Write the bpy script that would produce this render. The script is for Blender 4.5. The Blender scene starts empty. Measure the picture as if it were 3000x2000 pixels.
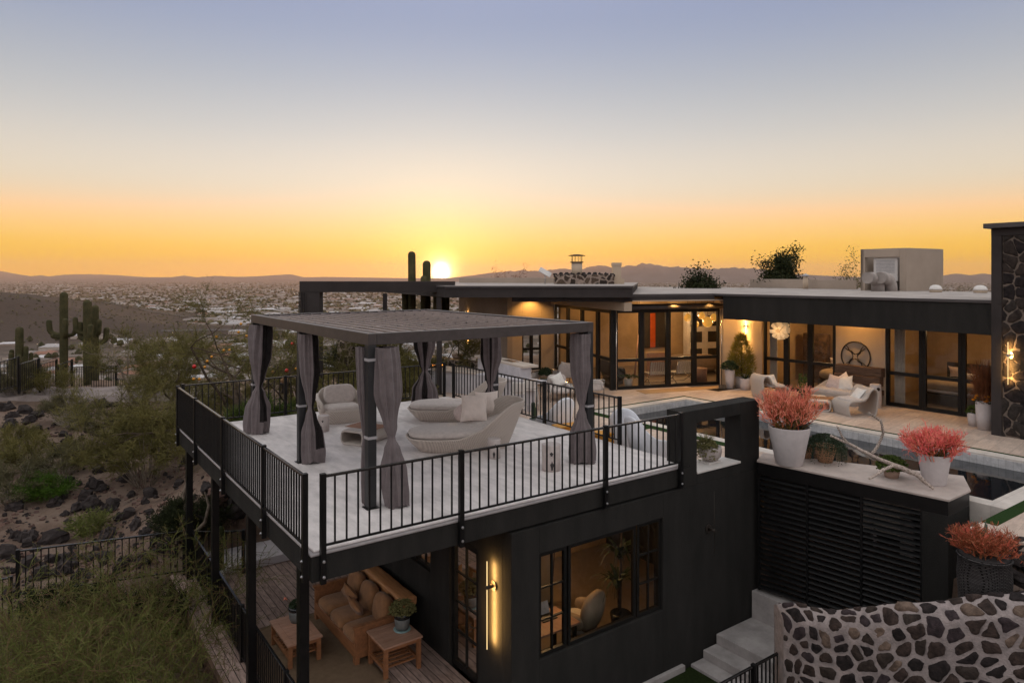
import bpy, math, random
from mathutils import Vector, Matrix, noise as mnoise
R = math.radians
sc = bpy.context.scene
COL = sc.collection

# ------------------------------------------------------------------ camera
YAW = R(54.461)                      # heading of the view, measured from the terrace's front edge (+X)
CAM = Vector((-3.203, -9.174, 3.745))
FPX = 2016.0; HOR = 811.0            # focal length and eye level in photograph pixels
FW = Vector((math.cos(YAW), math.sin(YAW), 0)); RT = Vector((math.sin(YAW), -math.cos(YAW), 0)); UP = Vector((0, 0, 1))
cam_d = bpy.data.cameras.new('camera'); cam = bpy.data.objects.new('camera', cam_d); COL.objects.link(cam)
cam.location = CAM; cam.rotation_euler = (R(90), 0, YAW - R(90))
cam_d.sensor_width = 36; cam_d.lens = FPX / 3000 * 36
cam_d.shift_y = -(1000 - HOR) / 3000
cam_d.clip_start = 0.1; cam_d.clip_end = 200000
sc.camera = cam

def ray(px, py): return FW + RT * ((px - 1500) / FPX) + UP * ((HOR - py) / FPX)
def atz(px, py, z): r = ray(px, py); return CAM + r * ((z - CAM.z) / r.z)
def atx(px, py, x): r = ray(px, py); return CAM + r * ((x - CAM.x) / r.x)
def aty(px, py, y): r = ray(px, py); return CAM + r * ((y - CAM.y) / r.y)
def atd(px, py, d): return CAM + ray(px, py) * d
def dr(d, r, z=0): p = CAM + FW * d + RT * r; return Vector((p.x, p.y, z))

# ------------------------------------------------------------------ sky, sun, exposure
SUN_EL = R(0.42); SUN_AZ = YAW + math.atan((1500 - 1292) / FPX)
w = bpy.data.worlds.new('World'); sc.world = w; w.use_nodes = True
nt = w.node_tree; nt.nodes.clear()
def N(t, **k):
    n = nt.nodes.new(t)
    for a, b in k.items(): setattr(n, a, b)
    return n
def L(a, b): nt.links.new(a, b)
def M2(op, a, b=None, c=None):
    n = N('ShaderNodeMath', operation=op)
    for i, v in enumerate((a, b, c)):
        if v is None: continue
        if isinstance(v, (int, float)): n.inputs[i].default_value = v
        else: L(v, n.inputs[i])
    return n.outputs[0]
out = N('ShaderNodeOutputWorld'); bg = N('ShaderNodeBackground'); L(bg.outputs[0], out.inputs[0])
tc = N('ShaderNodeTexCoord'); sep = N('ShaderNodeSeparateXYZ'); L(tc.outputs['Generated'], sep.inputs[0])
# height above the horizon -> dusk gradient, brightened overhead to light the scene
ramp = N('ShaderNodeValToRGB'); L(M2('MULTIPLY', M2('ARCSINE', sep.outputs[2]), 2 / math.pi), ramp.inputs[0])
def stops(rp, lst):
    cr = rp.color_ramp; cr.interpolation = 'B_SPLINE'
    while len(cr.elements) > 1: cr.elements.remove(cr.elements[0])
    cr.elements[0].position = lst[0][0] / 90; cr.elements[0].color = (*lst[0][1], 1)
    for p, c in lst[1:]:
        e = cr.elements.new(p / 90); e.color = (*c, 1)
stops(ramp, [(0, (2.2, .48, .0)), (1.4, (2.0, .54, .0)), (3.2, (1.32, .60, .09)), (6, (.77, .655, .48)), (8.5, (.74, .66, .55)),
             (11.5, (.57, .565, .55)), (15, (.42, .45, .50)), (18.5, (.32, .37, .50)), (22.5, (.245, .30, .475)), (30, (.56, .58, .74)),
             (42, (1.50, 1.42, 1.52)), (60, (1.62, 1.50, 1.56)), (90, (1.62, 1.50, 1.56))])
# sky opposite the sunset: pinker, brightened above the horizon to light surfaces facing it
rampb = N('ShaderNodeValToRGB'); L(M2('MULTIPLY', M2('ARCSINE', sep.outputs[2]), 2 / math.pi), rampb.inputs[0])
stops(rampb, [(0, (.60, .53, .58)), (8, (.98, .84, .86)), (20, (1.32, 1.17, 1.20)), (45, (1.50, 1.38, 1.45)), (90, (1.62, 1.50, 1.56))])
sd = Vector((math.cos(SUN_AZ), math.sin(SUN_AZ), 0))
dot = N('ShaderNodeVectorMath', operation='DOT_PRODUCT'); L(tc.outputs['Generated'], dot.inputs[0]); dot.inputs[1].default_value = sd
mr = N('ShaderNodeMapRange', interpolation_type='SMOOTHSTEP'); L(dot.outputs['Value'], mr.inputs[0])
mr.inputs[1].default_value = -.25; mr.inputs[2].default_value = .75; mr.inputs[3].default_value = 0; mr.inputs[4].default_value = 1
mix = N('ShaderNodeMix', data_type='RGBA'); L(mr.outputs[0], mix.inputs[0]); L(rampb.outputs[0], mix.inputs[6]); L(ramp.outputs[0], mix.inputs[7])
# glow round the sun
sdir = Vector((math.cos(SUN_AZ) * math.cos(SUN_EL), math.sin(SUN_AZ) * math.cos(SUN_EL), math.sin(SUN_EL)))
dist = N('ShaderNodeVectorMath', operation='DISTANCE'); L(tc.outputs['Generated'], dist.inputs[0]); dist.inputs[1].default_value = sdir
def glow(sig, col):
    q = M2('DIVIDE', dist.outputs['Value'], sig); e = M2('EXPONENT', M2('MULTIPLY', M2('MULTIPLY', q, q), -1))
    v = N('ShaderNodeVectorMath', operation='SCALE'); v.inputs[0].default_value = col; L(e, v.inputs['Scale']); return v.outputs[0]
acc = mix.outputs[2]
for s, c in ((.0095, (14, 11, 7)), (.021, (2.6, 1.9, .8)), (.075, (.30, .27, .08)), (.17, (.10, .08, .01)), (.42, (.085, .10, .11))):
    a = N('ShaderNodeVectorMath', operation='ADD'); L(acc, a.inputs[0]); L(glow(s, c), a.inputs[1]); acc = a.outputs[0]
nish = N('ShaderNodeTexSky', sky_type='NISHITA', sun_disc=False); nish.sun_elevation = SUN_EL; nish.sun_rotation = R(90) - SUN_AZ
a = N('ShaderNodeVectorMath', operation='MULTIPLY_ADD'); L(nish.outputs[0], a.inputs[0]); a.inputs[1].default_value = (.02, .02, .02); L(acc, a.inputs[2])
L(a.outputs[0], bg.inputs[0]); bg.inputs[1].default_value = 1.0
sun_d = bpy.data.lights.new('sun', 'SUN'); sun = bpy.data.objects.new('sun', sun_d); COL.objects.link(sun)
sun_d.energy = 3.0; sun_d.angle = R(0.5); sun_d.color = (1, .55, .22)
sun.rotation_euler = (-sdir).to_track_quat('-Z', 'Y').to_euler()
sc.view_settings.view_transform = 'Standard'; sc.view_settings.look = 'None'; sc.view_settings.gamma = 1; sc.view_settings.exposure = 0
cy = sc.cycles
cy.use_denoising = True; cy.max_bounces = 7; cy.transparent_max_bounces = 24; cy.sample_clamp_indirect = 4; cy.caustics_reflective = False; cy.caustics_refractive = False
cy.use_adaptive_sampling = True; cy.adaptive_threshold = .02

# ------------------------------------------------------------------ mesh builder
class MB:
    def __init__(s): s.v = []; s.f = []; s.m = []; s.sm = []
    def add(s, vs, fs, mi=0, smooth=False):
        o = len(s.v); s.v += [tuple(p) for p in vs]
        for f in fs: s.f.append([i + o for i in f]); s.m.append(mi); s.sm.append(smooth)
        return s
    def box(s, x0, y0, z0, x1, y1, z1, mi=0):
        x0, x1 = sorted((x0, x1)); y0, y1 = sorted((y0, y1)); z0, z1 = sorted((z0, z1))
        return s.add([(x0,y0,z0),(x1,y0,z0),(x1,y1,z0),(x0,y1,z0),(x0,y0,z1),(x1,y0,z1),(x1,y1,z1),(x0,y1,z1)],
                     [(0,3,2,1),(4,5,6,7),(0,1,5,4),(1,2,6,5),(2,3,7,6),(3,0,4,7)], mi)
    def obox(s, c, sz, M=None, mi=0):              # centred box, optionally turned by a matrix or z angle
        if M is None: M = Matrix()
        elif isinstance(M, (int, float)): M = Matrix.Rotation(M, 4, 'Z')
        a, b, d = sz[0]/2, sz[1]/2, sz[2]/2; c = Vector(c)
        vs = [c + M @ Vector(p) for p in [(-a,-b,-d),(a,-b,-d),(a,b,-d),(-a,b,-d),(-a,-b,d),(a,-b,d),(a,b,d),(-a,b,d)]]
        return s.add(vs, [(0,3,2,1),(4,5,6,7),(0,1,5,4),(1,2,6,5),(2,3,7,6),(3,0,4,7)], mi)
    def bar(s, p, q, wd, ht, mi=0):                # square bar between two points
        p = Vector(p); q = Vector(q); d = (q - p); ln = d.length
        M = d.to_track_quat('X', 'Z').to_matrix().to_4x4()
        return s.obox((p + q) / 2, (ln, wd, ht), M, mi)
    def prism(s, poly, z0, z1, mi=0, mtop=None):
        n = len(poly); zf0 = z0 if callable(z0) else (lambda x, y: z0); zf1 = z1 if callable(z1) else (lambda x, y: z1)
        ar = sum(poly[i][0]*poly[(i+1) % n][1] - poly[(i+1) % n][0]*poly[i][1] for i in range(n))
        if ar < 0: poly = poly[::-1]
        vs = [(p[0], p[1], zf0(p[0], p[1])) for p in poly] + [(p[0], p[1], zf1(p[0], p[1])) for p in poly]
        s.add(vs, [tuple(range(n))[::-1]] + [(i, (i+1) % n, n+(i+1) % n, n+i) for i in range(n)], mi)
        o = len(s.v) - 2*n; s.f.append([o + n + i for i in range(n)]); s.m.append(mi if mtop is None else mtop); s.sm.append(False)
        return s
    def tube(s, pts, rad, seg=6, mi=0, cap=True, smooth=True, sq=1.0):
        pts = [Vector(p) for p in pts]; n = len(pts)
        if n < 2: return s
        rs = rad if isinstance(rad, (list, tuple)) else [rad] * n
        vs = []; t0 = (pts[1] - pts[0]).normalized(); a = t0.orthogonal().normalized()
        for i in range(n):
            t = (pts[min(i+1, n-1)] - pts[max(i-1, 0)])
            t = t.normalized() if t.length > 1e-9 else t0
            a = a - t * a.dot(t); a = a.normalized() if a.length > 1e-6 else t.orthogonal().normalized(); b = t.cross(a)
            for k in range(seg):
                an = 2*math.pi*k/seg; vs.append(pts[i] + a*(math.cos(an)*rs[i]) + b*(math.sin(an)*rs[i]*sq))
        fs = [(i*seg+k, i*seg+(k+1) % seg, (i+1)*seg+(k+1) % seg, (i+1)*seg+k) for i in range(n-1) for k in range(seg)]
        s.add(vs, fs, mi, smooth)
        if cap:
            o = len(s.v) - len(vs); s.f.append([o+k for k in range(seg)][::-1]); s.m.append(mi); s.sm.append(False)
            s.f.append([o+(n-1)*seg+k for k in range(seg)]); s.m.append(mi); s.sm.append(False)
        return s
    def lathe(s, prof, c=(0,0,0), seg=24, mi=0, smooth=True, sx=1, sy=1, wob=None):
        c = Vector(c); vs = []; n = len(prof)
        for r, z in prof:
            for k in range(seg):
                an = 2*math.pi*k/seg; rr = r * (wob(an, z) if wob else 1); vs.append((c.x+rr*math.cos(an)*sx, c.y+rr*math.sin(an)*sy, c.z+z))
        fs = [(i*seg+k, i*seg+(k+1) % seg, (i+1)*seg+(k+1) % seg, (i+1)*seg+k) for i in range(n-1) for k in range(seg)]
        s.add(vs, fs, mi, smooth); o = len(s.v) - len(vs)
        if prof[0][0] > 1e-4: s.f.append([o+k for k in range(seg)][::-1]); s.m.append(mi); s.sm.append(False)
        if prof[-1][0] > 1e-4: s.f.append([o+(n-1)*seg+k for k in range(seg)]); s.m.append(mi); s.sm.append(False)
        return s
    def grid(s, fn, nu, nv, mi=0, smooth=True, closeu=False):
        vs = [fn(i/nu, j/nv) for j in range(nv+1) for i in range(nu + (0 if closeu else 1))]
        W = nu + (0 if closeu else 1)
        fs = [(j*W+i, j*W+(i+1) % W, (j+1)*W+(i+1) % W, (j+1)*W+i) for j in range(nv) for i in range(nu)]
        return s.add(vs, fs, mi, smooth)
    def cushion(s, c, sz, M=None, mi=0, pw=3.2, nu=20, nv=12, pinch=0.0):   # puffed superellipsoid; pinch pulls the corners into points
        if M is None: M = Matrix()
        elif isinstance(M, (int, float)): M = Matrix.Rotation(M, 4, 'Z')
        c = Vector(c); a, b, d = sz[0]/2, sz[1]/2, sz[2]/2
        def sg(x, p): return math.copysign(abs(x)**p, x)
        e = 2/pw
        def fn(u, v):
            th = u*2*math.pi; ph = (v-.5)*math.pi
            x = sg(math.cos(ph), e if not pinch else .35)*sg(math.cos(th), e); y = sg(math.cos(ph), e if not pinch else .35)*sg(math.sin(th), e); z = sg(math.sin(ph), .8)
            if pinch:
                q = abs(x*y); x *= 1+pinch*(q-.45); y *= 1+pinch*(q-.45); z *= max(.12, 1-.85*(max(abs(x), abs(y)))**4)
            return c + M @ Vector((x*a, y*b, z*d))
        return s.grid(fn, nu, nv, mi, True, True)
    def build(s, name, mats, parent=None, bevel=0, loc=None, seg=2, sub=0, solid=0, off=-1):
        me = bpy.data.meshes.new(name); me.from_pydata(s.v, [], s.f)
        mats = mats if isinstance(mats, (list, tuple)) else [mats]
        for m in mats: me.materials.append(m)
        if len(mats) > 1: me.polygons.foreach_set('material_index', s.m)
        me.polygons.foreach_set('use_smooth', s.sm); me.update()
        o = bpy.data.objects.new(name, me); COL.objects.link(o)
        if parent is not None:
            o.parent = parent
            if parent.name in WORLD: o.location = -parent.location
        if loc is not None: o.location = loc
        if solid: md = o.modifiers.new('thick', 'SOLIDIFY'); md.thickness = solid; md.offset = off
        if sub: md = o.modifiers.new('smooth', 'SUBSURF'); md.levels = sub; md.render_levels = sub
        if bevel: md = o.modifiers.new('edge', 'BEVEL'); md.width = bevel; md.segments = seg; md.limit_method = 'ANGLE'; md.angle_limit = R(40)
        return o
WORLD = set()
def tag(o, label=None, cat=None, group=None, kind=None):
    if label: o['label'] = label
    if cat: o['category'] = cat
    if group: o['group'] = group
    if kind: o['kind'] = kind
    return o
def thing(name, label, cat, loc=(0,0,0), rz=0, group=None, world=False):
    o = bpy.data.objects.new(name, None); COL.objects.link(o); o.location = loc; o.rotation_euler = (0, 0, rz); o.empty_display_size = .1
    if world: WORLD.add(o.name)
    return tag(o, label, cat, group)
def dup(root, loc, rz=0, label=None, group=None, scale=None):
    r = root.copy(); COL.objects.link(r); r.location = loc; r.rotation_euler = (0, 0, rz)
    if scale: r.scale = (scale,)*3
    if label: r['label'] = label
    if group: r['group'] = group
    for ch in list(root.children):
        c = ch.copy(); COL.objects.link(c); c.parent = r
        for g in list(ch.children):
            d = g.copy(); COL.objects.link(d); d.parent = c
    return r
def light(name, kind, loc, power, col=(1,.62,.25), size=.1, rot=None, parent=None, spot=None, sy=None):
    d = bpy.data.lights.new(name, kind); d.energy = power; d.color = col
    if kind == 'AREA':
        d.size = size
        if sy: d.shape = 'RECTANGLE'; d.size_y = sy
    else: d.shadow_soft_size = size
    if spot: d.spot_size = spot; d.spot_blend = .6
    o = bpy.data.objects.new(name, d); COL.objects.link(o); o.location = loc
    if rot: o.rotation_euler = rot
    if parent is not None:
        o.parent = parent
        if parent.name in WORLD: o.location = Vector(loc) - parent.location
    return o
WARM = (1, .58, .20)

# ------------------------------------------------------------------ materials
def mat(name, col, rough=.6, metal=0, var=.12, vs=3.0, bump=0, bs=40, col2=None, emit=None, es=1, spec=None, sheen=0, stretch=None, detail=4):
    m = bpy.data.materials.new(name); m.use_nodes = True; t = m.node_tree; b = t.nodes['Principled BSDF']
    b.inputs['Roughness'].default_value = rough; b.inputs['Metallic'].default_value = metal
    if spec is None and rough >= .7: spec = .12
    if spec is not None: b.inputs['Specular IOR Level'].default_value = spec
    if sheen: b.inputs['Sheen Weight'].default_value = sheen
    co = t.nodes.new('ShaderNodeTexCoord'); src = co.outputs['Object']
    if stretch:
        mp = t.nodes.new('ShaderNodeMapping'); mp.inputs['Scale'].default_value = stretch; t.links.new(src, mp.inputs[0]); src = mp.outputs[0]
    nz = t.nodes.new('ShaderNodeTexNoise'); nz.inputs['Scale'].default_value = vs; nz.inputs['Detail'].default_value = detail; nz.inputs['Roughness'].default_value = .65
    t.links.new(src, nz.inputs[0])
    mx = t.nodes.new('ShaderNodeMix'); mx.data_type = 'RGBA'
    c2 = col2 or tuple(max(0, c*(1-var*1.6)) for c in col); c1 = col if col2 else tuple(min(1, c*(1+var)) for c in col)
    mx.inputs[6].default_value = (*c1, 1); mx.inputs[7].default_value = (*c2, 1)
    mp2 = t.nodes.new('ShaderNodeMapRange'); mp2.inputs[1].default_value = .32; mp2.inputs[2].default_value = .68
    t.links.new(nz.outputs[0], mp2.inputs[0]); t.links.new(mp2.outputs[0], mx.inputs[0]); t.links.new(mx.outputs[2], b.inputs['Base Color'])
    if bump:
        n2 = t.nodes.new('ShaderNodeTexNoise'); n2.inputs['Scale'].default_value = bs; n2.inputs['Detail'].default_value = 3; t.links.new(src, n2.inputs[0])
        bp = t.nodes.new('ShaderNodeBump'); bp.inputs['Strength'].default_value = bump; bp.inputs['Distance'].default_value = .02
        t.links.new(n2.outputs[0], bp.inputs['Height']); t.links.new(bp.outputs[0], b.inputs['Normal'])
    if emit: b.inputs['Emission Color'].default_value = (*emit, 1); b.inputs['Emission Strength'].default_value = es
    return m
def glass_mat(name, tint=(.8,.8,.78), refl=1.0):
    m = bpy.data.materials.new(name); m.use_nodes = True; t = m.node_tree; t.nodes.remove(t.nodes['Principled BSDF'])
    o = t.nodes['Material Output']; tr = t.nodes.new('ShaderNodeBsdfTransparent'); tr.inputs[0].default_value = (*tint, 1)
    gl = t.nodes.new('ShaderNodeBsdfGlossy'); gl.inputs['Roughness'].default_value = .01; gl.inputs[0].default_value = (.95,.95,.95,1)
    fr = t.nodes.new('ShaderNodeFresnel'); fr.inputs[0].default_value = 1.5; ml = t.nodes.new('ShaderNodeMath'); ml.operation = 'MULTIPLY'; ml.inputs[1].default_value = refl
    nz = t.nodes.new('ShaderNodeTexNoise'); nz.inputs['Scale'].default_value = .8; bp = t.nodes.new('ShaderNodeBump'); bp.inputs['Strength'].default_value = .02
    t.links.new(nz.outputs[0], bp.inputs['Height']); t.links.new(bp.outputs[0], gl.inputs['Normal'])
    mx = t.nodes.new('ShaderNodeMixShader'); t.links.new(fr.outputs[0], ml.inputs[0]); t.links.new(ml.outputs[0], mx.inputs[0])
    t.links.new(tr.outputs[0], mx.inputs[1]); t.links.new(gl.outputs[0], mx.inputs[2]); t.links.new(mx.outputs[0], o.inputs[0]); return m
def nodes_of(m): return m.node_tree, m.node_tree.nodes, m.node_tree.links, m.node_tree.nodes['Principled BSDF']
def base_mat(name, rough=.7):
    m = bpy.data.materials.new(name); m.use_nodes = True; t, n, l, b = nodes_of(m); b.inputs['Roughness'].default_value = rough
    if rough >= .7: b.inputs['Specular IOR Level'].default_value = .15
    return m
def brick_mat(name, c1, c2, mortar, bw, bh, ms=.004, rough=.6, off=.5, bump=.25, rot=0, noise=.35, ns=6, squash=1, scale=(1,1,1), stretch=(1,1,1)):
    m = base_mat(name, rough); t, n, l, b = nodes_of(m)
    co = n.new('ShaderNodeTexCoord'); mp = n.new('ShaderNodeMapping'); mp.inputs['Rotation'].default_value = (0,0,rot) if not isinstance(rot, tuple) else rot
    l.new(co.outputs['Object'], mp.inputs[0])
    br = n.new('ShaderNodeTexBrick'); br.inputs['Scale'].default_value = 1; br.inputs['Brick Width'].default_value = bw; br.inputs['Row Height'].default_value = bh
    br.inputs['Mortar Size'].default_value = ms; br.offset = off; br.inputs['Color1'].default_value = (*c1,1); br.inputs['Color2'].default_value = (*c2,1); br.inputs['Mortar'].default_value = (*mortar,1)
    br.inputs['Mortar Smooth'].default_value = .2; br.inputs['Bias'].default_value = 0
    l.new(mp.outputs[0], br.inputs[0])
    nz = n.new('ShaderNodeTexNoise'); nz.inputs['Scale'].default_value = ns; nz.inputs['Detail'].default_value = 6; nz.inputs['Roughness'].default_value = .7
    mp3 = n.new('ShaderNodeMapping'); mp3.inputs['Scale'].default_value = stretch; l.new(mp.outputs[0], mp3.inputs[0]); l.new(mp3.outputs[0], nz.inputs[0])
    mr_ = n.new('ShaderNodeMapRange'); mr_.inputs[1].default_value = .3; mr_.inputs[2].default_value = .7; mr_.inputs[3].default_value = 1-noise; mr_.inputs[4].default_value = 1+noise*.6; l.new(nz.outputs[0], mr_.inputs[0])
    mx = n.new('ShaderNodeMix'); mx.data_type = 'RGBA'; mx.blend_type = 'MULTIPLY'; mx.inputs[0].default_value = 1; l.new(br.outputs[0], mx.inputs[6]); l.new(mr_.outputs[0], mx.inputs[7]); l.new(mx.outputs[2], b.inputs['Base Color'])
    bp = n.new('ShaderNodeBump'); bp.inputs['Strength'].default_value = bump; bp.inputs['Distance'].default_value = .01; bp.invert = True
    l.new(br.outputs['Fac'], bp.inputs['Height']); l.new(bp.outputs[0], b.inputs['Normal']); return m
def stone_mat(name, scale=3.2, mortar=(.42,.38,.37), stones=((.018,.014,.014),(.07,.05,.045),(.16,.11,.085)), gap=.11, rand=1.0, bump=1.0, warp=.12):
    """dark lava stones set in pale mortar"""
    m = base_mat(name, .75); t, n, l, b = nodes_of(m)
    co = n.new('ShaderNodeTexCoord'); nz = n.new('ShaderNodeTexNoise'); nz.inputs['Scale'].default_value = 4.5; nz.inputs['Detail'].default_value = 5; l.new(co.outputs['Object'], nz.inputs[0])
    vm = n.new('ShaderNodeVectorMath'); vm.operation = 'MULTIPLY_ADD'; l.new(nz.outputs['Color'], vm.inputs[0]); vm.inputs[1].default_value = (warp,warp,warp); l.new(co.outputs['Object'], vm.inputs[2])
    ve = n.new('ShaderNodeTexVoronoi'); ve.feature = 'DISTANCE_TO_EDGE'; vc = n.new('ShaderNodeTexVoronoi'); vc.feature = 'F1'
    for v in (ve, vc): v.inputs['Scale'].default_value = scale; v.inputs['Randomness'].default_value = rand; l.new(vm.outputs[0], v.inputs[0])
    n2 = n.new('ShaderNodeTexNoise'); n2.inputs['Scale'].default_value = 14; n2.inputs['Detail'].default_value = 6; l.new(co.outputs['Object'], n2.inputs[0])
    ad = n.new('ShaderNodeMath'); ad.operation = 'MULTIPLY_ADD'; l.new(n2.outputs[0], ad.inputs[0]); ad.inputs[1].default_value = -.22; l.new(ve.outputs[0], ad.inputs[2])
    mr_ = n.new('ShaderNodeMapRange'); mr_.inputs[1].default_value = gap-.11-.012; mr_.inputs[2].default_value = gap-.11+.022; l.new(ad.outputs[0], mr_.inputs[0])
    sp = n.new('ShaderNodeSeparateColor'); l.new(vc.outputs['Color'], sp.inputs[0])
    rp = n.new('ShaderNodeValToRGB'); cr = rp.color_ramp; cr.elements[0].color = (*stones[0],1); cr.elements[0].position = .35; cr.elements[1].color = (*stones[2],1); cr.elements[1].position = .98
    e = cr.elements.new(.72); e.color = (*stones[1],1); l.new(sp.outputs[0], rp.inputs[0])
    n3 = n.new('ShaderNodeTexNoise'); n3.inputs['Scale'].default_value = 22; n3.inputs['Detail'].default_value = 8; n3.inputs['Roughness'].default_value = .7; l.new(co.outputs['Object'], n3.inputs[0])
    mr2 = n.new('ShaderNodeMapRange'); mr2.inputs[1].default_value = .3; mr2.inputs[2].default_value = .7; mr2.inputs[3].default_value = .45; mr2.inputs[4].default_value = 1.7; l.new(n3.outputs[0], mr2.inputs[0])
    mm = n.new('ShaderNodeMix'); mm.data_type = 'RGBA'; mm.blend_type = 'MULTIPLY'; mm.inputs[0].default_value = 1; l.new(rp.outputs[0], mm.inputs[6]); l.new(mr2.outputs[0], mm.inputs[7])
    n4 = n.new('ShaderNodeTexNoise'); n4.inputs['Scale'].default_value = 5; n4.inputs['Detail'].default_value = 8; l.new(co.outputs['Object'], n4.inputs[0])
    mo = n.new('ShaderNodeMix'); mo.data_type = 'RGBA'; mo.inputs[6].default_value = (*[c*.62 for c in mortar],1); mo.inputs[7].default_value = (*[c*1.2 for c in mortar],1)
    mr3 = n.new('ShaderNodeMapRange'); mr3.inputs[1].default_value = .3; mr3.inputs[2].default_value = .7; l.new(n4.outputs[0], mr3.inputs[0]); l.new(mr3.outputs[0], mo.inputs[0])
    mx = n.new('ShaderNodeMix'); mx.data_type = 'RGBA'; l.new(mr_.outputs[0], mx.inputs[0]); l.new(mo.outputs[2], mx.inputs[6]); l.new(mm.outputs[2], mx.inputs[7]); l.new(mx.outputs[2], b.inputs['Base Color'])
    hh = n.new('ShaderNodeMath'); hh.operation = 'MULTIPLY_ADD'; l.new(n3.outputs[0], hh.inputs[0]); hh.inputs[1].default_value = .35; l.new(mr_.outputs[0], hh.inputs[2])
    bp = n.new('ShaderNodeBump'); bp.inputs['Strength'].default_value = bump; bp.inputs['Distance'].default_value = .03; l.new(hh.outputs[0], bp.inputs['Height']); l.new(bp.outputs[0], b.inputs['Normal']); return m
def weave_mat(name, col, dark, sx=60, sz=60, rough=.65, axis='Z', strength=.6):
    m = base_mat(name, rough); t, n, l, b = nodes_of(m)
    co = n.new('ShaderNodeTexCoord'); w1 = n.new('ShaderNodeTexWave'); w1.bands_direction = axis; w1.inputs['Scale'].default_value = sz; w1.inputs['Distortion'].default_value = 1.2; w1.inputs['Detail'].default_value = 1
    l.new(co.outputs['Object'], w1.inputs[0]); mx = n.new('ShaderNodeMix'); mx.data_type = 'RGBA'; mx.inputs[6].default_value = (*dark,1); mx.inputs[7].default_value = (*col,1); l.new(w1.outputs[1], mx.inputs[0]); l.new(mx.outputs[2], b.inputs['Base Color'])
    bp = n.new('ShaderNodeBump'); bp.inputs['Strength'].default_value = strength; bp.inputs['Distance'].default_value = .01; l.new(w1.outputs[1], bp.inputs['Height']); l.new(bp.outputs[0], b.inputs['Normal']); return m
def wood_mat(name, col, dark, scale=2.0, axis=(1, 8, 8), rough=.55, bump=.2):
    return mat(name, col, rough, col2=dark, vs=scale, bump=bump, bs=scale*6, stretch=axis, detail=8)

M = {}
M['stucco_dark'] = mat('stucco_dark', (.030,.028,.026), .9, col2=(.018,.017,.016), vs=1.6, bump=.5, bs=90, stretch=(1.3,1.3,.3), detail=8)
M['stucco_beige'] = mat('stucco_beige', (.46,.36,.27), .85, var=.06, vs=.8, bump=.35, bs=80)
M['stucco_shade'] = mat('stucco_shade', (.36,.29,.235), .85, var=.06, vs=.8, bump=.35, bs=80)  # darker copy of the beige stucco, shade put into its colour
M['roof'] = mat('roof', (.37,.325,.30), .85, var=.2, vs=.7, bump=.2, bs=12, stretch=(1,3,1))
M['fascia_cap'] = mat('fascia_cap', (.055,.046,.046), .5, var=.1)
M['fascia'] = mat('fascia', (.044,.037,.036), .8, var=.12, vs=1.5, bump=.4, bs=70)
M['deck'] = mat('deck', (.66,.605,.59), .6, var=.15, vs=1.7, bump=.35, bs=16, stretch=(2.2,.8,1))
M['deck_edge'] = mat('deck_edge', (.30,.27,.27), .6, var=.12)
M['black_metal'] = mat('black_metal', (.0065,.0062,.0066), .36, .1, var=.2, vs=8, spec=.3)
M['bronze'] = mat('bronze', (.066,.054,.052), .45, .25, var=.12, vs=6)
M['bronze_post'] = mat('bronze_post', (.020,.020,.022), .5, .15, var=.12, vs=6)
M['rail_top'] = mat('rail_top', (.012,.011,.011), .24, .0, var=.2, vs=8, spec=.7)
M['louvre'] = mat('louvre', (.21,.165,.150), .42, .15, var=.15, vs=5)
M['bolt'] = mat('bolt', (.55,.55,.57), .35, .9, var=.1)
M['frame'] = mat('frame', (.009,.0085,.008), .45, var=.2, spec=.25)
M['glass'] = glass_mat('glass', (.86,.84,.80), .85)
M['glass_clear'] = glass_mat('glass_clear', (.93,.93,.92))
M['wicker'] = weave_mat('wicker', (.55,.475,.42), (.42,.36,.32), sz=14, axis='DIAGONAL')
M['wicker_h'] = weave_mat('wicker_h', (.55,.48,.43), (.36,.31,.28), sz=18, axis='Z')
M['cushion'] = mat('cushion', (.52,.455,.425), .9, var=.08, vs=14, bump=.3, bs=220, sheen=.2)
M['pillow'] = mat('pillow', (.74,.64,.585), .9, var=.05, vs=9, bump=.25, bs=200, sheen=.2)
M['pillow_pink'] = mat('pillow_pink', (.58,.47,.44), .9, var=.10, vs=16, bump=.4, bs=120, sheen=.2)
M['white_cloth'] = mat('white_cloth', (.70,.66,.62), .9, var=.06, vs=9, bump=.2, bs=200)
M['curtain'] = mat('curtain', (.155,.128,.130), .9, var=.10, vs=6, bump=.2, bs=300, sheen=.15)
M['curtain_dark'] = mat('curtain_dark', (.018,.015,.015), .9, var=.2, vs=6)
M['strap'] = mat('strap', (.36,.34,.35), .8, var=.08)
M['teak'] = wood_mat('teak', (.30,.125,.050), (.17,.066,.026), 2.2, (7,1,7))
M['teak_top'] = wood_mat('teak_top', (.44,.255,.18), (.30,.16,.105), 2.2, (7,1,7))
M['log'] = wood_mat('log', (.56,.27,.11), (.32,.13,.05), 2.0, (8,1,8))
M['old_wood'] = wood_mat('old_wood', (.17,.105,.07), (.06,.035,.025), 2.5, (9,1,9), .75, .5)
M['ochre'] = mat('ochre', (.27,.130,.060), .85, var=.16, vs=7, bump=.35, bs=150, sheen=.15)
M['white_plastic'] = mat('white_plastic', (.84,.86,.92), .35, var=.04)
M['yellow_wood'] = mat('yellow_wood', (.66,.30,.03), .4, var=.1)
M['petrified'] = mat('petrified', (.50,.44,.42), .55, col2=(.33,.27,.25), vs=3.2, bump=.3, bs=24, detail=10)
M['petri_dark'] = mat('petri_dark', (.03,.026,.026), .6)
M['pot'] = mat('pot', (.52,.475,.47), .75, var=.05, vs=7, bump=.2, bs=60)
M['pot_white'] = mat('pot_white', (.62,.58,.55), .6, var=.05)
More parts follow.
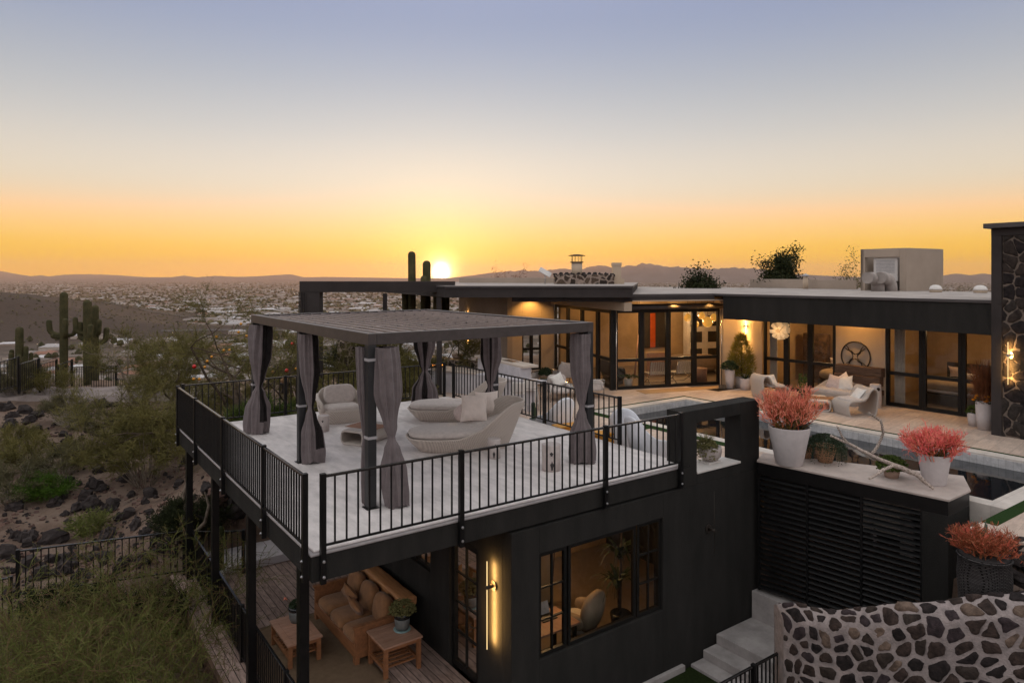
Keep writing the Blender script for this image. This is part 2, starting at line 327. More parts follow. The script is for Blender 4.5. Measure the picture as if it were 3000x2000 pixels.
M['terracotta'] = mat('terracotta', (.40,.22,.13), .8, var=.15, vs=6)
M['pot_tan'] = mat('pot_tan', (.34,.235,.18), .8, var=.15, vs=6)
M['pot_gray'] = mat('pot_gray', (.125,.13,.125), .5, var=.2, vs=8, bump=.3, bs=60)
M['pot_glaze'] = mat('pot_glaze', (.012,.014,.016), .2, var=.1)
M['aqua'] = mat('aqua', (.26,.38,.38), .3, var=.1)
M['soil'] = mat('soil', (.035,.026,.02), .95, var=.3, vs=20, bump=.6, bs=60)
M['concrete'] = mat('concrete', (.34,.31,.30), .8, var=.16, vs=2.2, bump=.3, bs=30)
M['slab'] = mat('slab', (.52,.475,.49), .8, var=.08, vs=2, bump=.25, bs=40)
M['counter'] = mat('counter', (.50,.42,.36), .6, var=.08, vs=3)
M['counter_panel'] = mat('counter_panel', (.48,.45,.47), .6, var=.1, vs=3)
M['ledge_stone'] = mat('ledge_stone', (.44,.37,.335), .75, var=.1, vs=3, bump=.3, bs=30)
M['turf'] = mat('turf', (.026,.058,.012), .9, col2=(.012,.032,.007), vs=50, bump=.8, bs=150)
M['lawn'] = mat('lawn', (.022,.034,.008), .95, col2=(.010,.017,.004), vs=18, bump=.8, bs=120)
M['water'] = mat('water', (.006,.009,.012), .03, var=.1, bump=.10, bs=2.2, spec=.6)
M['tile'] = brick_mat('tile', (.58,.56,.56), (.50,.49,.50), (.42,.40,.40), .15, .15, .006, .35, 0, .2)
M['paver'] = brick_mat('paver', (.60,.47,.385), (.46,.345,.28), (.36,.28,.23), .62, .41, .006, .6, .5, .3, rot=R(-8), noise=.26, ns=3.2, stretch=(1,5,1))
M['coping'] = brick_mat('coping', (.60,.54,.49), (.53,.475,.43), (.4,.34,.3), .6, .4, .004, .55, .5, .2, noise=.18, ns=4)
M['plank'] = brick_mat('plank', (.42,.30,.255), (.28,.195,.165), (.02,.014,.012), 2.6, .155, .007, .7, .37, .5, rot=R(90), noise=.5, ns=2.6, stretch=(1.5,7,1))
M['mortar'] = mat('mortar', (.35,.295,.285), .9, col2=(.20,.17,.165), vs=7, bump=.8, bs=38, detail=8)
M['mortar_dark'] = mat('mortar_dark', (.21,.165,.135), .9, col2=(.12,.095,.08), vs=7, bump=.8, bs=38, detail=8)
for k_, c_, c2_ in (('lava_black',(.036,.028,.028),(.010,.009,.009)),('lava_brown',(.066,.046,.040),(.016,.012,.011)),('lava_purple',(.062,.046,.050),(.019,.015,.016)),('lava_tan',(.19,.135,.105),(.060,.042,.034)),('lava_dark',(.050,.042,.038),(.018,.015,.014)),('lava_umber',(.055,.042,.036),(.017,.013,.012))): M[k_] = mat(k_, c_, .92, col2=c2_, vs=9, bump=.7, bs=34, detail=9)
M['rug'] = mat('rug', (.20,.135,.085), .95, var=.10, vs=9, bump=.6, bs=110)
M['mat_tan'] = mat('mat_tan', (.42,.27,.14), .95, var=.08, vs=30)
M['stone'] = stone_mat('stone', 2.75, (.33,.29,.285), gap=.135, warp=.09)
M['stone_tower'] = stone_mat('stone_tower', 2.3, (.30,.235,.19), ((.014,.012,.012),(.03,.025,.022),(.07,.05,.04)), .085)
M['stone_garden'] = stone_mat('stone_garden', 3.6, (.30,.23,.19), ((.03,.022,.018),(.06,.04,.03),(.10,.07,.05)), .09)
M['basket'] = brick_mat('basket', (.085,.077,.077), (.055,.05,.05), (.008,.007,.007), .05, .022, .005, .7, .5, .9, noise=.3, ns=12, rot=(R(90),0,0))
M['driftwood'] = wood_mat('driftwood', (.56,.47,.41), (.30,.235,.20), 3.0, (6,6,1), .8, .6)
M['hole_shade'] = mat('hole_shade', (.03,.022,.018), .95)  # dark colour standing for the shade inside holes
M['inner_wall'] = mat('inner_wall', (.44,.32,.19), .9, var=.15, vs=.8)
M['inner_floor'] = mat('inner_floor', (.20,.16,.125), .5, var=.1, vs=3)
M['inner_dark'] = mat('inner_dark', (.03,.024,.02), .6, var=.2)
M['inner_sofa'] = mat('inner_sofa', (.36,.29,.22), .9, var=.1)
M['orange'] = mat('orange', (.45,.085,.02), .7)
M['stone_art'] = mat('stone_art', (.10,.06,.035), .85, col2=(.03,.02,.014), vs=6, bump=.8, bs=14)
M['iron'] = mat('iron', (.030,.022,.017), .6, .3, var=.2)
M['chrome'] = mat('chrome', (.55,.52,.48), .25, .9, var=.05)
M['lamp_glow'] = mat('lamp_glow', (.9,.7,.4), .5, emit=(1,.66,.28), es=9)
M['lamp_tube'] = mat('lamp_tube', (.9,.8,.5), .5, emit=(1,.70,.30), es=1.7)
M['amber_glass'] = mat('amber_glass', (.55,.26,.04), .15, emit=(1,.50,.09), es=.55)
M['lamp_paper'] = mat('lamp_paper', (.75,.6,.4), .7, emit=(1,.66,.33), es=.22)
M['galv'] = mat('galv', (.36,.36,.37), .35, .8, var=.15, vs=10)
M['ac_white'] = mat('ac_white', (.52,.49,.47), .5, var=.06)
M['bark'] = mat('bark', (.085,.062,.045), .9, var=.35, vs=9, bump=.6, bs=40)
M['bark_pale'] = mat('bark_pale', (.20,.16,.125), .9, var=.3, vs=9, bump=.6, bs=40)
M['saguaro'] = mat('saguaro', (.080,.068,.032), .8, col2=(.040,.040,.019), vs=3, bump=.5, bs=60)
M['spine'] = mat('spine', (.23,.165,.085), .8, var=.2)
M['leaf_olive'] = mat('leaf_olive', (.165,.140,.045), .75, col2=(.085,.078,.026), vs=1.1)
M['leaf_gray'] = mat('leaf_gray', (.125,.11,.058), .8, col2=(.070,.064,.034), vs=1.1)
M['leaf_green'] = mat('leaf_green', (.075,.105,.022), .7, col2=(.040,.062,.014), vs=1.4)
M['leaf_dark'] = mat('leaf_dark', (.030,.036,.012), .75, col2=(.016,.020,.008), vs=1.4)
M['leaf_bright'] = mat('leaf_bright', (.065,.125,.012), .7, col2=(.035,.075,.008), vs=4)
M['leaf_gold'] = mat('leaf_gold', (.33,.25,.032), .7, col2=(.17,.15,.025), vs=3)
M['leaf_deep'] = mat('leaf_deep', (.020,.042,.010), .6, col2=(.010,.024,.006), vs=8)
M['twig_gray'] = mat('twig_gray', (.26,.22,.185), .9, var=.2, vs=5)
M['twig_green'] = mat('twig_green', (.100,.122,.028), .75, col2=(.145,.140,.046), vs=2)
M['twig_brown'] = mat('twig_brown', (.14,.085,.05), .8, var=.25, vs=4)
M['twig_rust'] = mat('twig_rust', (.24,.09,.04), .8, var=.25, vs=4)
M['coral'] = mat('coral', (.88,.23,.165), .6, col2=(.84,.30,.17), vs=5)
M['coral_deep'] = mat('coral_deep', (.60,.085,.055), .6, col2=(.40,.14,.05), vs=6)
M['coral_pale'] = mat('coral_pale', (.92,.36,.29), .6, col2=(.84,.30,.14), vs=6)
M['coral_pink'] = mat('coral_pink', (.88,.13,.14), .6, col2=(.82,.17,.15), vs=5)
M['coral_stem'] = mat('coral_stem', (.30,.155,.055), .7, col2=(.115,.10,.03), vs=7)
M['rust_tip'] = mat('rust_tip', (.42,.10,.055), .7, col2=(.28,.10,.045), vs=7)
M['succulent'] = mat('succulent', (.20,.18,.075), .7, col2=(.125,.12,.045), vs=12)
M['agave'] = mat('agave', (.095,.125,.095), .6, col2=(.06,.085,.06), vs=4)
M['marigold'] = mat('marigold', (.70,.27,.012), .7, col2=(.50,.15,.008), vs=14)
M['rock'] = mat('rock', (.055,.044,.042), .9, col2=(.022,.018,.018), vs=2.2, bump=.9, bs=14, detail=8)
M['rock_red'] = mat('rock_red', (.17,.105,.085), .9, col2=(.085,.052,.045), vs=2.2, bump=.9, bs=14, detail=8)
M['ledge_rock'] = mat('ledge_rock', (.26,.215,.20), .9, col2=(.14,.115,.108), vs=1.2, bump=.8, bs=9, detail=8)
M['ball_red'] = mat('ball_red', (.55,.015,.012), .15)
M['ball_gold'] = mat('ball_gold', (.60,.26,.03), .2, .4)

def stone_sheet(mb, W, H, size, P, seed, gap=.15, hmin=.01, hmax=.04, nm=3, weights=None, trim=None):
    """individual field stones with their own outline and relief, laid over a surface P(s, t, out)"""
    rg = random.Random(seed); nx, ny = int(W/size)+3, int(H/size)+3; g = {}
    for i in range(-1, nx):
        for j in range(-1, ny):
            if rg.random() < .84: g[i, j] = ((i+.5+rg.uniform(-.46,.46))*size*1.0, (j+.5+rg.uniform(-.46,.46))*size)
    for (i, j), (cx, cy_) in g.items():
        poly = [(cx-size*1.5,cy_-size*1.3),(cx+size*1.5,cy_-size*1.3),(cx+size*1.5,cy_+size*1.3),(cx-size*1.5,cy_+size*1.3)]
        for di in range(-2, 3):
            for dj in range(-2, 3):
                q = g.get((i+di, j+dj))
                if q is None or (di == 0 and dj == 0): continue
                mx_, my_ = (cx+q[0])/2, (cy_+q[1])/2; ax, ay = q[0]-cx, q[1]-cy_; new = []
                for k in range(len(poly)):
                    a, b_ = poly[k], poly[(k+1) % len(poly)]; da = (a[0]-mx_)*ax+(a[1]-my_)*ay; db = (b_[0]-mx_)*ax+(b_[1]-my_)*ay
                    if da <= 0: new.append(a)
                    if da*db < 0: f = da/(da-db); new.append((lerp_(a[0],b_[0],f), lerp_(a[1],b_[1],f)))
                poly = new
                if len(poly) < 3: break
            if len(poly) < 3: break
        if len(poly) < 3: continue
        mx_ = sum(p[0] for p in poly)/len(poly); my_ = sum(p[1] for p in poly)/len(poly)
        k = 1-gap*rg.uniform(.75,2.1); poly = [(mx_+(x-mx_)*k, my_+(y-my_)*k) for x, y in poly]
        for _ in range(1): poly = [p for a, b_ in zip(poly, poly[1:]+poly[:1]) for p in ((a[0]*.86+b_[0]*.14, a[1]*.86+b_[1]*.14), (a[0]*.14+b_[0]*.86, a[1]*.14+b_[1]*.86))]
        fine = []
        for a, b_ in zip(poly, poly[1:]+poly[:1]):
            n_ = max(1, int(math.hypot(b_[0]-a[0], b_[1]-a[1])/(size*.13)))
            for q in range(n_):
                x, y = lerp_(a[0],b_[0],q/n_), lerp_(a[1],b_[1],q/n_); w_ = size*.075*mnoise.noise(Vector((x*9/size*.25+seed, y*9/size*.25, 2)))+size*.028*mnoise.noise(Vector((x*30/size*.25, y*30/size*.25, seed)))
                d = math.hypot(x-mx_, y-my_) or 1; fine.append((x+(x-mx_)/d*w_*1.6, y+(y-my_)/d*w_*1.6))
        if trim: fine = [(min(trim[1],max(trim[0],x)), min(trim[3],max(trim[2],y))) for x, y in fine]
        xs = [p[0] for p in fine]; ys = [p[1] for p in fine]
        if max(xs)-min(xs) < size*.15 or max(ys)-min(ys) < size*.15: continue
        h = rg.uniform(hmin, hmax); n_ = len(fine); vs = []; tl1, tl2 = rg.uniform(-.5,.5), rg.uniform(-.5,.5)
        for sc_, hh in ((1,-.012),(.97,h*.55),(.86,h),(.52,h*1.12)):
            for x, y in fine:
                px_, py_ = mx_+(x-mx_)*sc_, my_+(y-my_)*sc_; o = hh if hh < 0 else hh*(1+tl1*(px_-mx_)/size+tl2*(py_-my_)/size)+.010*mnoise.noise(Vector((px_*11, py_*11, seed)))
                vs.append(P(px_, py_, o))
        vs.append(P(mx_, my_, h*1.15)); fs = [(r_*n_+q, r_*n_+(q+1) % n_, (r_+1)*n_+(q+1) % n_, (r_+1)*n_+q) for r_ in range(3) for q in range(n_)] + [(3*n_+q, 3*n_+(q+1) % n_, 4*n_) for q in range(n_)]
        mb.add(vs, fs, rg.choices(range(nm), weights)[0] if weights else rg.randrange(nm), True)
def lerp_(a, b, t): return a+(b-a)*t
# ------------------------------------------------------------------ land: one sheet from the site to the horizon
def sm(a, b, x):
    t = min(1, max(0, (x - a) / (b - a))); return t * t * (3 - 2 * t)
def lerp(a, b, t): return a + (b - a) * t
VAL = -86.0
def ground_h(x, y, fine=True):
    q = Vector((x, y, 0)) - CAM; d = q.dot(FW); r = q.dot(RT); rad = math.hypot(d, r)
    z = -3.75 + .068 * (min(max(d, 4), 37) - 17) - .16 * max(0, 14 - d) * sm(2, -2, x)
    low = sm(-1.2, -.2, x) * sm(10.3, 9.0, y); z = lerp(z, -4.15, low)                      # yard of the lower terrace
    pl = sm(-2.5, 2.6, x) * sm(8.9, 10.4, y) * sm(-13.5, -6.5, r); z = lerp(z, -1.1, pl)                          # garden behind the roof terrace
    hs = sm(9.95, 10.4, x) * sm(-5.6, -4.4, y); z = lerp(z, -1.7, hs)                        # under the house and the pool
    z = lerp(z, -2.2, sm(9.9, 10.6, x) * sm(-4.4, -5.6, y))
    if rad < 70 and fine:
        open_ = 1 - max(low, hs)
        z += open_ * (lerp(.34,.10,sm(24,31,d)) * mnoise.fractal(Vector((x*.22, y*.22, 1.3)), 1, 2, 5) + .10 * mnoise.noise(Vector((x*1.3, y*1.3, 4))))
    edge = lerp(42, 50, sm(-6, 4, r)); t = max(0, max(d, rad*.72) - edge)
    drop = z - .42 * t
    v = VAL + 2.0 * mnoise.noise(Vector((x*.004, y*.004, 7)))
    hx = (r + 850) / 185; hy = (d - 1150) / 330
    v += 62 * math.exp(-(hx*hx + hy*hy)) * (1 + .22 * mnoise.fractal(Vector((x*.006, y*.006, 2)), 1, 2, 5))
    hx = (r + 520) / 260; hy = (d - 1050) / 120; v += 15 * math.exp(-(hx*hx + hy*hy))
    hx = (r + 330) / 190; hy = (d - 820) / 70; v += 9 * math.exp(-(hx*hx + hy*hy))
    if t > 0: z = max(drop, v) if drop > v + 6 else lerp(max(drop, v), v, .5) if drop > v else v
    return z
m = base_mat('ground', .95); t, n, l, b = nodes_of(m)
geo = n.new('ShaderNodeNewGeometry'); ln_ = n.new('ShaderNodeVectorMath'); ln_.operation = 'LENGTH'; l.new(geo.outputs['Position'], ln_.inputs[0])
def nz_(scale, det=6, rough=.65, src=None):
    k = n.new('ShaderNodeTexNoise'); k.inputs['Scale'].default_value = scale; k.inputs['Detail'].default_value = det; k.inputs['Roughness'].default_value = rough; l.new(src or geo.outputs['Position'], k.inputs[0]); return k.outputs[0]
def rp_(fac, *st):
    k = n.new('ShaderNodeValToRGB'); cr = k.color_ramp; cr.elements[0].position = st[0][0]; cr.elements[0].color = (*st[0][1],1); cr.elements[1].position = st[-1][0]; cr.elements[1].color = (*st[-1][1],1)
    for p, c in st[1:-1]: e = cr.elements.new(p); e.color = (*c,1)
    l.new(fac, k.inputs[0]); return k.outputs[0]
near = rp_(nz_(.55, 10, .72), (.30,(.060,.042,.034)), (.47,(.14,.094,.071)), (.58,(.19,.135,.105)), (.72,(.07,.055,.046)))
far = rp_(nz_(.012, 9, .8), (.32,(.042,.036,.029)), (.46,(.075,.061,.050)), (.56,(.14,.108,.088)), (.68,(.058,.050,.037)))
hillc = rp_(nz_(.09, 8, .75), (.35,(.026,.021,.017)), (.5,(.054,.040,.032)), (.66,(.032,.026,.021)))
hz = n.new('ShaderNodeSeparateXYZ'); l.new(geo.outputs['Position'], hz.inputs[0])
def mrange(s, a, b_):
    k = n.new('ShaderNodeMapRange'); k.inputs[1].default_value = a; k.inputs[2].default_value = b_; l.new(s, k.inputs[0]); return k.outputs[0]
def mix_(f, a, b_):
    k = n.new('ShaderNodeMix'); k.data_type = 'RGBA'; l.new(f, k.inputs[0]); l.new(a, k.inputs[6]); l.new(b_, k.inputs[7]); return k.outputs[2]
c = mix_(mrange(hz.outputs[2], -83, -78), far, hillc); c = mix_(mrange(ln_.outputs['Value'], 55, 80), near, c); l.new(c, b.inputs['Base Color'])
bp = n.new('ShaderNodeBump'); bp.inputs['Strength'].default_value = .9; bp.inputs['Distance'].default_value = .12; l.new(nz_(3.5, 9, .7), bp.inputs['Height']); l.new(bp.outputs[0], b.inputs['Normal'])
M['ground'] = m
angs = []; a0 = -180.0
while a0 < 180:
    angs.append(a0); a0 += .42 if -46 <= a0 < 46 else 4.0
rads = [2.5 * (1.0385 ** i) for i in range(234)]
mb = MB(); vs = []; na = len(angs)
for rd in rads:
    for an in angs:
        dd = rd * math.cos(R(an)); rr = rd * math.sin(R(an)); p = CAM + FW*dd + RT*rr
        vs.append((p.x, p.y, ground_h(p.x, p.y)))
c0 = len(vs); vs.append((CAM.x, CAM.y, vs[0][2]))
fs = [(i*na+k, (i+1)*na+k, (i+1)*na+(k+1) % na, i*na+(k+1) % na) for i in range(len(rads)-1) for k in range(na)]
fs += [(c0, k, (k+1) % na) for k in range(na)]
mb.add(vs, fs, 0, True); tag(mb.build('ground', M['ground']), kind='structure')

# ---- far mountain ranges, built as ridges with depth
def mountain_range(name, prof, dist, depth, seed, col):
    mm = mat(name, col, .95, var=.15, vs=.003); rng = random.Random(seed)
    def hgt(px):
        for (x0, y0), (x1, y1) in zip(prof, prof[1:]):
            if x0 <= px <= x1: return lerp(y0, y1, (px - x0) / (x1 - x0))
        return prof[-1][1]
    pxs = [prof[0][0] + i * 4 for i in range(int((prof[-1][0] - prof[0][0]) / 4) + 1)]
    mb = MB(); rows = []
    for j in range(13):
        s = (j - 6) / 6; row = []
        for i, px in enumerate(pxs):
            top = (HOR - hgt(px)) / FPX * dist + CAM.z
            dd = dist + s * depth; r = (px - 1500) / FPX * dist
            k = (1 - abs(s)) ** 1.25 * (1 + .10 * (mnoise.fractal(Vector((r*.0018, dd*.0018, seed)), 1, 2, 6)) * (0 if j == 6 else 1))
            z = VAL - 30 + (top - VAL + 30) * max(0, k)
            if j == 6: z += (.16 * max(12, top - CAM.z)) * mnoise.fractal(Vector((r*.0085, 0, seed)), 1, 2, 5)
            row.append(dr(dd, r, z))
        rows.append(row)
    W = len(pxs); mb.add([p for row in rows for p in row], [(j*W+i, j*W+i+1, (j+1)*W+i+1, (j+1)*W+i) for j in range(12) for i in range(W-1)], 0, False)
    tag(mb.build(name, mm), kind='structure')
mountain_range('mountains', [(-700,800),(-300,770),(-60,786),(0,794),(35,801),(60,805),(85,810),(120,806),(140,810),(185,805),(240,803),(300,804),(345,806),(385,809),(430,812),(500,812),(540,807),(575,812),(630,808),(700,811),(760,809),(850,803),(890,812),(960,811),(1080,813),(1200,815),(1330,815)], 13500, 1800, 3, (.10,.085,.085))
mountain_range('mountains', [(1300,816),(1380,807),(1440,799),(1520,792),(1590,794),(1640,787),(1700,790),(1735,779),(1765,778),(1800,785),(1880,773),(1915,774),(1950,780),(2010,784),(2080,788),(2140,784),(2200,786),(2240,790),(2290,800),(2380,806),(2500,811),(2600,812),(2700,809),(2760,807),(2805,801),(2840,806),(2885,801),(2930,807),(3000,806),(3150,795),(3400,800),(3800,812)], 11500, 1500, 9, (.10,.085,.085))

# ---- the suburb on the plain
rng = random.Random(11)
wallc = [mat('house_wall', c, .9, var=.1) for c in ((.42,.36,.31),(.30,.24,.20),(.50,.46,.43))]
roofc = [mat('house_roof', c, .85, var=.15, vs=.3) for c in ((.36,.34,.34),(.22,.19,.175),(.15,.125,.11),(.52,.50,.51),(.24,.13,.095))]
def house_mesh(mb, c, a, w_, l_, h, rh, mw, mr_):
    ca, sa = math.cos(a), math.sin(a)
    def P(x, y, z): return (c[0] + x*ca - y*sa, c[1] + x*sa + y*ca, c[2] + z)
    e = .6; wl = [(-l_,-w_),(l_,-w_),(l_,w_),(-l_,w_)]
    mb.add([P(x,y,-2) for x,y in wl] + [P(x,y,h) for x,y in wl], [(0,1,5,4),(1,2,6,5),(2,3,7,6),(3,0,4,7)], mw)
    ev = [(-l_-e,-w_-e),(l_+e,-w_-e),(l_+e,w_+e),(-l_-e,w_+e)]
    if rh > .4: mb.add([P(x,y,h) for x,y in ev] + [P(-l_+w_*.9,0,h+rh), P(l_-w_*.9,0,h+rh)], [(0,1,5,4),(1,2,5),(2,3,4,5),(3,0,4)], mr_)
    else: mb.add([P(x,y,h) for x,y in ev] + [P(x,y,h+.3) for x,y in ev], [(0,1,5,4),(1,2,6,5),(2,3,7,6),(3,0,4,7),(4,5,6,7)], mr_)
def blob(mb, c, rx, rz, mi, rng):
    k = 7; vs = [(c[0], c[1], c[2] + rz*1.0)]
    for lv, (f, zz) in enumerate(((.62,.78),(1,.42),(.72,.10))):
        for i in range(k):
            a = 2*math.pi*(i + .5*(lv % 2))/k; q = rx*f*rng.uniform(.72,1.25); vs.append((c[0]+q*math.cos(a), c[1]+q*math.sin(a), c[2]+rz*zz*rng.uniform(.85,1.12)))
    fs = [(0,1+i,1+(i+1) % k) for i in range(k)]
    for lv in range(2):
        for i in range(k): fs.append((1+lv*k+i, 1+(lv+1)*k+i, 1+(lv+1)*k+(i+1) % k, 1+lv*k+(i+1) % k))
    mb.add(vs, fs, mi, False)
def on_plain(lo, hi, rng, fov=(-1500, 1500)):
    while True:
        yy = rng.uniform(lo, hi) ; d = 90 * FPX / (yy - HOR); px = rng.uniform(*fov)
        p = dr(d, px / FPX * d); z = ground_h(p.x, p.y, False)
        if z < VAL + 9: return Vector((p.x, p.y, z)), d
protos = []
for i in range(10):
    mb = MB(); w_ = rng.uniform(4.5, 7.5); l_ = rng.uniform(8, 14); house_mesh(mb, (0,0,0), 0, w_, l_, rng.uniform(2.7,3.6), rng.choice((0,1.8,2.4,2.2)), 0, 1)
    if i % 2: house_mesh(mb, (l_*.55, w_*1.3, 0), R(90), w_*.7, w_*1.1, 2.8, rng.choice((0,1.6,2.0)), 0, 1)
    protos.append(mb.build('valley_house', [wallc[i % 3], roofc[(0,3,1,0,2,3,1,4,0,2)[i]]]))
used = set()
def put(proto, k, label, cat, grp, p, rz, s):
    o = proto if k not in used else proto.copy()
    if k in used: COL.objects.link(o)
    used.add(k); o.location = p; o.rotation_euler = (0,0,rz); o.scale = (s,)*3; return tag(o, label, cat, grp)
grid_a = YAW + R(12)
for i in range(230):
    k = rng.randrange(10); p, d = on_plain(968, 1160, rng, (-1500, 300))
    put(protos[k], k, 'low suburban house on the valley floor below the hillside', 'house', 'houses on the valley floor', p, grid_a + rng.choice((0,90,180,270))*math.pi/180 + rng.uniform(-.1,.1), rng.uniform(.8,1.15))
tp = []
for i in range(5):
    mb = MB(); blob(mb, (0,0,1.2), 3.2, rng.uniform(4.5,7), 0, rng); blob(mb, (1.6,.8,.6), 2.3, 4, 0, rng); blob(mb, (-1.5,1.2,.8), 2.0, 3.6, 0, rng); mb.tube([(0,0,-1),(0,0,2)], .3, 5, 1)
    tp.append(mb.build('valley_tree', [M['leaf_dark'], M['bark']]))
for i in range(230):
    k = rng.randrange(5); p, d = on_plain(965, 1160, rng, (-1500, 300))
    put(tp[k], 't%d' % k, 'dark round tree among the houses on the valley floor', 'tree', 'trees on the valley floor', p, rng.uniform(0,6), rng.uniform(.7,1.5))
# everything farther reads as one mass
mb = MB()
for i in range(9000):
    p, d = on_plain(820.5, 985, rng); s = 1 if rng.random() < .8 else rng.uniform(1.6, 3.6)
    house_mesh(mb, p, grid_a + rng.choice((0,90))*math.pi/180, rng.uniform(4,7)*s, rng.uniform(6,12)*s, rng.uniform(3,4.5)*(1 if s == 1 else 1.5), rng.choice((0,0,2.2)), rng.choice((0,1,2)), rng.choice((3,3,4,4,5,6,7)))
ob = mb.build('city', wallc + roofc); tag(ob, 'sprawl of pale roofs fading across the valley', 'city', kind='stuff')
mb = MB()
for i in range(15000):
    p, d = on_plain(819.5, 985, rng); blob(mb, p, rng.uniform(3,6.5)*(1 + d/9000), rng.uniform(4,9)*(1 + d/14000), rng.choice((0,0,1)), rng)
ob = mb.build('city_trees', [M['leaf_dark'], M['leaf_gray']]); tag(ob, 'dark trees scattered through the sprawl in the valley', 'trees', kind='stuff')
mb = MB()
for i in range(150):
    p, d = on_plain(822, 1050, rng); s = .00042*d; mb.obox(p + Vector((0,0,8)), (s,s,s*.7))
ob = mb.build('city_lights', mat('city_light', (1,.8,.5), .5, emit=(1,.66,.32), es=2.6)); tag(ob, 'tiny warm street lamps dotted over the valley', 'lights', kind='stuff')
mb = MB()
for i in range(2600):
    d = rng.gauss(1150,300); r = rng.gauss(-790,210); p = dr(d, r); z = ground_h(p.x, p.y, False)
    if z < VAL+7 or d < 600: continue
    blob(mb, (p.x,p.y,z-.3), rng.uniform(.8,2.0), rng.uniform(1.0,2.4), rng.choice((0,1)), rng)
ob = mb.build('hill_brush', [M['leaf_dark'], M['leaf_gray']]); tag(ob, 'dark desert brush speckling the bare hill in the valley', 'brush', kind='stuff')
# streets crossing the valley
mb = MB(); asph = mat('street', (.085,.078,.075), .9, var=.15, vs=.2)
for k, (d0, r0, d1, r1) in enumerate(((640,-420,900,-20),(700,-480,640,-60),(980,-500,1250,300),(1350,-900,1280,100),(1700,-1200,2100,400),(2600,-1900,2500,900))):
    pr_ = []; nn = 30
    for i in range(nn+1):
        d = lerp(d0,d1,i/nn); r = lerp(r0,r1,i/nn); p = dr(d, r); pr_.append(p)
    wv = (pr_[-1]-pr_[0]).normalized().cross(UP) * (5 + d0/400)
    vs = []
    for p in pr_:
        for q in (p-wv, p+wv): vs.append((q.x, q.y, ground_h(q.x, q.y, False)+.6))
    mb.add(vs, [(2*i,2*i+1,2*i+3,2*i+2) for i in range(nn)])
tag(mb.build('streets', asph), kind='structure')

# ------------------------------------------------------------------ plants: builders
def quadleaf(mb, p, s, rng, mi=0, asp=.45, up=.0):
    a = Vector((rng.gauss(0,1), rng.gauss(0,1), rng.gauss(0,1)+up)).normalized(); b = a.orthogonal().normalized(); b.rotate(Matrix.Rotation(rng.uniform(0,6.28), 3, a))
    a = a*s; b = b*s*asp; mb.add([p-a*.5, p+b*.5, p+a*.5, p-b*.5], [(0,1,2,3)], mi)
def blade(mb, p, q, wd, rng, mi=0):
    d = q - p; b = d.orthogonal().normalized(); b.rotate(Matrix.Rotation(rng.uniform(0,6.28), 3, d.normalized())); b *= wd*.5
    mb.add([p-b, p+b, q+b*.35, q-b*.35], [(0,1,2,3)], mi)
def limb(mb, p, d, ln, r, depth, rng, tips, bend=.35, kids=(2,3), mi=0, seg=5, shrink=.68, up=.10, droop=0, spread=.75):
    pts = [p]; rs = [r]; k = 4
    for i in range(k):
        d = (d + Vector((rng.gauss(0,bend), rng.gauss(0,bend), rng.gauss(0,bend)+up-droop))*.5).normalized(); p = p + d*ln/k; pts.append(p); rs.append(r*(1-.4*(i+1)/k))
        if depth <= 1: tips.append((p, d))
    mb.tube(pts, rs, seg if depth > 1 else 3, mi, cap=False)
    if depth > 0:
        for i in range(rng.randint(*kids)):
            nd = (d + Vector((rng.gauss(0,1), rng.gauss(0,1), rng.gauss(0,.7)))*spread).normalized(); j = rng.choice((2,3,4,4))
            limb(mb, pts[j], nd, ln*shrink*rng.uniform(.75,1.2), rs[j]*.66, depth-1, rng, tips, bend, kids, mi, seg, shrink, up, droop, spread)
def sprays(mb, tips, rng, n, ln, wd, mi, side=6, lift=.25, rnd=.8, leaf=0, lmi=0):
    """fine green twigs: a thin stem with side twigs, what a palo verde or creosote crown is made of"""
    for i in range(n):
        p, d = rng.choice(tips); d = (d + Vector((rng.gauss(0,1), rng.gauss(0,1), rng.gauss(0,.8)+lift))*rnd).normalized(); L_ = ln*rng.uniform(.5,1.25)
        q = p + d*L_ + Vector((0,0,-.06*L_)); blade(mb, p, q, wd, rng, mi)
        for k in range(side):
            f = rng.uniform(.2,1); s = p.lerp(q, f); e = (d + Vector((rng.gauss(0,1), rng.gauss(0,1), rng.gauss(0,1)+.15))*.75).normalized()
            blade(mb, s, s + e*L_*rng.uniform(.2,.5), wd*.75, rng, mi)
            if leaf: quadleaf(mb, s + e*L_*rng.uniform(.1,.5), leaf*rng.uniform(.6,1.3), rng, lmi)
def desert_tree(name, label, loc, h, wd, rng, bark='bark', green='leaf_olive', n=2600, ln=.55, tw=.016, base=3, leaf=.05, lean=(0,0), group=None, cat='tree', depth=3, side=5, flat=.55, limbs=None, rz=0):
    t = thing(name, label, cat, loc, rz, group); mb = MB(); tips = []
    for i in range(base):
        a = 2*math.pi*(i + rng.uniform(-.3,.3))/base
        d = Vector((math.cos(a)*flat+lean[0], math.sin(a)*flat+lean[1], .85)).normalized()
        limb(mb, Vector((math.cos(a)*.06, math.sin(a)*.06, -.25)), d, h*.42, .035+h*.016, depth, rng, tips, kids=(2,3), shrink=.72, spread=.8)
    tips = [(Vector((p.x, p.y, max(p.z, .15))), d) for p, d in tips]
    mb.build('trunk', M[bark], t); f = MB(); sprays(f, tips, rng, n, ln, tw, 0, side, leaf=leaf, lmi=0)
    f.build('crown', M[green], t); return t
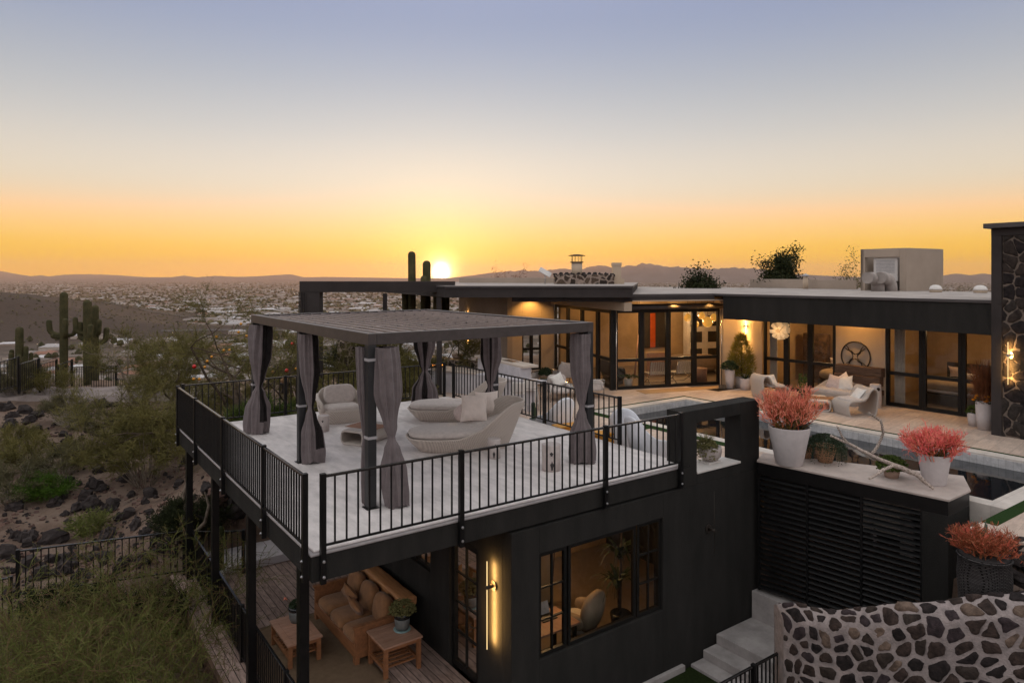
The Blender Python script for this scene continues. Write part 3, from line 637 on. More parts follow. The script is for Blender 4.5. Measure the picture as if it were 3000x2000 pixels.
def shrub(name, label, loc, rad, h, rng, green='leaf_olive', stem='twig_gray', n=900, stems=26, tw=.014, ln=.28, leaf=.035, cat='shrub', group=None, side=5):
    t = thing(name, label, cat, loc, 0, group); mb = MB(); tips = []
    for i in range(stems):
        a = rng.uniform(0,6.28); q = rng.uniform(.15,1)**.6; tgt = Vector((math.cos(a)*rad*q, math.sin(a)*rad*q, h*(1.05-.55*q*q)*rng.uniform(.75,1.1)))
        b0 = Vector((math.cos(a)*.12*rad, math.sin(a)*.12*rad, -.15)); mid = b0.lerp(tgt, .55) + Vector((rng.gauss(0,.08), rng.gauss(0,.08), .12*h)); mb.tube([b0, mid, tgt], [.014+.004*h,.010,.004], 4, 0, cap=False)
        d = (tgt-mid).normalized()
        for f in (.25,.5,.75,1): tips.append((mid.lerp(tgt, f), d)); 
        tips.append((b0.lerp(mid, .75), d))
    mb.build('stems', M[stem], t); f = MB(); sprays(f, tips, rng, n, ln, tw, 0, side, leaf=leaf, lmi=0); f.build('foliage', M[green], t); return t
def rock_mesh(rng, sz=(1,1,.7)):
    mb = MB(); s = rng.uniform(0,99)
    def fn(u, v):
        th = u*2*math.pi; ph = (v-.5)*math.pi; p = Vector((math.cos(ph)*math.cos(th), math.cos(ph)*math.sin(th), math.sin(ph)))
        k = .72 + .42*mnoise.noise(p*1.3+Vector((s,s,s))) + .12*mnoise.noise(p*4+Vector((s,0,s)))
        q = p*k; q = Vector((round(q.x*2.2)/2.2*.6+q.x*.4, round(q.y*2.2)/2.2*.6+q.y*.4, round(q.z*2.2)/2.2*.6+q.z*.4)); return Vector((q.x*sz[0], q.y*sz[1], q.z*sz[2]))
    return mb.grid(fn, 11, 7, 0, False, True)
def gz(p): return ground_h(p.x, p.y)
def ground_at(px, d): p = dr(d, (px-1500)/FPX*d); p.z = gz(p); return p
def ground_px(px, py):                                   # first ground point met along a line of sight
    d = 8.0
    while d < 60:
        p = atd(px, py, d)
        if p.z <= ground_h(p.x, p.y): p.z = ground_h(p.x, p.y); return p
        d += .12
    return ground_at(px, 36)

# ------------------------------------------------------------------ hillside: rocks, ledge, saguaros, shrubs, fences
rng = random.Random(5)
rp_list = []
for i in range(7):
    mb = rock_mesh(rng, (1, rng.uniform(.6,1), rng.uniform(.45,.8))); rp_list.append((mb, M['rock'] if i < 5 else M['rock_red']))
rock_first = {}
def place_rock(k, p, s, label, grp):
    if k not in rock_first: rock_first[k] = o = rp_list[k][0].build('boulder', rp_list[k][1])
    else: o = rock_first[k].copy(); COL.objects.link(o)
    o.location = p + Vector((0,0,s*.16)); o.rotation_euler = (rng.uniform(-.3,.3), rng.uniform(-.3,.3), rng.uniform(0,6)); o.scale = (s,)*3; return tag(o, label, 'boulder', grp)
spots = [(290,1385,.55),(330,1365,.65),(362,1375,.5),(305,1350,.5),(270,1425,.6),(300,1440,.55),(385,1455,.6),(440,1455,.65),(265,1490,.7),(320,1495,.75),(375,1515,.6),(350,1525,.5),(395,1545,.5),(160,1480,.5),(70,1590,.6),(95,1580,.7),(155,1590,.75),(170,1575,.7),(45,1580,.6),(20,1630,.7),(490,1525,.5),(510,1540,.5),(560,1520,.6),(640,1490,.8),(660,1460,.7),(620,1530,.8),(690,1500,.8),(40,1225,.8),(70,1210,.9),(20,1200,.9),(110,1220,.8),(140,1205,.7),(85,1240,.8),(30,1255,.9),(60,1285,.8),(100,1275,.7),(210,1225,.7),(240,1215,.7),(300,1195,.8),(335,1190,.8),(270,1195,.7),(370,1660,.6),(180,1690,.6),(210,1660,.5),(310,1640,.6),(480,1620,.5),(425,1650,.5),(240,1690,.5),(120,1700,.6),(90,1660,.6),(420,1570,.45),(460,1590,.45),(230,1540,.45),(200,1530,.4),(520,1600,.5),(150,1310,.5),(200,1290,.5),(660,1420,.8),(610,1440,.7)]
for i, (px, py, s) in enumerate(spots):
    p = ground_px(px, py); red = i in (17, 23, 57)
    place_rock(rng.choice((5,6)) if red else rng.randrange(5), p, s*rng.uniform(.42,.66), 'reddish brown lava boulder half sunk in the brown hillside' if red else 'dark lava boulder half sunk in the brown hillside', 'reddish boulders on the hillside' if red else 'dark boulders on the hillside')
for i in range(150):
    px = rng.uniform(0, 640); py = rng.uniform(1230, 1850); p = ground_px(px, py)
    if p.x > -.6 and p.y < 9.6: continue
    place_rock(rng.randrange(5), p, rng.choice((.10,.13,.17,.22,.30))*rng.uniform(.8,1.2), 'dark lava boulder half sunk in the brown hillside', 'dark boulders on the hillside')
mb = MB()
for i in range(2600):
    p = ground_px(rng.uniform(0, 700), rng.uniform(1200, 1720))
    s = rng.choice((.03,.04,.05,.07,.10)); 
    if p.x > -.5 and p.y < 9.6: continue
    mb.obox(p, (s*rng.uniform(.7,1.5), s, s*rng.uniform(.5,1)), Matrix.Rotation(rng.uniform(0,6),4,'Z') @ Matrix.Rotation(rng.uniform(-.6,.6),4,'X'), rng.choice((0,0,1)))
tag(mb.build('gravel', [M['rock_red'], M['rock']]), 'loose reddish gravel strewn over the hillside', 'gravel', kind='stuff')
# pale rock ledge along the crest
mb = MB()
def ledge(u, v):
    d = 34.5 + 3.0*v; r = lerp(-27.5, -14.5, u); p = dr(d, r); z0 = -2.30 + .16*mnoise.noise(Vector((u*9, v*2, 0))) + .12*v
    e = min(u, 1-u, v, 1-v); return Vector((p.x, p.y, z0 - (.75 if e < .001 else 0) + .05*mnoise.noise(Vector((u*40, v*8, 2)))))
mb.grid(ledge, 70, 12, 0, True); tag(mb.build('ledge', M['ledge_rock']), 'pale flat rock ledge along the crest of the hillside', 'rock ledge')
ob = bpy.data.objects['ledge']
# saguaros
def rib_col(mb, pts, rad, ribs=13, mi=0, seg=39):
    pts = [Vector(p) for p in pts]; n_ = len(pts); vs = []; a = Vector((1,0,0))
    for i in range(n_):
        t_ = (pts[min(i+1,n_-1)]-pts[max(i-1,0)]).normalized(); a = (a - t_*a.dot(t_)).normalized() if (a - t_*a.dot(t_)).length > .1 else t_.orthogonal().normalized(); b_ = t_.cross(a)
        for k in range(seg):
            an = 2*math.pi*k/seg; r_ = rad[i]*(1+.085*math.cos(an*ribs)); vs.append(pts[i]+a*(math.cos(an)*r_)+b_*(math.sin(an)*r_))
    mb.add(vs, [(i*seg+k, i*seg+(k+1) % seg, (i+1)*seg+(k+1) % seg, (i+1)*seg+k) for i in range(n_-1) for k in range(seg)], mi, True)
    o = len(mb.v)-seg; mb.f.append([o+k for k in range(seg)]); mb.m.append(mi); mb.sm.append(True)
def column_pts(p0, p1, r, k=9):
    pts = [Vector(p0).lerp(Vector(p1), i/k) for i in range(k+1)]; rs = [r*(.86+.14*math.sin(min(1,i/k*1.3)*2.2)) for i in range(k+1)]
    t_ = (pts[-1]-pts[-2]).normalized(); e = pts[-1]
    for f, g in ((.45,.9),(.8,.62),(.97,.26)): pts.append(e + t_*r*f); rs.append(rs[k]*g)
    return pts, rs
def saguaro(label, loc, h, r, arms, group=None):
    t = thing('saguaro', label, 'cactus', loc, math.atan2(RT.y, RT.x), group)       # local x runs across the view
    mb = MB(); pts, rs = column_pts((0,0,-.5), (0,0,h-r), r); rib_col(mb, pts, rs); mb.build('trunk', M['saguaro'], t)
    for (z0, x, y, z1, zt, ra) in arms:      # leaves the trunk at z0, bends out to x,y at z1, stands up to zt
        mb = MB(); o = Vector((math.copysign(r*.5, x), 0, z0)); z1 = min(z1, z0+ra*2.6); q = Vector((x*1.02, y, z0-.02)); e = Vector((x, y, z1)); pts = []; 
        for i in range(7): f = i/6; pts.append(o*(1-f)**2 + q*2*f*(1-f) + e*f*f)
        rs = [ra*(.75+.25*i/6) for i in range(7)]
        if zt > z1 + .05:
            p2, r2 = column_pts(e, (x*1.04, y, zt-ra), ra, 5); pts += p2[1:]; rs += r2[1:]
        else:
            t_ = (pts[-1]-pts[-2]).normalized(); pts += [pts[-1]+t_*ra*.5, pts[-1]+t_*ra*.9]; rs += [ra*.85, ra*.3]
        rib_col(mb, pts, rs, 10, 0, 30); mb.build('arm', M['saguaro'], t)
    return t
def S(px, d): p = ground_at(px, d); return p
p = S(187, 40); k = 40/FPX; zt = CAM.z - (855-HOR)*k; saguaro('tall single saguaro with four short arms before the valley', p, zt-p.z, .205, [(2.75,-.83,0,3.3,CAM.z-(936-HOR)*k-p.z,.15),(2.65,.30,-.34,3.2,CAM.z-(931-HOR)*k-p.z,.14),(2.7,.52,.2,2.95,2.9,.12),(2.6,-.45,-.3,2.72,2.7,.11)])
p = S(256, 39.5); zt = CAM.z-(877-HOR)*k; saguaro('thick saguaro with stubby arms beside its darker twin', p, zt-p.z, .215, [(2.9,-.55,-.2,3.4,CAM.z-(926-HOR)*k-p.z,.13),(2.55,-.42,.0,3.0,CAM.z-(940-HOR)*k-p.z,.15),(2.55,.38,-.36,3.0,CAM.z-(946-HOR)*k-p.z,.14)])
p = S(279, 41); k2 = 41/FPX; zt = CAM.z-(893-HOR)*k2; saguaro('saguaro with two upright arms standing behind its thick twin', p, zt-p.z, .18, [(2.2,.62,.05,3.0,CAM.z-(958-HOR)*k2-p.z,.15),(2.7,.40,-.3,3.3,CAM.z-(934-HOR)*k2-p.z,.135)])
p = S(57, 39); k2 = 39/FPX; p.z = -2.5; zt = CAM.z-(957-HOR)*k2; saguaro('short saguaro with clustered arms rising over the sloping fence', p, zt-p.z, .19, [(.9,-.42,0,1.3,CAM.z-(1023-HOR)*k2-p.z,.12),(.8,-.26,-.3,1.2,2.0,.11),(.9,.36,0,1.35,CAM.z-(1013-HOR)*k2-p.z,.12),(.7,.5,.2,1.2,1.95,.10),(.8,.2,-.34,1.3,1.9,.11)])
p = dr(36, (1250-1500)/FPX*36, -1.3); k2 = 36/FPX; zt = CAM.z-(763-HOR)*k2
saguaro('great many armed saguaro rising behind the flat roof before the sun', p, zt-p.z, .20, [(2.0,-.75,0,3.0,CAM.z-(736-HOR)*k2-p.z,.19),(2.2,-.10,-.3,3.1,CAM.z-(807-HOR)*k2-p.z,.17),(2.1,.95,0,3.0,4.6,.22),(2.2,-1.1,.1,3.2,4.4,.17),(2.3,.62,-.5,3.1,4.7,.22)])
# ------------------------------------------------------------------ dark lower building that carries the roof terrace
ZL = -3.5                                               # lower terrace floor
D_, W_ = 9.55, 7.70
gh = thing('lower_building', 'dark charcoal stucco building carrying the roof terrace with lounge furniture', 'building', (3.34, 0, ZL), world=True)
sd_ = M['stucco_dark']
mb = MB(); mb.box(3.34,0,-4.4, 3.92,.25,-.46); mb.box(6.96,0,-4.4, 10.0,.25,-.46); mb.box(3.92,0,-4.4,6.96,.25,-2.72); mb.box(3.92,0,-.93,6.96,.25,-.46)
mb.box(3.34,.25,-4.4, 3.56,1.02,-.46); mb.box(3.34,2.02,-4.4,3.56,2.75,-.46); mb.box(3.34,1.02,-1.05,3.56,2.02,-.46)
mb.box(3.34,2.75,-4.4,3.56,4.9,-2.05); mb.box(3.34,4.9,-4.4,3.56,9.4,-.46); mb.box(3.34,2.75,-.8,3.56,4.9,-.46)
mb.box(3.56,9.2,-4.4,10,9.4,-.46); mb.box(9.8,.25,-4.4,10,9.2,-.46)
mb.build('wall', sd_, gh, .008)
mb = MB(); mb.box(.02,.02,-.42,W_,.14,-.065); mb.box(.02,.14,-.42,.14,D_,-.065); mb.box(.14,D_-.12,-.42,W_,D_,-.065); mb.box(W_-.12,.14,-.42,W_,D_-.12,-.065)
mb.box(.14,.14,-.40,W_-.12,D_-.12,-.30)
mb.build('fascia', M['stucco_dark'], gh, .008)
mb = MB(); mb.box(0,0,-.062,W_+.02,D_+.02,-.03); mb.build('deck_edge', M['deck_edge'], gh, .012)
mb = MB(); mb.prism([(.06,.06),(W_,.06),(W_,D_),(.06,D_)], -.0295, 0); mb.build('deck_floor', M['deck'], gh, .014)
for y in (.62, 3.35, 6.1, 8.8):
    mb = MB(); mb.box(.03,y-.075,-4.2,.17,y+.075,-.421); mb.build('support_post', M['black_metal'], gh, .006)
# parapet wall with the square opening
mb = MB(); mb.box(7.53,0,-.459,7.96,.42,1.05); mb.box(9.39,0,-.459,10.05,.42,1.05); mb.box(7.96,0,.79,9.39,.42,1.05); mb.box(7.96,0,-.459,9.39,.42,-.25)
mb.build('parapet', sd_, gh, .01)
mb = MB(); mb.box(7.97,-.012,-.249,9.38,.62,-.205); mb.build('niche_sill', M['pot_white'], gh, .006)
def window_unit(parent, name, P, x0, x1, z0, z1, cols, rows, fw=.055, dp=.07, mw=.028, gl='glass', outer=True):
    """P(x, z, off) maps the opening's own plane to the world"""
    fr = MB(); 
    def bx(a, b, c, d, o0, o1, q):
        vs = [P(x, z, o) for o in (o0, o1) for x, z in ((a,c),(b,c),(b,d),(a,d))]; q.add(vs, [(0,1,2,3),(4,7,6,5),(0,4,5,1),(1,5,6,2),(2,6,7,3),(3,7,4,0)])
    bx(x0,x1,z0,z0+fw,0,dp,fr); bx(x0,x1,z1-fw,z1,0,dp,fr); bx(x0,x0+fw,z0+fw,z1-fw,0,dp,fr); bx(x1-fw,x1,z0+fw,z1-fw,0,dp,fr)
    for i in range(1, cols): x = lerp(x0+fw, x1-fw, i/cols); bx(x-mw/2,x+mw/2,z0+fw,z1-fw,.012,dp-.012,fr)
    for j in range(1, rows): z = lerp(z0+fw, z1-fw, j/rows); bx(x0+fw,x1-fw,z-mw/2,z+mw/2,.015,dp-.015,fr)
    f = fr.build(name, M['frame'], parent); 
    g = MB(); g.add([P(x0+fw,z0+fw,dp*.5), P(x1-fw,z0+fw,dp*.5), P(x1-fw,z1-fw,dp*.5), P(x0+fw,z1-fw,dp*.5)], [(0,1,2,3)])
    o = g.build('pane', M[gl], f); return f
PY = lambda x, z, o: (x, .05 + o, z)
for x0, x1, c, r in ((3.94,4.56,2,3),(4.60,6.26,1,1),(6.30,6.94,2,3)):
    window_unit(gh, 'window', PY, x0, x1, -2.70, -.95, c, r)
PX = lambda y, z, o: (3.39 + o, y, z)
window_unit(gh, 'window', PX, 2.77, 3.38, -2.03, -.82, 2, 2); window_unit(gh, 'window', PX, 3.42, 4.88, -2.03, -.82, 1, 1)
dr_ = window_unit(gh, 'glass_door', PX, 1.04, 2.0, -3.48, -1.07, 2, 4, fw=.11)
mb = MB(); mb.tube([(3.36,1.10,-2.45),(3.31,1.10,-2.45)], .012, 8); mb.tube([(3.31,1.10,-2.45),(3.31,1.24,-2.46)], .011, 8); mb.build('handle', M['iron'], dr_)
dr_.children[-1].location = (0,0,0)
# rooms behind the lower windows
mb = MB(); mb.box(3.56,.26,-3.56,9.79,9.19,-3.5); mb.build('inner_floor', M['inner_floor'], gh)
mb = MB(); mb.box(3.57,4.6,-3.49,9.79,4.7,-.5); mb.build('inner_wall', M['inner_wall'], gh)
mb = MB(); mb.box(3.57,.27,-.56,9.79,9.19,-.5); mb.build('ceiling', M['inner_wall'], gh)
light('room_light', 'POINT', (5.6,2.5,-.95), 110, (1,.60,.26), .15); light('room_light', 'POINT', (4.6,6.2,-.95), 50, (1,.60,.26), .15)
t = thing('desk', 'long wooden desk just inside the lower window', 'desk', (4.6,1.0,-3.5)); mb = MB(); mb.box(-.65,-.38,.72,.78,.38,.76); mb.build('top', M['teak_top'], t, .004)
for x in (-.58, .70):
    for y in (-.3, .3): mb = MB(); mb.box(x-.03,y-.03,0,x+.03,y+.03,.72); mb.build('leg', M['iron'], t)
t = thing('desk_lamp', 'black desk lamp with cone shade inside the lower window', 'lamp', (4.2,1.05,-2.74)); mb = MB(); mb.lathe([(.09,0),(.09,.02),(.012,.03),(.012,.42)], seg=14); mb.build('stem', M['iron'], t); mb = MB(); mb.lathe([(.16,.28),(.05,.48),(.03,.5)], seg=18); mb.build('shade', M['iron'], t, solid=.006)
t = thing('laptop', 'open laptop lying on the wooden desk', 'laptop', (4.95,1.1,-2.739)); mb = MB(); mb.box(-.17,-.12,0,.17,.12,.018); mb.build('base', M['inner_dark'], t, .003); mb = MB(); mb.obox((0,.16,.11), (.34,.012,.23), Matrix.Rotation(-.35,4,'X')); mb.build('screen', M['galv'], t)
t = thing('armchair', 'pale fleece armchair seen through the lower window', 'armchair', (5.85,1.25,-3.5), R(200)); mb = MB(); mb.cushion((0,0,.36), (.75,.75,.32)); mb.build('seat', M['white_cloth'], t); mb = MB(); mb.cushion((0,.34,.68), (.8,.26,.75), Matrix.Rotation(-.15,4,'X')); mb.cushion((-.36,.05,.55), (.2,.6,.3)); mb.cushion((.36,.05,.55), (.2,.6,.3)); mb.build('backrest', M['inner_sofa'], t)
rngp = random.Random(21)
t = thing('house_plant', 'tall dark strap leaved plant inside the lower window', 'plant', (6.75,.95,-3.5)); mb = MB(); mb.lathe([(.16,0),(.22,.4),(.2,.42)], seg=16); mb.build('pot', M['pot_glaze'], t)
mb = MB()
for s in range(3):
    hh = (1.0, 1.6, 2.3)[s]; mb.tube([(.05*s-.05,.03*s,.35),(.06*s-.08,0,hh)], .02, 5, 1)
    for i in range(26):
        a = rngp.uniform(0,6.28); L_ = rngp.uniform(.4,.7); q0 = Vector((.06*s-.08,0,hh+rngp.uniform(-.1,.08))); dv = Vector((math.cos(a), math.sin(a), 0)); prev = q0; w0 = .045
        for j in range(1,5):
            f = j/4; q = q0 + dv*L_*f + Vector((0,0,.28*math.sin(f*2.2)*L_*2 - .55*L_*f*f)); sd = dv.cross(UP)*w0*(1.1-f)
            mb.add([prev-sd*1.1, prev+sd*1.1, q+sd, q-sd], [(0,1,2,3)]); prev = q
mb.build('leaves', [M['leaf_deep'], M['bark']], t)
t = thing('wall_panel', 'tall framed panel leaning inside the lower window', 'picture', (5.9,2.6,-3.5)); mb = MB(); mb.obox((0,0,1.2), (.9,.05,2.4), Matrix.Rotation(.1,4,'X')); mb.build('board', M['old_wood'], t); mb = MB(); mb.obox((0,-.04,1.2), (.78,.03,2.2), Matrix.Rotation(.1,4,'X')); mb.build('face', M['inner_wall'], t)

def rod_lamp(label, P0, nrm, z0, z1, zr, col=None, lit=True, side=Vector((0,0,0)), off=.22, power=6, tilt=0, metal='iron'):
    """wall lamp: round plate, short arm and a thin upright rod standing off the wall"""
    t = thing('wall_lamp', label, 'wall lamp', P0); c = Vector((0,0,zr)); n_ = Vector(nrm).normalized()
    mb = MB(); Q = n_.to_track_quat('Z','Y').to_matrix().to_4x4(); vs = []
    mb.tube([c, c+n_*.03], .085, 24); mb.build('plate', M[metal], t, .004); mb = MB(); mb.tube([c+n_*.03, c+n_*(off+.03)], .032, 14); mb.build('arm', M[metal], t)
    mb = MB(); mb.tube([c+n_*off+Vector((0,0,z0-zr)), c+n_*off+Vector((0,0,z1-zr))], .0055, 8); mb.build('rod', M['lamp_tube'] if lit else M[metal], t)
    if lit:
        x = n_*(.085 if off < .17 else .12); l_ = light('lamp_light', 'AREA', x + Vector((0,0,(z0+z1)/2)), power, (1,.55,.16), .03, sy=(z1-z0)*.92, parent=t); l_.rotation_euler = (-n_).to_track_quat('-Z','Y').to_euler()
    return t
rod_lamp('lit brass rod lamp glowing on the dark lower wall beside the glass door', (3.34,.50,-1.5), (-1,0,0), -1.02, .46, .02, power=42, off=.15)
rod_lamp('unlit black rod lamp on the dark lower wall', (8.30,0,-1.42), (0,-1,0), -.46, .82, 0, lit=False, off=.16)

# ------------------------------------------------------------------ railings
def railing(name, label, p0, p1, z0, h, posts, pitch=.118, ext=0, out=None, pw=.075, cat='railing', ptop=.02, bh=.09, bw=.022, bolt=False, topw=.045, zs=None, group=None):
    p0 = Vector((p0[0], p0[1], 0)); p1 = Vector((p1[0], p1[1], 0)); d = p1-p0; Ln = d.length; u = d/Ln; an = math.atan2(u.y, u.x)
    zf = zs or (lambda s: z0)
    t = thing(name, label, cat, (p0.x, p0.y, zf(0)), 0, group); b0 = Vector((0,0,-zf(0)))
    def at(s, z): return u*s + Vector((0,0,z)) + b0
    for s in posts:
        zz = zf(s); mb = MB(); mb.obox(at(s, zz+(h+ptop-ext)/2), (pw,pw,h+ptop+ext), an); po = mb.build('post', M['black_metal'], t, .004)
        if bolt:
            nn = Vector(out); mb = MB()
            for zb in (-.12, -.33): c = at(s, zz+zb) + nn*(pw/2); mb.tube([c, c+nn*.012], .021, 12); mb.tube([c+nn*.012, c+nn*.024], .012, 6)
            mb.build('bolt', M['bolt'], po)
    mb = MB(); seg = sorted(posts)
    for a, b_ in zip(seg, seg[1:]): mb.bar(at(a, zf(a)+h-.02), at(b_, zf(b_)+h-.02), topw, .035)
    mb.build('top_rail', M['rail_top'], t, .004); mb = MB()
    for a, b_ in zip(seg, seg[1:]): mb.bar(at(a+pw/2, zf(a)+bh), at(b_-pw/2, zf(b_)+bh), .03, .028)
    mb.build('bottom_rail', M['black_metal'], t)
    proto = None
    for a, b_ in zip(seg, seg[1:]):
        k = max(1, round((b_-a)/pitch))
        for i in range(1, k):
            s = lerp(a, b_, i/k); zz = zf(s); q = at(s, zz)
            if proto is None: mb = MB(); mb.box(-bw/2,-bw/2,bh,bw/2,bw/2,h-.035); proto = mb.build('baluster', M['black_metal'], t); proto.location = q; proto.rotation_euler = (0,0,an)
            else: c = proto.copy(); COL.objects.link(c); c.parent = t; c.location = q
    return t
railing('railing', 'black railing run along the open side edge over the support posts', (-.05,.10), (-.05,9.42), 0, 1.05, [0,1.95,4.66,7.2,9.3], out=(-1,0,0), ext=.41, bolt=True)
railing('railing', 'black railing run with bolted posts above the dark lower wall', (.15,-.05), (7.42,-.05), 0, 1.05, [0,2.2,5.24,7.26], pitch=.172, out=(0,-1,0), ext=.43, bolt=True)
railing('railing', 'black railing run along the far edge of the roof terrace', (.1,9.6), (7.6,9.6), 0, 1.05, [0,2.55,5.1,7.5], pitch=.150)
railing('railing', 'black railing run between the roof terrace and the paved patio', (7.73,9.25), (7.73,1.98), 0, 1.05, [0,4.55,7.27], pitch=.165, ext=.1)
railing('railing', 'low black railing along the edge of the plank terrace below', (.20,9.05), (.20,.2), ZL, 1.05, [0,1.9,4.7,7.35,8.85], pitch=.118)
railing('railing', 'short black railing behind the plank terrace beside the pale slab', (.20,9.05), (1.24,8.36), ZL, 1.05, [0,1.25], pitch=.14)
f0 = ground_at(-60,18.6); f1 = Vector((.15,9.1,0))
railing('fence', 'black metal fence crossing the slope below the boulders', (-3.25,9.95), (.05,9.12), ZL, 1.08, [0,3.4], pitch=.15, zs=lambda s: ZL)
railing('fence', 'black metal fence panel stepping down at the edge of the picture', (-6.3,10.6), (-3.3,9.97), -4.05, 1.05, [0,2.98], pitch=.15)
railing('fence', 'black metal fence beside the concrete steps below the stone wall', (4.2,-1.93), (7.95,-1.93), -4.05, 1.1, [0,2.9,3.72], pitch=.12, zs=lambda s: -4.05)

# ------------------------------------------------------------------ lower plank terrace
mb = MB(); mb.prism([(-.25,-.6),(3.34,-.6),(3.34,8.45),(-.25,9.3)], -3.62, -3.504); tag(mb.build('plank_terrace', M['plank']), kind='structure')
mb = MB(); mb.box(-.32,-.6,-3.75,-.255,9.3,-3.50); mb.box(-.25,-.7,-4.3,3.33,-.6,-3.56); tag(mb.build('terrace_edge', M['old_wood']), kind='structure')
mb = MB(); mb.prism([(.75,8.50),(2.9,8.50),(3.3,10.6),(.2,10.6)], -3.7, lambda x, y: -3.32 + .10*(y-8.5)); tag(mb.build('concrete_slab', M['slab']), 'pale concrete slab behind the plank terrace', 'slab')
mb = MB()
def rugf(u, v): return (.34+1.86*u, 2.1+3.3*(1-v), -3.497+.004*math.sin(u*9)*math.sin(v*7) + (.04*sm(.9,1,u)*sm(.93,1,v)))
mb.grid(rugf, 24, 30, 0, True); tag(mb.build('rug', M['rug'], solid=.006, off=0), 'brown woven rug under the wooden coffee table', 'rug')
def table(name, label, cat, c, rz, lx, ly, h, top='teak_top', leg=.075, slats=True, shelf=.2, group=None):
    t = thing(name, label, cat, c, rz, group); mb = MB(); bwid = .11
    mb.box(-lx/2,-ly/2,h-.035,lx/2,-ly/2+bwid,h); mb.box(-lx/2,ly/2-bwid,h-.035,lx/2,ly/2,h); mb.box(-lx/2,-ly/2+bwid+.003,h-.035,-lx/2+bwid,ly/2-bwid-.003,h); mb.box(lx/2-bwid,-ly/2+bwid+.003,h-.035,lx/2,ly/2-bwid-.003,h)
    n_ = max(3, round((lx-2*bwid)/.13))
    for i in range(n_):
        a = lerp(-lx/2+bwid, lx/2-bwid, i/n_)+.003; b_ = lerp(-lx/2+bwid, lx/2-bwid, (i+1)/n_)-.003; mb.box(a,-ly/2+bwid+.004,h-.033,b_,ly/2-bwid-.004,h-.003)
    mb.build('table_top', M[top], t, .004)
    for x in (-1,1):
        for y in (-1,1): mb = MB(); cx, cy_ = x*(lx/2-leg*.8), y*(ly/2-leg*.8); mb.box(cx-leg/2,cy_-leg/2,0,cx+leg/2,cy_+leg/2,h-.036); mb.build('leg', M['teak'], t, .005)
    mb = MB(); q = .02; mb.box(-lx/2+leg,-ly/2+leg*.5,h-.11,lx/2-leg,-ly/2+leg*.5+q,h-.037); mb.box(-lx/2+leg,ly/2-leg*.5-q,h-.11,lx/2-leg,ly/2-leg*.5,h-.037); mb.box(-lx/2+leg*.5,-ly/2+leg,h-.11,-lx/2+leg*.5+q,ly/2-leg,h-.037); mb.box(lx/2-leg*.5-q,-ly/2+leg,h-.11,lx/2-leg*.5,ly/2-leg,h-.037); mb.build('apron', M['teak'], t)
    mb = MB(); mb.box(-lx/2+leg*.4,-ly/2+leg*.45,shelf-.05,lx/2-leg*.4,-ly/2+leg*.45+.05,shelf); mb.box(-lx/2+leg*.4,ly/2-leg*.45-.05,shelf-.05,lx/2-leg*.4,ly/2-leg*.45,shelf)
    k = max(4, round((lx-.2)/.11))
    for i in range(k): x = lerp(-lx/2+.14, lx/2-.14, i/(k-1)); mb.box(x-.028,-ly/2+leg*.45+.051,shelf-.045,x+.028,ly/2-leg*.45-.051,shelf-.02)
    mb.build('slatted_shelf', M['teak'], t, .002); return t
table('coffee_table', 'slatted teak coffee table standing on the brown rug', 'table', (1.13,4.1,ZL), R(90), 1.15, .66, .46)
table('side_table', 'square teak end table holding a grey pot beside the wooden sofa', 'table', (2.48,2.56,ZL), R(90), .78, .78, .60)
# wooden sofa
t = thing('wooden_sofa', 'wooden framed sofa with ochre cushions against the dark wall', 'sofa', (2.38,4.08,ZL))       # faces -x, runs along y
mb = MB(); mb.box(-.50,-1.05,.12,-.45,1.05,.34); mb.box(-.449,-1.0,.2,.42,1.0,.26); mb.box(.40,-1.05,.12,.46,1.05,.75); mb.build('frame', M['teak'], t, .006)
for y in (-1,1):
    mb = MB(); mb.box(-.50,y*1.07-.025,.10,.46,y*1.07+.025,.66); mb.box(-.53,y*1.07-.05,.661,.5,y*1.07+.05,.70); mb.build('armrest', M['teak'], t, .006)
    for x in (-.455,.41): mb = MB(); mb.box(x-.045,y*1.05-.06,0,x+.045,y*1.05+.06,.12); mb.build('leg', M['teak'], t, .005)
for i in (-1,0,1):
    mb = MB(); mb.cushion((-.09,i*.675,.38), (.80,.672,.25), pw=5.5); mb.build('seat_cushion', M['ochre'], t)
    mb = MB(); mb.cushion((.27,i*.66+.02,.67), (.24,.63,.56), Matrix.Rotation(.20,4,'Y'), pw=3.6); mb.build('back_cushion', M['ochre'], t)
t = thing('timber_beam', 'thick rough timber beam lying along the back of the wooden sofa', 'beam', (3.02,4.15,ZL+.60)); mb = MB()
def logf(u, v):
    a = u*2*math.pi; y = lerp(-1.12,1.12,v); w_ = .17+.012*mnoise.noise(Vector((y*2,a,1))); hh = .10; cx = math.copysign(abs(math.cos(a))**.45, math.cos(a)); s_ = math.copysign(abs(math.sin(a))**.45, math.sin(a))
    return (cx*w_*(1+.10*mnoise.noise(Vector((y*3,4,9)))*(cx < 0)), y, .25+s_*hh + .01*mnoise.noise(Vector((y*4,a,3))))
mb.grid(logf, 28, 40, 0, True, True); o = len(mb.v); mb.f.append(list(range(28))[::-1]); mb.m.append(0); mb.sm.append(False); mb.f.append([40*28+i for i in range(28)]); mb.m.append(0); mb.sm.append(False); mb.build('beam', M['log'], t)
for yy in (-.9,.9): mb = MB(); mb.box(-.06,yy-.05,-.60,.06,yy+.05,.16); mb.build('post', M['teak'], t)
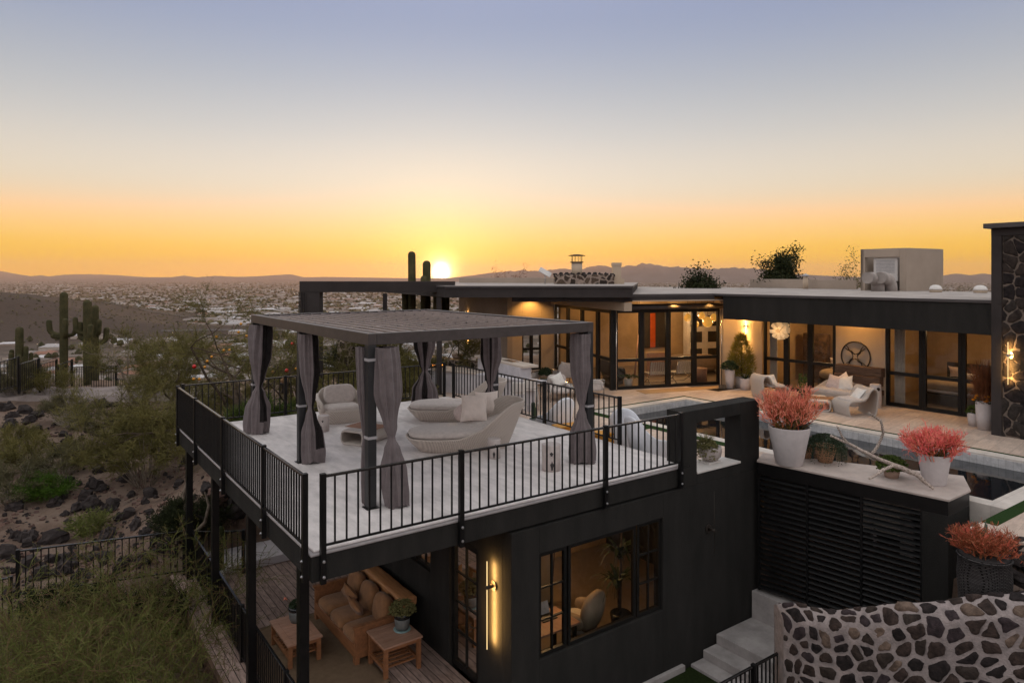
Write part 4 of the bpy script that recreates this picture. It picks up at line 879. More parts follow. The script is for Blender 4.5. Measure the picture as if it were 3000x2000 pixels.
def pillow(label, p, sz, Mx, mt='pillow', pinch=.10, grp=None):
    mb = MB(); hx, hy, hz = sz[0]/2, sz[1]/2, sz[2]/2; n_ = 18
    if not pinch: mb.cushion((0,0,0), sz, Mx, nu=28, nv=16)
    else:
        sd0 = sum(map(ord, label)) % 97
        for s_ in (1, -1):
            def pf(u, v):
                x, y = 2*u-1, 2*v-1; q = (1-abs(x)**2.6)*(1-abs(y)**2.6); ed = abs(x*y)
                k = 1-.11*(1-abs(y)**1.5) if abs(x) > abs(y) else 1-.11*(1-abs(x)**1.5)
                z = s_*(hz*max(0,q)**.55 + .012*mnoise.noise(Vector((x*2.2+sd0,y*2.2,s_)))*q + .004)
                return Mx @ Vector((x*hx*(1-.10*(1-y*y)), y*hy*(1-.10*(1-x*x)), z))
            mb.grid(pf, n_, n_, 0, True)
    o = mb.build('pillow', M[mt]); o.location = p; return tag(o, label, 'pillow', grp)
Q = lambda rx, ry, rz: (Matrix.Rotation(rz,4,'Z') @ Matrix.Rotation(ry,4,'Y') @ Matrix.Rotation(rx,4,'X'))
pillow('small ochre throw pillow standing near the middle of the wooden sofa', (2.36,4.42,ZL+.68), (.42,.42,.15), Q(.0,1.15,.25) @ Matrix.Rotation(.75,4,'Z'), 'ochre', .06)
pillow('small ochre throw pillow leaning toward the armrest by the end table', (2.26,3.86,ZL+.66), (.43,.43,.15), Q(.1,1.0,.1) @ Matrix.Rotation(.70,4,'Z'), 'ochre', .06)
def succulent_mass(mb, c, rx, ry, rz, n, rng, sz=.03, mi=0, trail=0):
    for i in range(n):
        a = rng.uniform(0,6.28); ph = math.asin(rng.uniform(-.15,1)); k = rng.uniform(.75,1.08); p = Vector((c[0]+math.cos(a)*math.cos(ph)*rx*k, c[1]+math.sin(a)*math.cos(ph)*ry*k, c[2]+math.sin(ph)*rz*k))
        if trail and rng.random() < trail: p.z -= rng.uniform(0,.25)
        for j in range(5): b_ = j*1.257; quadleaf(mb, p+Vector((math.cos(b_)*sz*.4, math.sin(b_)*sz*.4, 0)), sz, rng, mi, .6, .6)
rng = random.Random(31)
t = thing('potted_succulent', 'grey glazed pot with a bushy succulent on the teak end table', 'potted plant', (2.66,2.60,ZL+.60))
mb = MB(); mb.lathe([(.155,0),(.165,.018),(.15,.02)], seg=28); mb.build('saucer', M['aqua'], t); mb = MB(); mb.lathe([(.12,.022),(.135,.10),(.15,.26),(.142,.265)], seg=28); mb.build('pot', M['pot_gray'], t); mb = MB(); mb.lathe([(.152,.235),(.158,.34),(.143,.34),(.135,.29),(.0,.29)], seg=28); mb.build('rim', M['pot_glaze'], t)
mb = MB(); succulent_mass(mb, (0,0,.36), .24, .24, .18, 520, rng, .034); mb.build('foliage', M['succulent'], t)
t = thing('potted_plant', 'dark glazed pot with a sparse plant on the teak coffee table', 'potted plant', (1.22,4.35,ZL+.46))
mb = MB(); mb.lathe([(.10,0),(.13,.08),(.135,.24),(.12,.25)], seg=24); mb.build('pot', M['pot_gray'], t); mb = MB(); mb.lathe([(.137,.22),(.145,.30),(.13,.30),(.12,.26),(0,.26)], seg=24); mb.build('rim', M['pot_glaze'], t)
mb = MB(); succulent_mass(mb, (0,0,.30), .12, .12, .12, 90, rng, .04); quads = [quadleaf(mb, Vector((-.16+rng.uniform(-.03,.03), .16+rng.uniform(-.03,.03), .42+rng.uniform(-.03,.03))), .06, rng, 1) for i in range(9)]; mb.tube([(0,0,.28),(-.1,.1,.36),(-.16,.16,.42)], .005, 4, 2); mb.build('foliage', [M['leaf_deep'], M['coral'], M['twig_brown']], t)
t = thing('potted_cactus', 'white pot holding two upright column cacti by the short railing', 'potted plant', (.62,8.15,ZL))
mb = MB(); mb.lathe([(.15,0),(.19,.34),(.17,.34),(.16,.3),(0,.3)], seg=24); mb.build('pot', M['pot_white'], t)
for x, hh in ((.05,1.25),(-.09,1.05)): mb = MB(); pts, rs = column_pts((x,0,.28), (x,.02,hh), .075, 6); rib_col(mb, pts, rs, 6, 0, 24); mb.build('cactus_stem', M['leaf_dark'], t)

# ------------------------------------------------------------------ pergola on the roof terrace
PX0, PY0, PWD, PDP, PT = 1.43, 1.265, 4.72, 6.775, 2.83
pg = thing('pergola', 'bronze metal pergola with a louvred roof over the lounge furniture', 'pergola', (PX0, PY0, 0)); BM = M['bronze']
hw = .075; bt = .19
for x in (0, PWD):
    mb = MB(); mb.box(x-hw,-hw-.001,PT-bt,x+hw,PDP+hw+.001,PT); mb.build('beam', BM, pg, .006)
for y in (0, PDP):
    mb = MB(); mb.box(hw+.001,y-hw,PT-bt,PWD-hw-.001,y+hw,PT-.002); mb.build('beam', BM, pg, .006)
for x in (0, PWD):
    for y in (0, PDP/2, PDP):
        mb = MB(); mb.box(x-hw+.002,y-hw+.002,.012,x+hw-.002,y+hw-.002,PT-bt-.001); po = mb.build('post', M['bronze_post'], pg, .008)
        mb = MB(); mb.box(x-.11,y-.11,0,x+.11,y+.11,.012); mb.build('base_plate', M['black_metal'], po, .002)
        mb = MB(); 
        for z in ((1.12, 2.38) if (x, y) == (0, 0) else (1.12,)): mb.box(x-hw-.006,y-hw-.006,z,x+hw+.006,y+hw+.006,z+.045)
        mb.build('tie_strap', M['strap'], po)
# louvres run along the length of the roof, in four bays
nl = 18
for bay in range(4):
    mb = MB(); y0 = lerp(hw+.02, PDP-hw-.02, bay/4)+.018; y1 = lerp(hw+.02, PDP-hw-.02, (bay+1)/4)-.018
    for i in range(nl):
        x = lerp(hw+.07, PWD-hw-.07, i/(nl-1)); tl = -.085; c, s = math.cos(tl), math.sin(tl); hwid = .110
        prof = [(-hwid,-.020),(-hwid,.004),(-hwid*.94,.009),(-hwid*.84,.002),(hwid,.0),(hwid,-.010)]
        P = [(x+px_*c-pz_*s, PT-.035+px_*s+pz_*c) for px_, pz_ in prof]; k = len(P)
        mb.add([(a, y0, b_) for a, b_ in P]+[(a, y1, b_) for a, b_ in P], [tuple(range(k)), tuple(range(k, 2*k))[::-1]]+[(j, k+j, k+(j+1) % k, (j+1) % k) for j in range(k)])
    mb.build('louvre_panel', M['louvre'], pg)
mb = MB()
for bay in range(1, 4): y = lerp(hw+.02, PDP-hw-.02, bay/4); mb.box(hw+.005,y-.014,PT-.14,PWD-hw-.005,y+.014,PT-.035)
mb.build('crossbar', BM, pg)
mb = MB()
for x in (.10, PWD-.10): mb.tube([(x,.14,PT-bt-.03),(x,PDP-.14,PT-bt-.03)], .012, 8)
mb.build('curtain_track', M['black_metal'], pg)
def curtain(label, c, wx, wy, seed, tie=1.12, rot=0, dark=(.55,.95), lean=(0,0), fl=1.0, ztop=2.60, hem=True):
    rng = random.Random(seed); ph = [rng.uniform(0,6.28) for _ in range(6)]; fr = (8, 13, 3)
    key = [(0,.92),(.10,1.04),(.3,1.0),(.48,.62),(tie/ztop,.30),(.62,.66),(.8,1.0),(1,1.0)]
    key = [(0,1.0*fl),(.08,1.06*fl),(.22,1.0*fl),(.36,.56),(.425,.27),(.50,.50),(.72,1.0),(.92,.98),(1,.92)]      # from the floor up
    def w_(f):
        for (a, b_), (c_, d_) in zip(key, key[1:]):
            if a <= f <= c_: t_ = (f-a)/(c_-a); t_ = t_*t_*(3-2*t_); return lerp(b_, d_, t_)
        return key[-1][1]
    mb = MB(); nu, nv = 180, 46; vs = []; wx *= .98; wy *= .95
    for j in range(nv+1):
        f = j/nv; z = .02+f*(ztop-.02); k = w_(f); am = .20*min(1, abs(f-.425)*5+.35)
        for i in range(nu):
            a = 2*math.pi*i/nu; q = 1+am*(.62*(1-2*abs(math.sin(.5*(fr[0]*a+ph[0]+f*1.6))))+.40*(1-2*abs(math.sin(.5*(fr[1]*a+ph[1]-f*2.1))))+.40*math.sin(fr[2]*a+ph[2]+f*3)) + .05*math.sin(f*13+ph[3]+a*2)
            x = math.cos(a)*wx*k*q; y = math.sin(a)*wy*k*q; cr, sr = math.cos(rot), math.sin(rot)
            vs.append((x*cr-y*sr + lean[0]*(1-f), x*sr+y*cr + lean[1]*(1-f), z + (.025*math.sin(a*3+ph[4]) if j == 0 else 0)))
    fs = []; o = 0
    for j in range(nv):
        for i in range(nu):
            mb.f.append([j*nu+i, j*nu+(i+1) % nu, (j+1)*nu+(i+1) % nu, (j+1)*nu+i]); mb.sm.append(True); f = i/nu
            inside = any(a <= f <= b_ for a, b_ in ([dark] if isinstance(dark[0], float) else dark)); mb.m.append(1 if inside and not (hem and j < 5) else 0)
    mb.v = vs; ob = mb.build('curtain', [M['curtain'], M['curtain_dark']]); ob.location = c; tag(ob, label, 'curtain', 'grey pergola curtains tied to their posts'); return ob
# angle 0 of a bundle looks to the view's right
VR = math.atan2(RT.y, RT.x)
def post_at(i, j): return Vector((PX0 + i*PWD, PY0 + j*PDP/2, 0))
off = lambda p, r, d=0: tuple(p + RT*r + FW*d)
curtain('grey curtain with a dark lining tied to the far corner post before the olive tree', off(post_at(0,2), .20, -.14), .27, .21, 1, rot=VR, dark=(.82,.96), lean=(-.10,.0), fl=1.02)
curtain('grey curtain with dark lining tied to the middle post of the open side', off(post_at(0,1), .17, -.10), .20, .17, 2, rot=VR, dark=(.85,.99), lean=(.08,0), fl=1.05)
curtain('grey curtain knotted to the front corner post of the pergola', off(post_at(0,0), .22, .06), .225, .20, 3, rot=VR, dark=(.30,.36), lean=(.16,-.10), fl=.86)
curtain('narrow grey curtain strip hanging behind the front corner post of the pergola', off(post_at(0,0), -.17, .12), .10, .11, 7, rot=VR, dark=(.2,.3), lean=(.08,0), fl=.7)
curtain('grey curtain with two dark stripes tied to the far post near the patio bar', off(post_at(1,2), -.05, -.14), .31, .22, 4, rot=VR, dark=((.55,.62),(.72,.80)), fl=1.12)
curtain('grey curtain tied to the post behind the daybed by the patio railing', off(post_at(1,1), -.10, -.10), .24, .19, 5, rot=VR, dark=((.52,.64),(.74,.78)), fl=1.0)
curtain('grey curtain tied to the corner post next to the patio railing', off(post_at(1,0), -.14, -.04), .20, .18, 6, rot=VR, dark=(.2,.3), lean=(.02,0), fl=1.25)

# ------------------------------------------------------------------ lounge furniture on the roof terrace
def outline(a, lx, ly, p=3.2):
    c, s = math.cos(a), math.sin(a); return math.copysign(abs(c)**(2/p), c)*lx, math.copysign(abs(s)**(2/p), s)*ly
def daybed(label, loc, rz, grp):
    t = thing('daybed', label, 'daybed', loc, rz, grp); mb = MB(); nu = 96
    def H(x, y): return .31 + .70*sm(-.22,.84,x/1.26)**1.1
    def shell(u, v):
        a = u*2*math.pi; bx, by = outline(a, .96, .42, 2.8); tx, ty = outline(a, 1.26, .64, 2.8)
        if v <= .55: f = v/.55; k = f**.85; x = lerp(bx,tx,k); y = lerp(by,ty,k); return (x + .10*f*(x > 0), y, f*H(tx,ty))
        if v <= .7: f = (v-.55)/.15; k = 1-.045*f; return (tx*k+.10*(tx > 0), ty*k, H(tx,ty)+.022*math.sin(f*math.pi))
        f = (v-.7)/.3; k = lerp(.955,.80,f); return (tx*k+.10*(tx > 0)*(1-f), ty*k, lerp(H(tx,ty),.26,f))
    mb.grid(shell, nu, 20, 0, True, True); mb.add([(x, y, .26) for x, y in [tuple(c*.82 for c in outline(2*math.pi*i/40,1.26,.64,2.8)) for i in range(40)]], [tuple(range(40))])
    mb.build('wicker_base', M['wicker'], t); mb = MB()
    def cu(u, v):
        th = u*2*math.pi; ph = (v-.5)*math.pi; sg = lambda x, p: math.copysign(abs(x)**p, x)
        k = sg(math.cos(ph), .30); ox, oy = outline(th, 1.16, .56, 3.0); x, y = ox*k, oy*k; z = sg(math.sin(ph),.75)*.095
        return (x-.04, y, .37 + z + .24*sm(.30,1.2,x) + .02*math.cos(x*1.2)*math.cos(y*2.5))
    mb.grid(cu, 56, 18, 0, True, True); mb.build('cushion', M['cushion'], t); return t
a_ = atz(1205,1335,0); b_ = atz(1520,1325,0); AX = math.atan2((b_-a_).y, (b_-a_).x)
c_ = atz(1358,1310,0)
daybed('wicker daybed with a grey mattress nearest the bolted railing', c_, AX+R(6), 'daybeds on the roof terrace')
c2 = atz(1335,1226,0)
daybed('wicker daybed standing behind the one that holds the pillows', c2, AX+R(-4), 'daybeds on the roof terrace')
p = atz(1396,1240,.42); qz = AX
pillow('large cream pillow standing upright on the nearer daybed', tuple(atd(1389,1195, p.dot(FW)-CAM.dot(FW)-.15)), (.64,.62,.20), Q(0,0,AX) @ Q(R(68),0,R(-20)) @ Q(0,0,R(4)))
pillow('small round pink pillow with raised stitching on the nearer daybed', tuple(atd(1362,1203, p.dot(FW)-CAM.dot(FW)+.0)), (.52,.36,.22), Q(0,0,AX) @ Q(R(64),R(-35),0), 'pillow_pink', 0)
pillow('cream pillow mostly hidden behind the large upright one', tuple(atd(1428,1180, p.dot(FW)-CAM.dot(FW)+.25)), (.56,.54,.17), Q(0,0,AX) @ Q(R(72),0,R(12)))
def ring_extrude(mb, prof, y0, y1, th, mi=0, bulge=0, n=10):
    """closed loop of a given wall thickness pulled along y"""
    k = len(prof); P = [Vector((a, 0, b_)) for a, b_ in prof]; inn = []
    for i in range(k):
        tn = (P[(i+1) % k]-P[i-1]).normalized(); nn = Vector((tn.z, 0, -tn.x)); inn.append(P[i]-nn*th)
    rows = [(o_, y0), (o_, y1)] if False else None
    sect = []
    for j in range(n+1):
        y = lerp(y0, y1, j/n); e = abs(j/n*2-1); s = 1-bulge*e**4
        sect.append(([Vector((p.x*s, y, p.z)) for p in P], [Vector((p.x*s, y, p.z)) for p in inn]))
    vs = [p for o_, i_ in sect for p in o_+i_]; W2 = 2*k; fs = []
    for j in range(n):
        for i in range(k):
            i2 = (i+1) % k; fs.append((j*W2+i, j*W2+i2, (j+1)*W2+i2, (j+1)*W2+i)); fs.append((j*W2+k+i2, j*W2+k+i, (j+1)*W2+k+i, (j+1)*W2+k+i2))
    for i in range(k): i2 = (i+1) % k; fs.append((i2, i, k+i, k+i2)); b0 = n*W2; fs.append((b0+i, b0+i2, b0+k+i2, b0+k+i))
    mb.add(vs, fs, mi, True)
def rrect(lx, h, r, z0=0, k=7, tl=0):
    pts = []
    for cx, cz, a0 in ((lx-r, h-r, 0), (-lx+r, h-r, 90), (-lx+r, r, 180), (lx-r, r, 270)):
        for i in range(k+1): a = R(a0+90*i/k); pts.append((cx+math.cos(a)*r, z0+cz+math.sin(a)*r))
    return pts
def wicker_table(label, loc, rz, lx=.62, ly=.33, h=.34, mt='wicker_h'):
    t = thing('wicker_table', label, 'coffee table', loc, rz); mb = MB(); ring_extrude(mb, rrect(ly, h, .13), -lx, lx, .045, 0, .14, 14); o = mb.build('wicker_frame', M[mt], t, .012)
    mb = MB()
    for i in range(7): y = lerp(-ly+.12, ly-.12, i/6); mb.box(-lx+.13,y-.028,h+.001,lx-.13,y+.028,h+.010)
    for v in range(len(mb.v)): pass
    mb.build('slat_top', M['teak'], t, .003); return t
b3 = atz(1075,1290,0); wicker_table('low wicker coffee table with a slatted top on the roof terrace', b3, VR+R(-26), .55, .36, .33)
# hollow-armed wicker armchair
def lounge_chair(label, loc, rz, mt='wicker', w_=1.0, dp=.95, sc_=1.0, grp=None):
    t = thing('lounge_chair', label, 'armchair', loc, rz, grp); mb = MB(); nu = 72
    def shell(u, v):
        a = u*2*math.pi; bx, by = outline(a, w_*.43, dp*.40, 3.2); tx, ty = outline(a, w_*.54, dp*.52, 3.2); bk = sm(.0,.9,ty/(dp*.52)); Hh = .34 + .50*bk**1.1*(1-.35*abs(tx/(w_*.54))**3)
        if v <= .6: f = v/.6; k = f**.9; return (lerp(bx,tx,k), lerp(by,ty,k)+.06*f*bk, f*Hh)
        if v <= .75: f = (v-.6)/.15; k = 1-.09*f; return (tx*k, ty*k+.06*bk, Hh+.02*math.sin(f*math.pi))
        f = (v-.75)/.25; k = lerp(.91,.80,f); return (tx*k, ty*k+.06*bk*(1-f), lerp(Hh,.25,f))
    mb.grid(shell, nu, 18, 0, True, True); mb.add([(x, y, .25) for x, y in [tuple(c*.82 for c in outline(2*math.pi*i/40,w_*.54,dp*.52,3.2)) for i in range(40)]], [tuple(range(40))])
    mb.build('wicker_base', M[mt], t)
    for s in (-1,1):
        mb = MB(); mb.tube([(s*w_*.50,-dp*.38,.33),(s*w_*.52,-dp*.30,.50),(s*w_*.53,-dp*.05,.545),(s*w_*.52,dp*.25,.60),(s*w_*.48,dp*.42,.66)], [.05,.055,.055,.055,.05], 10); mb.build('arm', M[mt], t)
    mb = MB(); mb.cushion((0,-.06,.36), (w_*.80,dp*.78,.20), pw=5); mb.build('seat_cushion', M['cushion'], t)
    mb = MB(); mb.cushion((0,.22,.66), (w_*.74,.20,.52), Matrix.Rotation(-.30,4,'X'), pw=5); mb.build('back_cushion', M['cushion'], t); return t
b4 = atz(1000,1232,0); lounge_chair('wicker armchair with a square back cushion on the roof terrace', b4, VR+R(28), 'wicker', 1.10, .95)
def stool(label, loc, r, h, seed):
    t = thing('log_stool', label, 'stool', loc); rg = random.Random(seed); mb = MB(); ph = rg.uniform(0,6)
    mb.lathe([(r*.96,0),(r,.02),(r*.98,h*.5),(r,h-.012),(r*.97,h)], seg=40, wob=lambda a, z: 1+.03*math.sin(3*a+ph)+.018*math.sin(7*a+ph*2)); mb.build('body', M['petrified'], t)
    mb = MB()
    for k in range(2):
        a0 = math.atan2(-FW.y,-FW.x)+(-.15+.3*k)+rg.uniform(-.2,.2); z0 = h*(.22+.46*k); hh = h*(.17 if k == 0 else .08)
        pts = [(math.cos(a0+.16*math.cos(x)*(1+.3*math.sin(3*x)))*r*1.035, math.sin(a0+.16*math.cos(x)*(1+.3*math.sin(3*x)))*r*1.035, z0+hh*math.sin(x)*(1+.25*math.sin(5*x))) for x in [6.283*i/18 for i in range(18)]]; mb.add(pts, [tuple(range(18))])
    mb.build('dark_knot', M['petri_dark'], t); return t
stool('pale petrified wood stool beside the nearer daybed', atz(1448,1340,0), .135, .40, 1)
stool('large petrified wood stool near the bolted railing', atz(1615,1375,0), .185, .50, 2)
stool('pale petrified wood stool behind the curtained post in the middle', atz(948,1262,0), .135, .38, 3)
# ------------------------------------------------------------------ patio, pool and the house
ZP = -.45
def flat(name, poly, z0, z1, mt, kind='structure', label=None, cat=None, bevel=0):
    mb = MB(); mb.prism(poly, z0, z1); o = mb.build(name, M[mt], bevel=bevel); return tag(o, label, cat, kind=kind)
PX_0, PX_1, PY_0, PY_1 = 11.65, 15.4, -3.9, 6.6          # pool, inside of the coping
mb = MB()
for a in ((7.76,6.95,17.6,13.2),(15.75,-6.2,19.85,6.95),(7.76,.43,11.3,6.95),(10.06,.03,11.3,.43),(9.7,-5.05,15.75,-4.25)): mb.box(a[0],a[1],-.60,a[2],a[3],ZP)
tag(mb.build('patio', M['paver']), kind='structure')
mb = MB(); c = .35
mb.box(PX_0-c,PY_0-c,-1.6,PX_0,PY_1+c,ZP+.004); mb.box(PX_1,PY_0-c,-1.6,PX_1+c,PY_1+c,ZP+.004); mb.box(PX_0,PY_1,-1.6,PX_1,PY_1+c,ZP+.004); mb.box(PX_0,PY_0-c,-1.6,PX_1,PY_0,ZP+.004)
tag(mb.build('pool_coping', M['coping'], bevel=.012), kind='structure')
mb = MB(); mb.box(PX_1-.02,PY_0,-1.5,PX_1-.002,PY_1,ZP-.05); mb.box(PX_0+.002,PY_1-.02,-1.5,PX_1-.021,PY_1-.002,ZP-.05); tag(mb.build('pool_tile', M['tile']), kind='structure')
mb = MB(); mb.grid(lambda u, v: (lerp(PX_0, PX_1-.02, u), lerp(PY_0, PY_1-.02, v), -.70), 12, 24, 0, True); tag(mb.build('pool_water', M['water']), kind='structure')
mb = MB()
for a in ((PX_1+c,PY_0-c,PX_1+c+.09,PY_1+c+.09),(PX_0-c-.09,PY_1+c,PX_1+c,PY_1+c+.09),(PX_0-c-.30,1.2,PX_0-c,PY_1+c),(PX_0-c-1.1,PY_0-c-.24,PX_1+c,PY_0-c-.002),(9.2,4.1,PX_0-c-.30,4.4),(9.0,1.9,PX_0-c-.30,2.12)): mb.box(a[0],a[1],ZP-.05,a[2],a[3],ZP+.010)
tag(mb.build('turf', M['turf']), 'strips of short green turf set between the pavers', 'turf', kind='stuff')
flat('lawn', [(3.4,-9),(10.3,-9),(10.3,-.02),(3.4,-.02)], -4.3, -4.06, 'lawn')
mb = MB(); mb.box(5.2,-.09,-4.05,7.5,-.004,-3.93); tag(mb.build('wall_plinth', M['concrete'], bevel=.006), kind='structure')

e1 = Vector((.951,-.307,0)).normalized(); e2 = Vector((.307,.951,0)).normalized()
P0 = Vector((14.69,9.35,0)); P1 = Vector((19.0,7.96,0)); W1 = P0+e2*6.15
def loc_px(p): q = p-CAM; return 1500+FPX*q.dot(RT)/q.dot(FW)
s = 0
while loc_px(W1-e1*s) > 1488: s += .05
W2 = W1-e1*s; s = 0
while loc_px(W2+e2*s) > 1345 and s < 40: s += .05
W3 = W2+e2*s
hs = thing('house', 'long low beige house with flat roofs, dark fascias and lit glass walls', 'house', (P0.x, P0.y, ZP), world=True)
def wallpiece(mb, a, b_, z0, z1, th=.25, side=1):
    d = (b_-a).normalized(); nn = Vector((-d.y, d.x, 0))*th*side; mb.prism([(a.x,a.y),(b_.x,b_.y),(b_.x+nn.x,b_.y+nn.y),(a.x+nn.x,a.y+nn.y)], z0, z1)
def atpx(a, b_, px):                                   # point of a wall line seen at a given column
    lo, hi = 0.0, 1.0
    inc = loc_px(b_) > loc_px(a)
    for _ in range(40):
        m_ = (lo+hi)/2
        if (loc_px(a.lerp(b_, m_)) < px) == inc: lo = m_
        else: hi = m_
    return a.lerp(b_, lo)
mb = MB(); D0 = atpx(W2, W1, 1530); D1 = atpx(W2, W1, 1586)
wallpiece(mb, W2, D0, ZP, 3.0); wallpiece(mb, D1, W1, ZP, 3.0); wallpiece(mb, D0, D1, 1.75, 3.0)
mb.build('wall', M['stucco_beige'], hs, .01)
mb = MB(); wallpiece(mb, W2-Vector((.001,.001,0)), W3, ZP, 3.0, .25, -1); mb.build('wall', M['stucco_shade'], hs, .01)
mb = MB(); F0 = Vector((19.85,6.66,0)); wallpiece(mb, P1, F0, ZP, 2.95); mb.box(19.85,2.06,ZP,20.1,3.75,2.95); mb.box(19.85,2.061,2.31,20.08,-1.6,2.95); mb.box(19.85,3.751,2.31,20.08,6.64,2.95); mb.box(19.86,-1.9,ZP,20.1,-1.3,2.3)
mb.build('wall', M['stucco_beige'], hs, .01)
def glazing(name, a, b_, z0, z1, n, rail, side=1, fw=.10, parent=hs, gl='glass', extra=()):
    """a run of framed glass panels with a waist rail; each panel is one part with its panes as sub-part"""
    u = (b_-a).normalized(); nn = Vector((-u.y, u.x, 0))*side; Ln = (b_-a).length
    def P(x, z, o): p = a+u*x+nn*o; return (p.x, p.y, z)
    for i in range(n):
        x0, x1 = Ln*i/n+.004, Ln*(i+1)/n-.004; fr = MB()
        def bx(q0,q1,c,d,o0=0,o1=.09):
            vs = [P(x, z, o) for o in (o0, o1) for x, z in ((q0,c),(q1,c),(q1,d),(q0,d))]; fr.add(vs, [(0,1,2,3),(4,7,6,5),(0,4,5,1),(1,5,6,2),(2,6,7,3),(3,7,4,0)])
        bx(x0,x1,z0,z0+fw*1.1); bx(x0,x1,z1-fw,z1); bx(x0,x0+fw,z0+fw*1.1,z1-fw); bx(x1-fw,x1,z0+fw*1.1,z1-fw); bx(x0+fw,x1-fw,rail-.055,rail+.055)
        f = fr.build(name, M['frame'], parent); g = MB()
        for c, d in ((z0+fw*1.1,rail-.055),(rail+.055,z1-fw)): g.add([P(x0+fw,c,.045),P(x1-fw,c,.045),P(x1-fw,d,.045),P(x0+fw,d,.045)], [(0,1,2,3)])
        g.build('pane', M[gl], f)
glazing('sliding_door', P0, P1, ZP+.01, 2.5, 4, .64)
glazing('sliding_door', W1, P0, ZP+.01, 2.5, 4, .64, fw=.12)
mb = MB(); mb.prism([tuple((P0-e2*.0-e1*.14)[:2]), tuple((P0+e1*.14)[:2]), tuple((P0+e1*.14+e2*.14)[:2]), tuple((P0-e1*.14+e2*.14)[:2])], ZP, 2.53); mb.build('corner_post', M['frame'], hs)
for o in (-1,):
    mb = MB(); q = P0-e2*.12+e1*.02; mb.tube([(q.x,q.y,ZP),(q.x,q.y,2.5)], .018, 8); mb.build('screen_guide', M['chrome'], hs); mb = MB(); q = P1-e2*.12; mb.tube([(q.x,q.y,ZP),(q.x,q.y,2.5)], .018, 8); mb.build('screen_guide', M['chrome'], hs)
glazing('sliding_door', Vector((19.87,6.62,0)), Vector((19.87,3.76,0)), ZP+.01, 2.3, 3, .66)
glazing('sliding_door', Vector((19.87,2.05,0)), Vector((19.87,-1.30,0)), ZP+.01, 2.3, 3, .62)
glazing('glass_door', D0+e2*.05, D1+e2*.05, ZP+.01, 1.74, 2, .5, fw=.07)
mb = MB(); wallpiece(mb, P0+e2*.02, P1+e2*.02, 2.502, 2.72, .3); mb.build('door_header', M['frame'], hs)
mb = MB(); q0 = P0-e2*.28; q1 = P1-e2*.28-e1*.02; mb.tube([(q0.x,q0.y,2.62),(q1.x,q1.y,2.62)], .09, 16); mb.build('roller_screen', M['fascia_cap'], hs)
mb = MB(); b0 = P0-e2*1.15; wallpiece(mb, b0-e1*.18, W1-e1*.18, 2.53, 2.84, .30, -1); mb.build('header_beam', M['stucco_beige'], hs, .008)
# soffits
mb = MB(); mb.prism([tuple((P0-e2*.95-e1*.3)[:2]), tuple((P1-e2*.95-e1*.2)[:2]), (18.2,6.9), (20.0,6.6), tuple((P1+e2*.3)[:2]), tuple((P0+e2*.3-e1*.3)[:2])], 2.86, 2.90); mb.box(18.16,-1.66,2.955,19.84,6.9,2.99); mb.build('soffit', M['stucco_beige'], hs)
# roofs
A_ = atd(1855,0,24); B_ = atd(1304,0,24); C_ = atd(1113,0,33); up = [A_, B_, C_, atd(1113,0,42), atd(1500,0,42), atd(1870,0,38)]; up = [(p.x, p.y) for p in up]
def inset(poly, d):
    n_ = len(poly); cx = sum(p[0] for p in poly)/n_; cy_ = sum(p[1] for p in poly)/n_; r_ = []
    for x, y in poly: v = Vector((cx-x, cy_-y)); v = v.normalized()*d; r_.append((x+v.x, y+v.y))
    return r_
mb = MB(); mb.prism(inset(up,.05), 3.02, 3.36); mb.build('fascia', M['fascia'], hs, .006)
mb = MB(); mb.prism(up, 3.361, 3.434, 0, 1); mb.build('roof', [M['fascia_cap'], M['roof']], hs, .006)
s0 = atd(1500,0,24.5); s1 = atd(1853,0,24.4); mb = MB(); mb.prism([(s1.x,s1.y),(s0.x,s0.y),tuple((s0+FW*4)[:2]),tuple((s1+FW*4)[:2])], 2.86, 3.018); mb.build('soffit_beam', M['fascia'], hs)
mid = [(18.0,7.45), tuple((P0-e2*.92-e1*.5)[:2]), tuple((P0-e1*.5+e2*9)[:2]), tuple(atz(1880,841,3.1)[:2]), tuple(atz(2180,844,3.1)[:2]), tuple(atz(2500,848,3.1)[:2]), tuple(atz(2730,854,3.1)[:2]), tuple(atz(2950,858,3.1)[:2]), (21,-6), (17.93,-6), (17.93,7.05)]
mb = MB(); mb.prism(mid, 3.04, 3.125, 0, 1); mb.build('roof', [M['fascia_cap'], M['roof']], hs, .006)
mb = MB(); q0 = P0-e2*.90-e1*.45; q1 = Vector((18.0,7.43,0)); wallpiece(mb, q0, q1, 2.87, 3.038, .2); mb.build('fascia', M['fascia'], hs, .006)
mb = MB(); mb.box(17.97,-1.66,2.185,18.16,7.02,3.038); mb.build('fascia', M['stucco_dark'], hs, .008)
# left carport-like frame, patio posts
k = 25/FPX; fa = atd(877,0,25); fb = atd(936,0,25); fc = atd(1116,0,25.0); zt = CAM.z-13*k; zb = CAM.z-45*k
mb = MB(); wallpiece(mb, fa, atd(1330,0,24.9), zb, zt, .5); mb.build('frame_beam', M['fascia'], hs, .01)
mb = MB(); wallpiece(mb, fa+RT*.02, fb, -1.6, zb-.002, .48)
for i in range(4): p = atd(877+6*i,0,25-.001); mb.obox((p.x-FW.x*.02,p.y-FW.y*.02,(zb-1.6)/2), (.035,.04,zb+1.6), YAW-R(90))
mb.build('frame_column', M['fascia'], hs, .01)
def post(px, d, z1, wpx, mt):
    p = atd(px,0,d); mb = MB(); w_ = wpx*d/FPX; mb.obox((p.x,p.y,(z1-1.3)/2), (w_,w_,z1+1.3), YAW-R(90)); mb.build('patio_post', M[mt], hs, .006)
post(1128,27,3.1,11,'fascia'); post(1287,24.6,3.0,15,'fascia')
